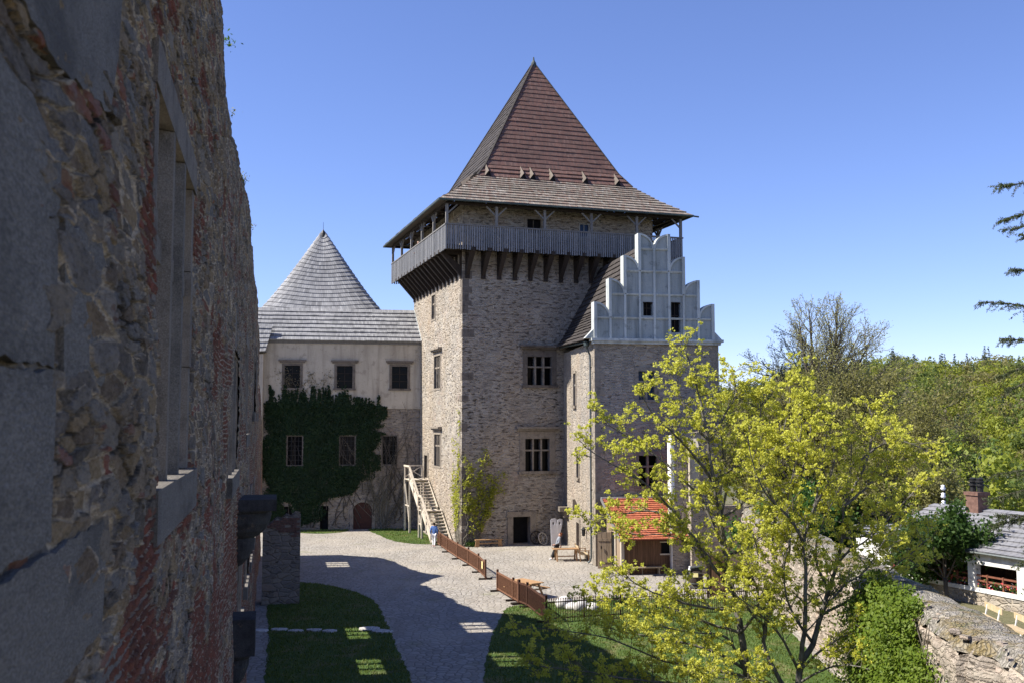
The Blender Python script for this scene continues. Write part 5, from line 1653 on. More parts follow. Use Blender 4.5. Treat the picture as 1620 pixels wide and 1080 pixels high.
# local: x = away from the facade (right/back), y = away from camera
L_h = 10.2
m = MB()
m.box(2.3, 6.5, 0, L_h, -.5, .35)
m.box(0.0, .12, 0, L_h, .35, .52)
m.box(0, .16, 0, L_h, 1.50, 1.95)
for y in (0, 2.5, 5.0, 7.5, L_h - .3): m.box(.0, .34, y, y + .36, .52, 1.50)
m.box(2.3, 6.5, .02, L_h - .02, .35, 1.95)
m.build('white_walls', MT['white_render'], house)
m = MB(); m.box(0.05, 2.28, 0, L_h, -.9, .35); m.build('stone_plinth', MT['annex_stone'], house)
m = MB(); m.box(2.2, 2.29, .1, L_h - .1, .4, 1.9); m.build('shaded_rear_wall', MT['board_brown'], house)
m = MB()
for z in (.78, 1.0): m.box(.10, .14, .3, L_h - .3, z, z + .07)
for i in range(12): m.box(.08, .15, .4 + i * .8, .47 + i * .8, .52, 1.1)
m.build('veranda_rail', MT['rail_orange'], house)
for k, (mt, n) in enumerate((('geranium_red', 260), ('leaf_bush', 700), ('flower_yellow', 60), ('cloth_white', 90))):
    c = np.stack([RNG.normal(.2, .10, n), RNG.uniform(.3, L_h - .3, n), .62 + RNG.normal(.08, .09, n)], -1)
    fast_mesh('blossom', leaf_quads(c, .055), 4, MT[mt], house)['kind'] = 'stuff'
m = MB()
roof_plane(m, (-.22, L_h + .4, 2.02), (-.22, -.4, 2.02), (3.4, -.4, 3.5), (3.4, L_h + .4, 3.5), 10, thick=.05)
roof_plane(m, (7.2, -.4, 1.95), (7.2, L_h + .4, 1.95), (3.4, L_h + .4, 3.5), (3.4, -.4, 3.5), 10, thick=.05)
rf = m.build('roof', MT['slate_grey'], house)
m = MB(); m.face([(0, L_h, 1.9), (0, L_h, 1.95), (3.4, L_h, 3.45), (6.8, L_h, 1.95), (6.8, L_h, 1.9)][::-1]); m.face([(0, 0, 1.9), (6.8, 0, 1.9), (6.8, 0, 1.95), (3.4, 0, 3.45), (0, 0, 1.95)]); m.build('gable_wall', MT['white_render'], house)
m = MB(); m.tube([(-.26, -.4, 2.0), (-.26, L_h + .4, 2.0)], .05, 6); m.build('gutter', MT['zinc'], rf)
m = MB(); m.box(2.78, 3.42, 7.35, 8.05, 2.7, 4.2); m.box(2.72, 3.48, 7.29, 8.11, 4.1, 4.25)
ch = m.build('chimney', MT['chimney_brick'], rf, bevel=.01)
for y in (7.5, 7.9):
    m = MB(); m.lathe([(.14, 0), (.14, .25), (.2, .27), (.2, .33), (.14, .34), (.14, .42), (.2, .44), (.2, .5), (.14, .51), (.16, .6), (.0, .66)], (3.1, y, 4.25), 10); m.build('chimney_cowl', MT['cast_black'], ch)
m = MB(); m.obox((1.6, 9.3, 2.82), (.25, 0, .10), (0, .22, 0), (-.02, 0, .05)); m.build('skylight', MT['dark_glass'], rf)
# aerial pole with white insulators on the far end of the roof
t = thing('insulator_pole', 'thin dark pole with stacked white porcelain insulators rising behind the grey roof', 'pole', (21.2, 50.6, 1.2))
m = MB(); m.tube([(0, 0, -2), (0, 0, 4.35)], .045, 6); m.build('mast', MT['cast_black'], t)
for z in (3.35, 3.72, 4.1):
    m = MB(); m.lathe([(0, 0), (.09, .02), (.13, .1), (.08, .18), (.11, .24), (0, .28)], (-.1, -.06, z), 8); m.build('insulator', MT['porcelain'], t, smooth=True)
# small white outbuilding behind the maple
t = thing('white_outbuilding', 'low white outbuilding half hidden behind the maple beyond the castle wall', 'outbuilding', (17.3, 48.5, .9), radians(12))
m = MB(); wall_sheet(m, (0, 0), (2.6, 0), -.5, 2.3, [(.5, 1.1, 1.1, 1.9), (1.5, 2.1, 1.1, 1.9)], .12); m.box(0, 2.6, 2.2, 2.25, -.5, 2.3); wall_sheet(m, (0, 2.2), (0, 0), -.5, 2.3); wall_sheet(m, (2.6, 0), (2.6, 2.2), -.5, 2.3); m.build('white_walls', MT['white_render'], t)
m = MB(); m.box(.45, 2.15, .13, .16, 1.05, 1.95); m.build('pane', MT['blue_glass'], t)
m = MB(); roof_plane(m, (-.2, -.3, 2.28), (2.8, -.3, 2.28), (2.8, 2.4, 2.7), (-.2, 2.4, 2.7), 5); m.face([(-.2, -.3, 2.26), (-.2, 2.4, 2.66), (2.8, 2.4, 2.66), (2.8, -.3, 2.26)]); m.build('roof', MT['slate_grey'], t)
# pale benches on the terrace
def terrace_bench(loc, rz, label):
    t = thing('terrace_bench', label, 'bench', loc, rz, 'pale benches on the terrace beyond the wall')
    m = MB(); m.box(-.85, .85, -.18, .18, .42, .47); m.build('seat', MT['timber_straw'], t, bevel=.008)
    m = MB(); m.beam((-.85, .24, .8), (.85, .24, .8), .03, .22); m.build('backrest', MT['timber_straw'], t)
    for x in (-.6, .6):
        m = MB(); m.box(x - .06, x + .06, -.16, .16, 0, .42); m.build('leg', MT['white_render'], t)
        m = MB(); m.beam((x, .15, .4), (x, .26, .9), .06, .04); m.build('back_support', MT['white_render'], t)
terrace_bench((17.5, 38.4, 1.0), radians(-95), 'straw-coloured bench on the terrace, farthest of the three beyond the wall')
terrace_bench((17.55, 36.2, 1.0), radians(-94), 'straw-coloured bench on the terrace, middle one of the three beyond the wall')
terrace_bench((17.6, 34.0, 1.0), radians(-93), 'straw-coloured bench on the terrace, at the right edge of the view')

# ------------------------------------------------------------------ people
def skin_mesh(name, J, E_, mat, parent=None, sub=2, root=None):
    """J: name -> (x,y,z,r); E_: list of joint pairs"""
    me = bpy.data.meshes.new(name)
    keys = list(J); idx = {k: i for i, k in enumerate(keys)}
    me.from_pydata([J[k][:3] for k in keys], [(idx[a], idx[b]) for a, b in E_], [])
    me.materials.append(mat)
    o = bpy.data.objects.new(name, me); COL.objects.link(o)
    if parent is not None: o.parent = parent
    md = o.modifiers.new('skin', 'SKIN'); md.use_smooth_shade = True
    md2 = o.modifiers.new('sub', 'SUBSURF'); md2.levels = sub; md2.render_levels = sub
    if not me.skin_vertices: 
        bpy.context.view_layer.update()
    for i, k in enumerate(keys):
        r = J[k][3]
        sv = me.skin_vertices[0].data[i]
        sv.radius = (r if not isinstance(r, tuple) else r[0], r if not isinstance(r, tuple) else r[1])
        sv.use_root = (k == (root or keys[0]))
    return o

def person(loc, rz, label, pose, mats, skirt=False, hat=None):
    """pose: joint positions in metres, x right, y back of the figure is +y (the face looks along -y)"""
    P = pose
    J = {'pelvis': (*P['pelvis'], .12), 'waist': (*P['waist'], .11), 'chest': (*P['chest'], .135), 'neck': (*P['neck'], .052), 'chin': (*P['chin'], .062), 'head': (*P['head'], .088), 'crown': (*P['crown'], .07)}
    E_ = [('pelvis', 'waist'), ('waist', 'chest'), ('chest', 'neck'), ('neck', 'chin'), ('chin', 'head'), ('head', 'crown')]
    h = Vector(P['head']); 
    J['nose'] = (h.x, h.y - .105, h.z - .02, .014); E_.append(('head', 'nose'))
    for s in ('l', 'r'):
        J['ear' + s] = (h.x + (.085 if s == 'l' else -.085), h.y + .01, h.z - .01, .02); E_.append(('head', 'ear' + s))
        for k, r in (('shoulder', .062), ('elbow', .043), ('wrist', .029), ('palm', .034)): J[k + s] = (*P[k + s], r)
        for k, r in (('hip', .092), ('knee', .06), ('ankle', .042), ('toe', .036)): J[k + s] = (*P[k + s], r)
        E_ += [('chest', 'shoulder' + s), ('shoulder' + s, 'elbow' + s), ('elbow' + s, 'wrist' + s), ('wrist' + s, 'palm' + s), ('pelvis', 'hip' + s), ('hip' + s, 'knee' + s), ('knee' + s, 'ankle' + s), ('ankle' + s, 'toe' + s)]
        pw = Vector(P['palm' + s]); d = (pw - Vector(P['wrist' + s])).normalized(); sd_ = d.cross(Vector((1, 0, 0)))
        sd_ = sd_.normalized() if sd_.length > .1 else Vector((0, 1, 0))
        for q, (off, ln) in enumerate(((-.030, .072), (-.010, .082), (.010, .076), (.030, .060))):
            a = pw + sd_ * off + d * .04; b = a + d * ln * .55 + Vector((0, -.008, 0)); c = b + d * ln * .4 + Vector((0, -.02, 0))
            J['f%s%da' % (s, q)] = (*a, .0105); J['f%s%db' % (s, q)] = (*b, .009); J['f%s%dc' % (s, q)] = (*c, .0075)
            E_ += [('palm' + s, 'f%s%da' % (s, q)), ('f%s%da' % (s, q), 'f%s%db' % (s, q)), ('f%s%db' % (s, q), 'f%s%dc' % (s, q))]
        a = pw - sd_ * .04 - d * .005; b = a - sd_ * .02 + d * .045
        J['th%sa' % s] = (*a, .012); J['th%sb' % s] = (*b, .009); E_ += [('palm' + s, 'th%sa' % s), ('th%sa' % s, 'th%sb' % s)]
    body = skin_mesh('person', J, E_, MT['skin'], root='pelvis')
    body.location = loc; body.rotation_euler = (0, 0, rz)
    tag(body, label, 'person')
    S = {k: J[k] for k in ('pelvis', 'waist', 'chest', 'neck')}
    def grow(k, g): return (*J[k][:3], J[k][3] + g)
    T = {'pelvis': grow('pelvis', .035), 'waist': grow('waist', .03), 'chest': grow('chest', .03), 'neck': grow('neck', .012)}
    Ed = [('pelvis', 'waist'), ('waist', 'chest'), ('chest', 'neck')]
    for s in 'lr':
        T['shoulder' + s] = grow('shoulder' + s, .02); T['elbow' + s] = grow('elbow' + s, .02); T['wrist' + s] = grow('wrist' + s, .016)
        Ed += [('chest', 'shoulder' + s), ('shoulder' + s, 'elbow' + s), ('elbow' + s, 'wrist' + s)]
    if 'coat' in mats:
        for s in 'lr':
            a, b = Vector(P['hip' + s]), Vector(P['knee' + s]); c = a.lerp(b, .45); T['hem' + s] = (*c, .125); T['hp' + s] = (*a, .125); Ed += [('pelvis', 'hp' + s), ('hp' + s, 'hem' + s)]
    skin_mesh('jacket', T, Ed, MT[mats['top']], body, root='pelvis')
    T = {'pelvis': grow('pelvis', .022)}; Ed = []
    for s in 'lr':
        f = 2.0 if skirt else 1.0
        T['hip' + s] = grow('hip' + s, .022 * f); T['knee' + s] = grow('knee' + s, .022 + (.05 if skirt else 0)); a = Vector(P['ankle' + s]); kx = Vector(P['knee' + s])
        T['cuff' + s] = (*(a.lerp(kx, .12)), .062 + (.06 if skirt else 0)); Ed += [('pelvis', 'hip' + s), ('hip' + s, 'knee' + s), ('knee' + s, 'cuff' + s)]
    skin_mesh('trousers', T, Ed, MT[mats['legs']], body, root='pelvis')
    for s in 'lr':
        a = Vector(P['ankle' + s]); b = Vector(P['toe' + s])
        skin_mesh('shoe', {'h': (a.x, a.y + .03, b.z + .012, .05), 'm': (*(a.lerp(b, .4)), .052), 't': (b.x, b.y - .03, b.z, .042)}, [('h', 'm'), ('m', 't')], MT[mats['shoes']], body)
    hh = Vector(P['head']); cr = Vector(P['crown'])
    bk = .035
    HJ = {'a': (hh.x, hh.y + bk + .01, hh.z + .01, .088), 'b': (cr.x, cr.y + bk * .6, cr.z + .005, .082), 'c': (hh.x, hh.y + bk + .03, hh.z - .09, .068)}
    skin_mesh('hair', HJ, [('a', 'b'), ('a', 'c')], MT[mats['hair']], body)
    e = MB()
    for s in (-1, 1): e.lathe([(0, -.008), (.010, 0), (0, .008)], (hh.x + s * .034, hh.y - .088, hh.z + .008), 6)
    e.build('eyes', MT['cast_black'], body)
    m_ = MB(); m_.obox((hh.x, hh.y - .087, hh.z - .062), (.022, 0, 0), (0, .006, 0), (0, 0, .005)); m_.build('mouth', MT['geranium_red'], body)
    return body

walk = dict(pelvis=(0, 0, .93), waist=(0, -.01, 1.08), chest=(0, -.02, 1.33), neck=(0, -.02, 1.50), chin=(0, -.05, 1.555), head=(0, -.045, 1.64), crown=(0, -.03, 1.70),
            shoulderl=(.18, -.02, 1.42), elbowl=(.24, .10, 1.15), wristl=(.22, .0, .92), palml=(.22, -.03, .86), shoulderr=(-.18, -.02, 1.42), elbowr=(-.24, .04, 1.14), wristr=(-.22, -.14, .95), palmr=(-.22, -.19, .90),
            hipl=(.09, 0, .90), kneel=(.10, -.14, .50), anklel=(.10, -.10, .09), toel=(.11, -.25, .045), hipr=(-.09, 0, .90), kneer=(-.09, .06, .49), ankler=(-.09, .26, .12), toer=(-.10, .16, .045))
person((-5.38, 71.55, 0), radians(170), 'person in a blue jacket and white trousers walking towards the wooden stair', walk, dict(top='cloth_blue', coat=1, legs='cloth_white', shoes='cloth_white', hair='hair_dark'))
lean = dict(pelvis=(0, .22, .88), waist=(0, .27, 1.02), chest=(0, .35, 1.26), neck=(0, .41, 1.42), chin=(0, .39, 1.485), head=(0, .41, 1.565), crown=(0, .44, 1.625),
            shoulderl=(.17, .37, 1.35), elbowl=(.24, .30, 1.08), wristl=(.20, .06, .98), palml=(.17, -.01, .96), shoulderr=(-.17, .37, 1.35), elbowr=(-.26, .46, 1.10), wristr=(-.26, .50, .86), palmr=(-.26, .50, .79),
            hipl=(.09, .20, .86), kneel=(.11, .02, .47), anklel=(.10, -.13, .085), toel=(.11, -.28, .045), hipr=(-.09, .20, .86), kneer=(-.10, .08, .46), ankler=(-.12, -.04, .085), toer=(-.13, -.19, .045))
person((2.62, 65.35, 0), radians(-82), 'person with ginger hair, grey top and black wide trousers leaning at the table', lean, dict(top='cloth_slate', legs='cloth_black', shoes='cloth_white', hair='hair_ginger'), skirt=True)
stand = dict(walk, kneel=(.10, -.03, .49), anklel=(.10, .02, .09), toel=(.11, -.13, .045), kneer=(-.10, -.03, .49), ankler=(-.10, .02, .09), toer=(-.11, -.13, .045))
q = Vector((TX, TY, 0)) + Matrix.Rotation(TROT, 3, 'Z') @ Vector((-1.38, 8.0, 0))
visitor = person((q.x, q.y, GZ + .06), TROT - pi / 2 + .3, 'person with pale hair looking over the gallery parapet on the left side of the keep', stand, dict(top='cloth_cream', legs='cloth_slate', shoes='leather_brown', hair='cloth_cream'))
visitor.scale = (1.06, 1.06, 1.06)

# ------------------------------------------------------------------ trees
def rnd_dir():
    v = Vector(RNG.normal(size=3)); return v.normalized()

def branch_path(p, d, ln, seg, wob, up=.0):
    pts = [p.copy()]; d = d.normalized()
    for i in range(seg):
        d = (d + rnd_dir() * wob + Vector((0, 0, up))).normalized()
        pts.append(pts[-1] + d * (ln / seg))
    return pts

def smooth_path(pts, k=4):
    out = []
    n = len(pts)
    for i in range(n - 1):
        p0 = pts[max(i - 1, 0)]; p1 = pts[i]; p2 = pts[i + 1]; p3 = pts[min(i + 2, n - 1)]
        for q in range(k):
            t = q / k
            out.append(.5 * ((2 * p1) + (-p0 + p2) * t + (2 * p0 - 5 * p1 + 4 * p2 - p3) * t * t + (-p0 + 3 * p1 - 3 * p2 + p3) * t ** 3))
    out.append(pts[-1]); return out

def maple(name, label, limbs, leafmat, r0, seed, base):
    global RNG
    RNG = np.random.default_rng(seed); random.seed(seed)
    t = thing(name, label, 'tree', base)
    B0 = Vector(base)
    wood = MB(); twig = MB(); tips = []
    for li, (nm, pts) in enumerate(limbs):
        P = smooth_path([Vector(p) - B0 for p in pts], 4)
        P = [p + rnd_dir() * .02 * min(1, i / 3) for i, p in enumerate(P)]
        L_ = sum((P[i + 1] - P[i]).length for i in range(len(P) - 1))
        ra = r0 if nm == 't' else r0 * (.72 if nm in ('b3', 'b4') else .42)
        rad = [max(.016, ra * (1 - .88 * (i / (len(P) - 1)) ** .8)) for i in range(len(P))]
        wood.tube(P, rad, 8 if nm == 't' else 6)
        acc = 0.0; nxt = .3 if nm != 't' else 1.8
        for i in range(len(P) - 1):
            seg = (P[i + 1] - P[i]); acc += seg.length
            while acc > nxt:
                nxt += random.uniform(.11, .2)
                f = i / (len(P) - 1)
                if nm == 't' and f < .3: continue
                if nm != 't' and f < .12: continue
                d = seg.normalized(); side = (rnd_dir() - d * rnd_dir().dot(d)).normalized()
                dd = (d * random.uniform(.4, 1.0) + side * 1.0 + Vector((0, 0, .35))).normalized()
                ln = random.uniform(.45, 1.15) * (1.15 - .5 * f)
                bp = branch_path(P[i + 1], dd, ln, 4, .22, .06)
                twig.tube(bp, [max(.007, rad[i] * .38 * (1 - q / 5)) if rad[i] * .38 < .03 else .03 * (1 - q / 5.5) for q in range(5)], 4, cap=False)
                for k in range(random.randint(3, 5)):
                    a = random.uniform(.35, 1.0); s = bp[int(a * 4)]
                    e = branch_path(s, (dd + rnd_dir() * .9).normalized(), random.uniform(.2, .5), 2, .25, .05)
                    twig.tube(e, [.007, .005, .003], 3, cap=False); tips.append(e[-1])
                    if random.random() < .5: tips.append(e[1])
                tips.append(bp[-1])
        tips.append(P[-1])
    wood.build('trunk', MT['bark_maple'], t, smooth=True)
    twig.build('twigs', MT['bark_twig'], t)
    T = np.array([tuple(p) for p in tips])
    # umbels of small leaves and flowers at the tips
    c = []
    for p in T:
        n = int(RNG.integers(8, 20))
        q = RNG.normal(size=(n, 3)); q /= np.linalg.norm(q, axis=1)[:, None]
        r = RNG.uniform(.02, .11, n)[:, None]
        c.append(p + q * r * (1, 1, .75) + (0, 0, .02))
    C_ = np.concatenate(c)
    fast_mesh('crown', leaf_quads(C_, .039, flat=.25, aspect=.75), 4, MT[leafmat], t)
    return t

LA=[
 ('t', [(7.12,31.5,-0.78),(7.09,31.57,0.96),(6.94,31.64,2.26),(6.74,31.71,3.38),(6.54,31.78,4.51),(6.42,31.85,5.65),(6.22,31.92,6.81),(6.09,31.99,7.97),(5.96,32.06,8.95),(5.75,32.13,9.94),(5.42,32.2,10.98)]),
 ('a1', [(6.72,31.6,3.4),(6.22,31.43,4.08),(5.75,31.27,4.61),(5.27,31.1,5.01),(4.53,30.93,5.27),(3.75,30.77,5.29),(2.9,30.6,5.47)]),
 ('a2', [(6.23,31.5,4.07),(5.76,31.32,4.76),(5.32,31.13,5.34),(4.54,30.95,6.3),(3.86,30.77,6.87),(3.0,30.58,7.35),(2.15,30.4,7.91)]),
 ('a3', [(5.8,31.5,4.73),(5.05,31.77,5.62),(4.31,32.05,5.87),(3.46,32.33,5.76),(2.29,32.6,5.54)]),
 ('a4', [(6.25,32.1,6.8),(5.57,31.83,7.68),(4.85,31.55,8.37),(4.24,31.27,8.95),(3.86,31.0,9.67)]),
 ('a5', [(6.45,32.0,5.64),(6.74,32.38,6.78),(6.68,32.75,7.76),(6.73,33.12,8.76),(6.57,33.5,9.8)]),
 ('a6', [(6.13,32.2,7.97),(5.64,32.47,8.76),(5.35,32.73,9.57),(5.34,33.0,10.39)]),
 ('a7', [(6.55,31.8,4.51),(5.9,32.15,6.21),(4.98,32.5,7.17),(4.04,32.85,7.96),(2.96,33.2,8.6)]),
 ('l1', [(6.91,31.5,2.29),(5.99,31.88,2.5),(4.89,32.25,2.87),(3.76,32.62,3.07),(2.4,33.0,2.97)]),
 ('l2', [(7.07,31.5,0.98),(5.86,31.3,1.25),(4.51,31.1,1.54),(3.18,30.9,2.13),(1.77,30.7,2.48),(0.46,30.5,2.63)]),
 ('l3', [(7.1,31.5,0.42),(5.59,30.88,0.86),(3.65,30.25,1.19),(2.15,29.62,1.57),(0.7,29.0,1.89)]),
 ('l4', [(6.78,31.5,2.94),(5.66,31.07,3.11),(4.65,30.65,3.46),(3.67,30.23,3.89),(3.17,29.8,4.32)]),
 ('l5', [(7.08,31.5,1.17),(6.14,31.75,1.67),(4.84,32.0,1.96),(3.52,32.25,2.14),(2.56,32.5,2.38)]),
 ('d1', [(6.45,32.0,5.64),(7.17,31.67,6.24),(7.49,31.33,7.03),(7.62,31.0,7.99)]),
 ('d2', [(6.55,31.8,4.51),(7.46,32.2,4.84),(8.06,32.6,5.39),(8.48,33.0,6.14)]),
 ('d3', [(6.91,31.5,2.29),(7.35,31.07,3.11),(7.08,30.63,4.11),(6.63,30.2,4.89)]),
 ('d4', [(7.07,31.5,0.98),(6.37,30.93,2.22),(5.33,30.37,2.51),(4.15,29.8,2.8)]),
 ('d5', [(6.15,32.3,7.97),(6.81,32.53,8.96),(7.17,32.77,9.57),(7.13,33.0,10.19)]),
 ('d6', [(6.27,32.2,6.79),(6.95,32.4,7.17),(7.61,32.6,7.96),(7.88,32.8,9.16)]),
]
LB=[
 ('t', [(8.46,31.0,-0.63),(8.51,31.04,1.27),(8.95,31.09,2.05),(9.21,31.13,2.86),(9.49,31.18,3.56),(9.77,31.22,4.37),(9.97,31.27,5.14),(10.05,31.31,6.08),(10.29,31.36,7.22),(10.38,31.4,8.18)]),
 ('b1', [(9.76,31.2,4.38),(10.09,30.95,4.8),(10.58,30.7,5.2),(11.16,30.45,5.87),(11.83,30.2,6.68)]),
 ('b2', [(9.2,31.1,2.87),(10.06,31.28,3.26),(10.84,31.45,3.74),(11.76,31.62,4.32),(12.8,31.8,5.08)]),
 ('b3', [(8.47,31.0,0.19),(7.79,31.09,1.26),(7.51,31.18,1.98),(7.62,31.27,2.48),(7.81,31.36,3.42),(7.96,31.45,3.98),(7.94,31.55,4.92),(8.08,31.64,6.0),(8.27,31.73,7.2),(8.41,31.82,8.17),(8.61,31.91,9.15),(8.74,32.0,10.1)]),
 ('b4', [(8.5,31.0,1.28),(8.63,30.83,2.42),(8.67,30.67,3.99),(8.59,30.5,5.04),(8.87,30.33,6.16),(9.06,30.17,7.27),(9.19,30.0,8.38)]),
 ('b5', [(8.62,30.6,5.03),(8.16,30.35,5.79),(7.41,30.1,6.54),(6.96,29.85,7.47),(6.74,29.6,8.38)]),
 ('b6', [(10.05,31.3,6.08),(10.8,31.6,6.59),(11.64,31.9,7.16),(12.74,32.2,7.38)]),
 ('b7', [(8.05,31.5,6.01),(7.69,31.75,7.11),(7.67,32.0,8.17),(7.85,32.25,9.15),(8.18,32.5,9.72)]),
 ('b8', [(8.91,30.5,6.15),(9.51,30.73,7.02),(9.66,30.95,7.99),(9.26,31.17,9.14),(9.1,31.4,9.53)]),
 ('b9', [(9.99,31.3,5.14),(10.82,31.62,5.67),(11.53,31.95,6.22),(12.24,32.27,7.38),(12.32,32.6,8.16)]),
 ('b10', [(7.97,31.5,3.98),(8.37,31.23,4.77),(8.23,30.95,6.11),(8.51,30.67,7.62),(8.61,30.4,8.94)]),
 ('b11', [(8.5,31.0,1.28),(9.28,30.67,2.09),(9.92,30.33,2.52),(10.73,30.0,2.85)]),
 ('b12', [(7.65,31.4,2.46),(6.96,31.0,3.31),(7.27,30.6,4.66),(6.83,30.2,5.8)]),
 ('c1', [(8.5,31.0,1.28),(7.76,30.5,2.49),(6.92,30.0,3.3),(6.09,29.5,3.92)]),
 ('c2', [(8.96,31.1,2.05),(8.22,30.8,3.16),(7.98,30.5,4.31),(8.11,30.2,5.26)]),
 ('c3', [(8.49,31.0,0.92),(9.02,30.47,1.41),(9.59,29.93,1.71),(10.12,29.4,1.66)]),
 ('c4', [(9.5,31.2,3.55),(9.01,30.8,4.64),(9.1,30.4,5.6),(9.36,30.0,6.37)]),
 ('c5', [(8.48,31.0,0.55),(7.5,30.33,1.08),(6.45,29.67,1.39),(5.25,29.0,1.59)]),
 ('c6', [(9.99,31.3,5.14),(11.01,31.67,5.1),(11.91,32.03,4.67),(12.82,32.4,4.04)]),
 ('c7', [(10.08,31.4,6.07),(10.86,31.6,7.4),(11.15,31.8,8.37),(11.14,32.0,9.15)]),
 ('c8', [(10.33,31.5,7.21),(11.31,31.2,7.99),(11.96,30.9,7.99),(12.55,30.6,7.59)]),
 ('c9', [(9.2,31.1,2.87),(9.71,30.73,3.72),(10.35,30.37,4.33),(10.8,30.0,5.28)]),
 ('c10', [(8.08,31.6,6.0),(8.62,31.27,6.84),(8.93,30.93,7.99),(8.96,30.6,9.13)]),
]

maple('maple_tree', 'yellow-green flowering maple reaching left over the shed roof and shaded lawn', LA, 'leaf_maple', .135, 21, (LA[0][1][0][0], LA[0][1][0][1], 0))
maple('maple_tree', 'many-stemmed yellow-green maple nearest the mossy castle wall', LB, 'leaf_maple', .12, 33, (LB[0][1][0][0], LB[0][1][0][1], 0))

def branching(name, label, base, h, crown_r, trunk_r, levels, leafmat, leaf_n, leaf_s, seed, lo=.3, spread=.75, group=None, bark='bark_dark', up=.10, leaf_from=.0, leaf_to=99, twig_r=.012, ratio=.70, env=None):
    """free-grown tree: forking limbs down to fine twigs"""
    global RNG
    RNG = np.random.default_rng(seed); random.seed(seed)
    t = thing(name, label, 'tree', base, 0, group)
    wood = MB(); tw = MB(); tips = []
    def rec(p, d, ln, r, lv):
        pts = branch_path(p, d, ln, 4, .10 + .03 * (levels - lv), up * .4)
        if env:
            q = pts[-1]; k = (q.x ** 2 + q.y ** 2) / env[1] ** 2 + ((q.z - env[0]) / env[2]) ** 2
            if k > 1.0:
                if lv < 1: return
                pts = branch_path(p, d, ln * max(.25, 1.35 - .35 * k), 4, .10 + .03 * (levels - lv), up * .4)
        r1 = r * .66
        (wood if r > .03 else tw).tube(pts, [r + (r1 - r) * i / 4 for i in range(5)], 7 if r > .08 else 4 if r > .02 else 3, cap=False)
        if lv == 0:
            tips.extend(pts[1:]); return
        if lv == 1: tips.extend(pts[2:])
        k = 3 if lv > 1 else 4
        for i in range(k):
            a = random.uniform(.45, 1.0) if i else 1.0
            s = pts[int(a * 4)]
            dn = (d * (1.0 if i else 1.5) + rnd_dir() * spread + Vector((0, 0, up))).normalized()
            rec(s, dn, ln * random.uniform(ratio - .1, ratio + .1), max(twig_r, r1 * (.8 if i == 0 else .6)), lv - 1)
    tr = branch_path(Vector((0, 0, -.5)), Vector((0, 0, 1)), h * lo + .5, 4, .03)
    wood.tube(tr, [trunk_r * (1.25 - .3 * i / 4) for i in range(5)], 9)
    n0 = 6
    for i in range(n0):
        a = 2 * pi * i / n0 + random.uniform(-.3, .3)
        el = random.uniform(.5, 1.25) if i else 1.5
        rec(tr[-1] - Vector((0, 0, random.uniform(0, h * lo * .25))), Vector((cos(a) * cos(el) * crown_r / (h * .45), sin(a) * cos(el) * crown_r / (h * .45), sin(el))).normalized(), h * .27 * random.uniform(.85, 1.1), trunk_r * .55, levels)
    wood.build('trunk', MT[bark], t, smooth=True)
    if tw.f: tw.build('twigs', MT['bark_twig'], t)
    T = np.array([tuple(p) for p in tips])
    T = T[(T[:, 2] > leaf_from) & (T[:, 2] < leaf_to)]
    if leaf_n and len(T):
        k = max(1, int(leaf_n / len(T)))
        c = np.repeat(T, k, 0); c = c + RNG.normal(0, .24, c.shape)
        fast_mesh('crown', leaf_quads(c, leaf_s), 4, MT[leafmat], t)
    return t
def gz(x, y): return float(terrain_height(np.array([x]), np.array([y]))[0])
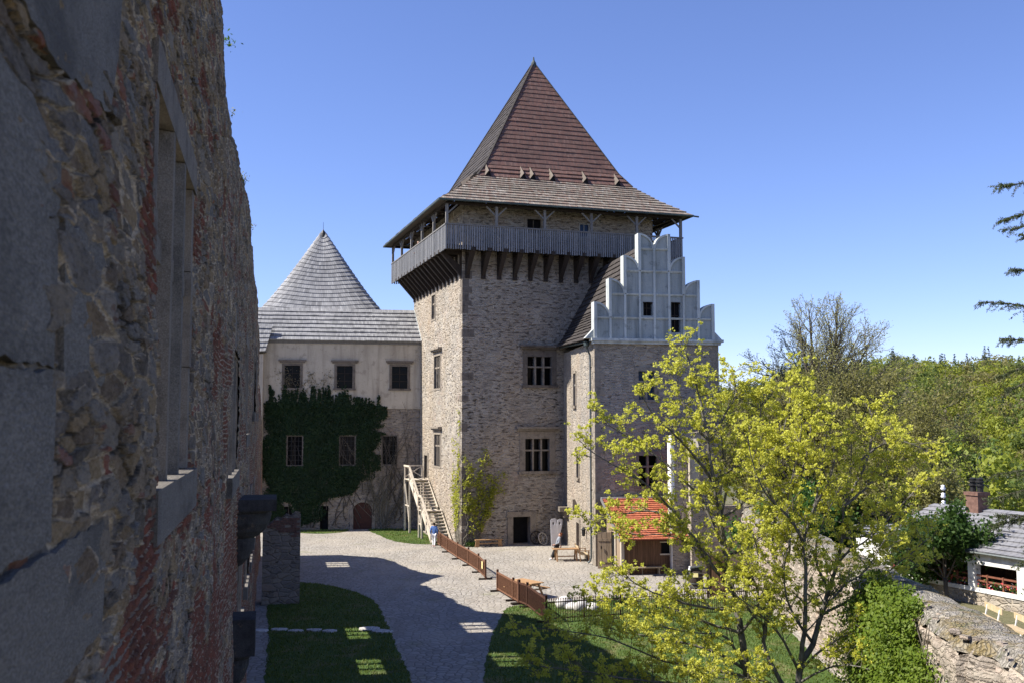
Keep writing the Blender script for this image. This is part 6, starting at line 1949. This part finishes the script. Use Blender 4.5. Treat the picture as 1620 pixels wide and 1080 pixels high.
def fan_tree(name, label, base, zf, zc, rx, rz, r0, n_limbs, leafmat, leaf_n, leaf_s, seed):
    """broad crown: limbs fan out from the trunk top to a rounded envelope, side branches fill it with fine twigs"""
    global RNG
    RNG = np.random.default_rng(seed); random.seed(seed)
    t = thing(name, label, 'tree', base)
    wood = MB(); tw = MB(); buds = []
    def room(p, d):
        # distance along d to the envelope
        k = 0.0
        while k < 12:
            q = p + d * k
            if (q.x ** 2 + q.y ** 2) / rx ** 2 + ((q.z - zc) / rz) ** 2 > 1.0: break
            k += .25
        return k
    wood.tube([(0, 0, -1), (.05, 0, zf * .4), (0, .05, zf * .75), (0, 0, zf + 1.5)], [r0 * 1.25, r0, r0 * .9, r0 * .55], 9)
    def grow(p, d, ln, r, lv):
        n = 6 if lv == 0 else 4
        pts = [p.copy()]; dd = d.copy()
        for i in range(n):
            dd = (dd + rnd_dir() * (.10 if lv == 0 else .16) + Vector((0, 0, .05))).normalized()
            pts.append(pts[-1] + dd * ln / n)
        rr = [max(.010, r * (1 - .85 * i / n)) for i in range(n + 1)]
        (wood if r > .035 else tw).tube(pts, rr, 6 if r > .06 else 4 if r > .02 else 3, cap=False)
        if lv >= 3:
            buds.extend(pts[1:]); return
        step = (.50, .36, .26)[lv]; acc = ln * (.22 if lv == 0 else .15)
        while acc < ln:
            f = acc / ln; i = min(n - 1, int(f * n)); q = pts[i].lerp(pts[i + 1], f * n - i)
            ax = (pts[i + 1] - pts[i]).normalized(); s = rnd_dir(); s = (s - ax * s.dot(ax)).normalized()
            nd = (ax * .9 + s * random.uniform(.5, 1.0) + Vector((q.x, q.y, 0)).normalized() * .15 + Vector((0, 0, .12))).normalized()
            want = ln * random.uniform(.30, .52) * (1.15 - .5 * f)
            l2 = min(want, room(q, nd) + .25)
            if l2 > .15: grow(q, nd, max(.25, l2), max(.012, rr[i] * .5), lv + 1)
            acc += step * random.uniform(.7, 1.3)
        buds.append(pts[-1])
    for k in range(n_limbs):
        f = (k + .5) / n_limbs; el = math.asin(1 - 1.02 * f * .92); az = k * 2.39996
        d = Vector((cos(el) * cos(az), cos(el) * sin(az), sin(el))).normalized()
        p = Vector((0, 0, zf + 1.4 * (1 - f) - .6)); tgt = p + d * room(p, d)
        d0 = ((tgt - p).normalized() + Vector((0, 0, .22))).normalized()
        grow(p, d0, (tgt - p).length * random.uniform(.9, 1.02), r0 * random.uniform(.38, .55), 0)
    wood.build('trunk', MT['bark_dark'], t, smooth=True); tw.build('twigs', MT['bark_twig'], t)
    B_ = np.array([tuple(b) for b in buds]); k = max(1, int(leaf_n / len(B_)))
    c = np.repeat(B_, k, 0); c = c + RNG.normal(0, .10, c.shape)
    fast_mesh('buds', leaf_quads(c, leaf_s), 4, MT[leafmat], t)
    return t
fan_tree('bare_tree', 'tall rounded tree still nearly bare, standing out against the sky right of the keep', (22.9, 75, gz(22.9, 75)), 7.0, 8.2, 6.5, 8.6, .40, 19, 'leaf_bud', 42000, .05, 5)
branching('budding_tree', 'olive budding tree with a broad hazy crown just right of the bare tree', (22.5, 66, gz(22.5, 66)), 13.6, 6.0, .33, 5, 'leaf_olive', 42000, .075, 8, lo=.25, spread=.7, up=.05, ratio=.72)
branching('budding_tree', 'olive budding tree low and left, behind the maples below the bare tree', (17.6, 62, gz(17.6, 62)), 11.5, 5.2, .28, 5, 'leaf_olive', 34000, .075, 9, lo=.25, spread=.75, up=.03, ratio=.72)
branching('budding_tree', 'dull green budding tree low between the maple and the grey-roofed house', (20.5, 55, gz(20.5, 55)), 8.0, 4.2, .2, 4, 'leaf_olive', 16000, .075, 12, lo=.2, spread=.8, up=.03)
_sb = branching('leafy_shrub_tree', 'round mid-green leafy shrub tree in front of the grey-roofed house', (18.6, 44.6, 1.3), 4.4, 2.1, .09, 4, 'leaf_bush', 16000, .085, 14, lo=.15, spread=.9, up=.02)

dup(_sb, (15.6, 55.0, .6), 1.1, 'dark leafy shrub tree behind the castle wall, just left of the white outbuilding', 1.25)
dup(_sb, (18.8, 60.0, .2), 2.6, 'dark leafy shrub tree farthest back behind the maples, below the budding trees', 1.45)

def larch():
    global RNG
    RNG = np.random.default_rng(41); random.seed(41)
    base = (15.6, 27.6, 1.3)
    t = thing('larch_tree', 'larch at the right edge with drooping feathery branches', 'tree', base)
    wood = MB(); tw = MB(); c = []
    tr = [Vector((0, 0, -1)), Vector((.05, 0, 5)), Vector((0, .1, 10)), Vector((.05, .05, 15)), Vector((0, 0, 20))]
    wood.tube(smooth_path(tr), [.28 * (1 - .9 * i / 16) for i in range(17)], 9)
    for z, a, ln, el in [(13.9, 176, 2.5, .02), (13.4, 150, 2.2, 0), (12.0, 182, 1.85, .25), (11.6, 205, 2.3, .1), (11.2, 160, 2.0, .15), (12.9, 120, 2.2, .1), (10.2, 178, 2.9, .10), (9.5, 188, 2.55, .14), (9.2, 150, 2.4, .05), (9.8, 215, 2.6, 0), (8.8, 170, 2.2, -.05),
                         (15.0, 190, 1.1, .1), (16.2, 160, .9, .1), (17, 200, .8, .1), (18, 150, .7, .1), (13, 20, 2.4, 0), (11, 340, 2.6, 0), (9.5, 40, 2.6, 0), (15, 330, 2, 0), (17, 20, 1.4, 0), (10.5, 90, 2.4, 0), (13, 270, 2.3, 0), (15.5, 270, 1.8, 0), (9, 300, 2.6, 0),
                         (6.2, 176, 2.6, -.05), (5.7, 192, 2.9, -.12), (5.2, 165, 2.7, -.1), (4.6, 200, 2.6, -.1), (4.9, 150, 2.5, -.1), (7.1, 230, 2.4, -.1), (7.4, 160, 1.6, 0), (4.2, 180, 2.4, -.12), (6.6, 205, 2.2, -.1), (3.7, 170, 2.0, -.15)]:
        a = radians(a); d = Vector((cos(a), sin(a), el - .05))
        p = branch_path(Vector((0, 0, z)), d, ln, 8, .10, -.015)
        wood.tube(p, [.045 * (1 - .85 * i / 8) for i in range(9)], 5, cap=False)
        for i in range(1, 9):
            for s in (-1, 1):
                for rep in range(4):
                    if random.random() < .25: continue
                    sd_ = Vector((-d.y, d.x, 0)).normalized() * s
                    e = branch_path(p[i - 1].lerp(p[i], random.random()), (d * random.uniform(.2, .9) + sd_ * random.uniform(.3, 1) + Vector((0, 0, random.uniform(-.75, .15)))).normalized(), random.uniform(.2, .75) * (1.15 - .08 * i), 4, .2, -.05)
                    tw.tube(e, [.008, .007, .006, .005, .004], 3, cap=False)
                    for q0, q1 in zip(e[:-1], e[1:]):
                        for k in range(7): c.append(tuple(q0.lerp(q1, RNG.random()) + rnd_dir() * .035))
            for k in range(22): c.append(tuple(p[i - 1].lerp(p[i], RNG.random()) + rnd_dir() * .05))
    wood.build('trunk', MT['bark_dark'], t, smooth=True); tw.build('twigs', MT['bark_twig'], t)
    fast_mesh('crown', leaf_quads(np.array(c), .042, aspect=.22), 4, MT['leaf_larch'], t)
larch()

# ------------------------------------------------------------------ climbing plants
RNG = np.random.default_rng(77); random.seed(77)
def mapw(org, rot):
    c, s = cos(rot), sin(rot)
    def f(P):
        P = np.asarray(P); return np.stack([org[0] + P[:, 0] * c - P[:, 1] * s, org[1] + P[:, 0] * s + P[:, 1] * c, P[:, 2]], -1)
    return f
# the dark ivy covering the plastered wing's lower storeys
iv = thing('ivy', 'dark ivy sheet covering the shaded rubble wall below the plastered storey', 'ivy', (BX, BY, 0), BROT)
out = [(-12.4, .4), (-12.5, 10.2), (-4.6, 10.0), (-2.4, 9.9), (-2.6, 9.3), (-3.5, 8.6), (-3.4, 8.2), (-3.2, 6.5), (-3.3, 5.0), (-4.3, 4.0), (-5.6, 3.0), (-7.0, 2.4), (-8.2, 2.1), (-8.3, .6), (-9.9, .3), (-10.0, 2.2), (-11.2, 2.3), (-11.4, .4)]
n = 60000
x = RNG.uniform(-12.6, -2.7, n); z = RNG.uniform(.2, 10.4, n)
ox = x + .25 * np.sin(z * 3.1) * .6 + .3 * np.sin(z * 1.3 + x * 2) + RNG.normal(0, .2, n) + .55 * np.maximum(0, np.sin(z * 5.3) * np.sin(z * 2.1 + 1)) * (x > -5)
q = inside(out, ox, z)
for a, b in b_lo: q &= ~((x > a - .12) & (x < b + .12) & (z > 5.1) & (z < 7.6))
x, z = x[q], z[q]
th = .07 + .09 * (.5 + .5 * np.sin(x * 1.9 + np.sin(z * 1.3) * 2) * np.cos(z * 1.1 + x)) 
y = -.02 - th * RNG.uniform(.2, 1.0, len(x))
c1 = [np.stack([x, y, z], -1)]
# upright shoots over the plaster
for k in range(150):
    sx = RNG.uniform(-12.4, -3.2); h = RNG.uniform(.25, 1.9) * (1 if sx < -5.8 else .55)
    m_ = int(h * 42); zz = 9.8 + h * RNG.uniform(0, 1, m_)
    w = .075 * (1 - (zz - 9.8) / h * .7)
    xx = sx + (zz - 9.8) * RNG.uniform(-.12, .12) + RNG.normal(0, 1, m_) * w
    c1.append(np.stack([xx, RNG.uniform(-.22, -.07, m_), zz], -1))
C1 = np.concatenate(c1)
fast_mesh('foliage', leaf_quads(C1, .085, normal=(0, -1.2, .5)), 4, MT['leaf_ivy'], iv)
m = MB()
for k in range(46):
    sx = RNG.uniform(-12.2, -3.5) if k < 30 else RNG.uniform(-4.2, -.9)
    p = Vector((sx, -.07, .2 if k < 30 and sx < -8.3 else RNG.uniform(.1, 3.5)))
    d = Vector((RNG.uniform(-.5, .5), 0, 1))
    pts = [p]
    for i in range(12):
        d = Vector((d.x * .8 + RNG.normal() * .28, 0, 1)).normalized(); pts.append(pts[-1] + d * RNG.uniform(.4, .95))
    pts = [Vector((p.x, -.07, min(p.z, 13.6))) for p in pts]
    m.tube(pts, [.035 * (1 - .85 * i / 12) for i in range(13)], 4, cap=False)
m.build('stems', MT['bark_dark'], iv)
# bare-stemmed climber right of the ivy on the same wall
cl = thing('bare_climber', 'leafless brown climber fanning over the shaded rubble wall right of the ivy', 'climber', (BX, BY, 0), BROT)
m = MB(); lv = []
for k in range(40):
    d = Vector((RNG.uniform(-.75, .55), 0, 1)).normalized(); p = Vector((-2.9 + RNG.normal() * .1, -.09, 0)); pts = [p]
    for i in range(11):
        d = (d + Vector((RNG.normal() * .20, 0, .05))).normalized(); pts.append(pts[-1] + d * RNG.uniform(.25, .62) * (1 if k > 12 else 1.5))
    pts = [Vector((min(q.x, .1), q.y - .02 * RNG.random(), q.z)) for q in pts]
    m.tube(pts, [.05 * (1 - .9 * i / 11) if k < 5 else .02 * (1 - .8 * i / 11) for i in range(12)], 4, cap=False)
    for q in pts[5:]:
        for j in range(2): lv.append(tuple(q + Vector((RNG.normal() * .1, -.05, RNG.normal() * .1))))
m.build('stems', MT['bark_twig'], cl); fast_mesh('buds', leaf_quads(np.array(lv), .045, normal=(0, -1, 0)), 4, MT['leaf_brown'], cl)
# thin climber in bud up the plaster between the upper windows
cl = thing('thin_climber', 'thin greenish climber reaching up the plaster beside the upper left window', 'climber', (BX, BY, 0), BROT)
m = MB(); lv = []
for k in range(20):
    d = Vector((RNG.uniform(-.6, .6), 0, 1)).normalized(); p = Vector((-8.6 + RNG.uniform(-3.2, .8), -.12, 10.2)); pts = [p]
    for i in range(9):
        d = (d + Vector((RNG.normal() * .26, 0, .03))).normalized(); pts.append(pts[-1] + d * RNG.uniform(.16, .40))
    pts = [Vector((q.x, -.11, min(q.z, 13.8))) for q in pts]
    m.tube(pts, [.016 * (1 - .7 * i / 9) for i in range(10)], 3, cap=False)
    for q in pts[1:]:
        for j in range(4): lv.append(tuple(q + Vector((RNG.normal() * .12, -.04, RNG.normal() * .12))))
m.build('stems', MT['bark_twig'], cl); fast_mesh('foliage', leaf_quads(np.array(lv), .05, normal=(0, -1, 0)), 4, MT['leaf_brown'], cl)

# yellow-green vine on the corner of the keep
vn = thing('climbing_vine', 'yellow-green climbing vine on the front corner of the keep above the plain bench', 'vine', (TX, TY, 0), TROT)
m = MB(); c = []; cf = []
def vine_front():
    for k in range(22):
        p = Vector((RNG.uniform(.1, 1.0), -.07, .1)); tx = RNG.uniform(.15, 2.9); top = RNG.uniform(4.5, 6.75) if tx < 2.2 else RNG.uniform(3.5, 5.6)
        pts = [p]
        for i in range(1, 13):
            f = i / 12; pts.append(Vector((p.x + (tx - p.x) * f ** .7 + RNG.normal() * .10, -.07 - RNG.random() * .06, .1 + top * f)))
        m.tube(pts, [.028 * (1 - .8 * i / 12) for i in range(13)], 4, cap=False)
        for i in range(3, 13):
            if RNG.random() < (.40 if i > 4 else .2):
                q = pts[i] + Vector((RNG.normal() * .15, -.1, RNG.normal() * .15)); nn = int(RNG.integers(14, 34))
                for j in range(nn): c.append(tuple(q + Vector((RNG.normal() * .15, -abs(RNG.normal()) * .08, RNG.normal() * .15))))
def vine_side():
    for k in range(22):
        p = Vector((-.07, RNG.uniform(.05, 1.4), .1)); ty = RNG.uniform(.1, 2.4); top = RNG.uniform(4, 7.2) if k > 3 else RNG.uniform(8, 9.6); 
        if k <= 3: ty = .25
        pts = [p]
        for i in range(1, 13):
            f = i / 12; pts.append(Vector((-.07 - RNG.random() * .05, p.y + (ty - p.y) * f ** .7 + RNG.normal() * .12, .1 + top * f)))
        m.tube(pts, [.022 * (1 - .8 * i / 12) for i in range(13)], 4, cap=False)
        for i in range(3, 13):
            if RNG.random() < .5:
                q = pts[i]
                for j in range(int(RNG.integers(5, 12))): c.append(tuple(q + Vector((-abs(RNG.normal()) * .06, RNG.normal() * .16, RNG.normal() * .16))))
vine_front(); vine_side()
m.build('stems', MT['bark_twig'], vn); fast_mesh('foliage', leaf_quads(np.array(c), .075), 4, MT['leaf_vine'], vn)
# bright ivy hanging on the inner side of the curtain wall
RNG = np.random.default_rng(99)
hv = thing('wall_ivy', 'bright green ivy bush growing over the inner side of the broad castle wall', 'ivy', (xin(0), 0, 0), -atan(.078))
n = 40000
y = RNG.normal(29.5, 1.9, n); z = RNG.uniform(.1, 4.3, n)
lim = 4.0 - .16 * (y - 29.5) ** 2 * .55 + .35 * np.sin(y * 2.3) + .2 * np.sin(y * 5.1)
q = z < lim; y, z = y[q], z[q]
x = -.08 - np.abs(RNG.normal(0, .22 + .16 * (np.sin(y * 3.3 + z * 2.1) * np.sin(z * 2.7 + y) + 1) * .9, len(y))) * (1 - .15 * z / 4) + np.where(z > 3.5, RNG.uniform(0, .5, len(y)), 0)
fast_mesh('foliage', leaf_quads(np.stack([x, y, z], -1), .052, normal=(-1, -.3, .6)), 4, MT['leaf_hedge'], hv)
m = MB()
for k in range(16):
    a = RNG.uniform(26.5, 32.5); m.tube([(-.1, a, 0), (-.12, a + RNG.normal() * .3, 1.3), (-.08, a + RNG.normal() * .5, 2.6), (-.05, a + RNG.normal() * .7, 3.6)], [.04, .03, .02, .008], 4, cap=False)
m.build('stems', MT['bark_dark'], hv)
# low green plants at the foot of the fence and railing
sh = []
for (x, y, s, lab) in ((-2.9, 72.3, .35, 'small green weed clump at the foot of the keep corner'), (5.0, 49.5, .4, 'small bushy plant by the iron railing on the lawn')):
    t = thing('low_plant', lab, 'plant', (x, y, 0)); cc = RNG.normal(0, 1, (500, 3)) * (s * .5, s * .5, s * .3) + (0, 0, s * .45); cc[:, 2] = np.abs(cc[:, 2])
    fast_mesh('leaves', leaf_quads(cc, .05), 4, MT['leaf_bush'], t)
    m = MB()
    for k in range(7): m.tube([(0, 0, 0), (RNG.normal() * s * .2, RNG.normal() * s * .2, s * .4), (RNG.normal() * s * .4, RNG.normal() * s * .4, s * .7)], [.012, .009, .005], 3, cap=False)
    m.build('stalks', MT['bark_twig'], t)

# ------------------------------------------------------------------ the wooded hillside
RNG = np.random.default_rng(123); random.seed(123)
def spruce_mesh(h, r):
    c = []; nr = []
    for i in range(24):
        f = i / 23; z = h * (.10 + .89 * f) + RNG.normal() * .1; rr = r * (1 - f) ** .85 + .12
        for k in range(max(3, int(8 * (1 - f) + 3))):
            a = RNG.uniform(0, 2 * pi); ln = rr * RNG.uniform(.7, 1.1)
            for q in (.35, .6, .8, 1.0):
                for w in range(3):
                    c.append((cos(a) * ln * q + RNG.normal() * .14, sin(a) * ln * q + RNG.normal() * .14, z - .28 * ln * q + RNG.normal() * .1))
    return leaf_quads(np.array(c), .27, aspect=.5, normal=np.array(c) * (.5, .5, 0) + (0, 0, .5))
def broad_mesh(h, r, n=520, s=.55):
    c = []; nr = []
    cl_ = [(RNG.normal() * r * .42, RNG.normal() * r * .42, h * RNG.uniform(.35, .9), r * RNG.uniform(.28, .5)) for k in range(15)]
    for k in range(n):
        x, y, z, q = cl_[RNG.integers(15)]; d = RNG.normal(size=3); d /= np.linalg.norm(d)
        c.append((x + d[0] * q, y + d[1] * q, z + d[2] * q * .85)); nr.append(d * 1.9)
    return leaf_quads(np.array(c), s, aspect=.7, normal=np.array(nr))
def proto(name, label, verts, mat, trunk_h, trunk_r, group):
    t = thing(name, label, 'tree', (0, 0, 0), 0, group)
    fast_mesh('crown', verts, 4, MT[mat], t)
    m = MB(); m.tube([(0, 0, -1), (.1, 0, trunk_h * .5), (0, .1, trunk_h)], [trunk_r, trunk_r * .8, trunk_r * .3], 5); m.build('trunk', MT['bark_dark'], t)
    return t
KINDS_ = [('spruce_tree', 'dark narrow spruce in the far wood on the hillside', spruce_mesh(17, 2.6), 'leaf_spruce', 15, .25, 'spruces in the far wood', .36),
          ('beech_tree', 'fresh yellow-green broadleaf tree in the far wood on the hillside', broad_mesh(16, 5.4, 1000, .42), 'leaf_beech', 8, .3, 'fresh green trees in the far wood', .20),
          ('oak_tree', 'mid-green rounded broadleaf tree in the far wood on the hillside', broad_mesh(16, 5.8, 1000, .42), 'leaf_green', 8, .3, 'mid-green trees in the far wood', .22),
          ('birch_tree', 'grey-brown thin tree not yet in leaf in the far wood', broad_mesh(13, 3.8, 260, .42), 'leaf_brown', 11, .22, 'leafless trees in the far wood', .10),
          ('lime_tree', 'dull olive broadleaf tree in the far wood on the hillside', broad_mesh(15, 5.2, 900, .42), 'leaf_olive', 8, .3, 'olive trees in the far wood', .12)]
PR = [proto(*k[:7]) for k in KINDS_]
used = [False] * len(PR)
spots = []
for d in np.arange(185, 700, 8.4):
    a0, a1 = (9.5, 33)
    step = 9.0 / d * 57.3
    for a in np.arange(a0, a1, step):
        aa = radians(a + RNG.uniform(-.45, .45) * step); dd = d + RNG.uniform(-3, 3)
        x, y = dd * sin(aa), dd * cos(aa)
        g_ = gz(x, y)
        el = math.degrees(atan2(g_ + 12 - CAM_H, dd))
        if d < 235 and RNG.random() < .45: continue
        spots.append((x, y, g_, dd, a, el))
spots.sort(key=lambda s: s[3])
vis = [s for s in spots if 10.5 < s[4] < 28 and s[5] > -5.2]
vis_far = [s for s in vis if s[5] > 1.6]          # the crest, whose tops show against the sky
pick = vis[:150] + [s for s in vis_far if s not in vis[:150]][-110:]
pk = set(id(s) for s in pick)
def kind_at(x, y):
    w = sin(x * .021 + 1.3) * cos(y * .017) + .5 * sin(x * .05 + y * .03)
    r = RNG.random()
    if w > .25: return 0 if r < .62 else 2 if r < .8 else 4 if r < .92 else 1
    if w > -.3: return 1 if r < .28 else 2 if r < .55 else 0 if r < .72 else 4 if r < .88 else 3
    return 1 if r < .34 else 2 if r < .58 else 3 if r < .76 else 4 if r < .92 else 0
rest = [[] for _ in PR]
for s in spots:
    k = kind_at(s[0], s[1]); sc = RNG.uniform(.75, 1.25); rz = RNG.uniform(0, 6.28)
    if id(s) in pk:
        if not used[k]:
            used[k] = True; o = PR[k]; o.location = (s[0], s[1], s[2]); o.rotation_euler = (0, 0, rz); o.scale = (sc,) * 3
        else: dup(PR[k], (s[0], s[1], s[2]), rz, None, sc)
    else: rest[k].append((s[0], s[1], s[2], sc, rz))
# all the other trees of the wood read as one mass: one object, one material per kind
base_v = [np.array(k[2]).reshape(-1, 4, 3) for k in KINDS_]
big = []; mi = []
for k, L_ in enumerate(rest):
    bv = base_v[k]
    for (x, y, z, sc, rz) in L_:
        sub = bv[RNG.permutation(len(bv))[:max(120, int(len(bv) * .6))]]
        c, s = cos(rz), sin(rz)
        v = sub * sc * 1.06
        v = np.stack([v[..., 0] * c - v[..., 1] * s + x, v[..., 0] * s + v[..., 1] * c + y, v[..., 2] + z], -1)
        big.append(v.reshape(-1, 3)); mi.append(np.full(len(sub), k, np.int32))
wood = fast_mesh('wood', np.concatenate(big), 4, MT[KINDS_[0][3]])
for k in KINDS_[1:]: wood.data.materials.append(MT[k[3]])
wood.data.polygons.foreach_set('material_index', np.concatenate(mi))
tag(wood, 'mass of mixed spring trees filling the far hillside', 'wood', kind='stuff')

# ------------------------------------------------------------------ camera, sun, sky
cam = bpy.data.cameras.new('camera'); co = bpy.data.objects.new('camera', cam); COL.objects.link(co)
co.location = (0, 0, CAM_H)
co.rotation_euler = (pi / 2 + atan(128 / 1620), 0, 0)
cam.sensor_fit = 'HORIZONTAL'; cam.sensor_width = 36; cam.lens = 36.0 * 1620 / 1620
cam.dof.use_dof = True; cam.dof.focus_distance = 60; cam.dof.aperture_fstop = 5.6
cam.clip_start = .05; cam.clip_end = 6000
SC.camera = co
TRAVEL, ELEV = radians(83), radians(46)        # compass bearing the light travels to (0 = view direction), height
sd = bpy.data.lights.new('sun', 'SUN'); so = bpy.data.objects.new('sun', sd); COL.objects.link(so)
tv = Vector((sin(TRAVEL) * cos(ELEV), cos(TRAVEL) * cos(ELEV), -sin(ELEV)))
so.rotation_euler = tv.to_track_quat('-Z', 'Y').to_euler()
so.location = (-60, 20, 80)
sd.energy = 5.0; sd.angle = radians(.53); sd.color = (1.0, .94, .84)
w = bpy.data.worlds.new('World'); SC.world = w; w.use_nodes = True
t = w.node_tree
sky = t.nodes.new('ShaderNodeTexSky'); sky.sky_type = 'NISHITA'; sky.sun_disc = False
sky.sun_elevation = ELEV
sky.sun_rotation = TRAVEL + pi            # the sun stands opposite to where the light goes
sky.altitude = 200; sky.air_density = .9; sky.dust_density = 0.0; sky.ozone_density = 6.0
tint = N(t, 'ShaderNodeMix', {0: 1.0, 6: sky.outputs[0], 7: (1.0, .88, 1.04, 1)}, data_type='RGBA', blend_type='MULTIPLY')   # slightly violet spring sky
t.links.new(tint.outputs[2], t.nodes['Background'].inputs[0])
t.nodes['Background'].inputs[1].default_value = .10
SC.view_settings.view_transform = 'Standard'; SC.view_settings.look = 'None'
SC.view_settings.exposure = .98; SC.view_settings.gamma = 1.0
SC.cycles.max_bounces = 6; SC.cycles.transparent_max_bounces = 6; SC.cycles.sample_clamp_indirect = 6
SC.cycles.use_denoising = True
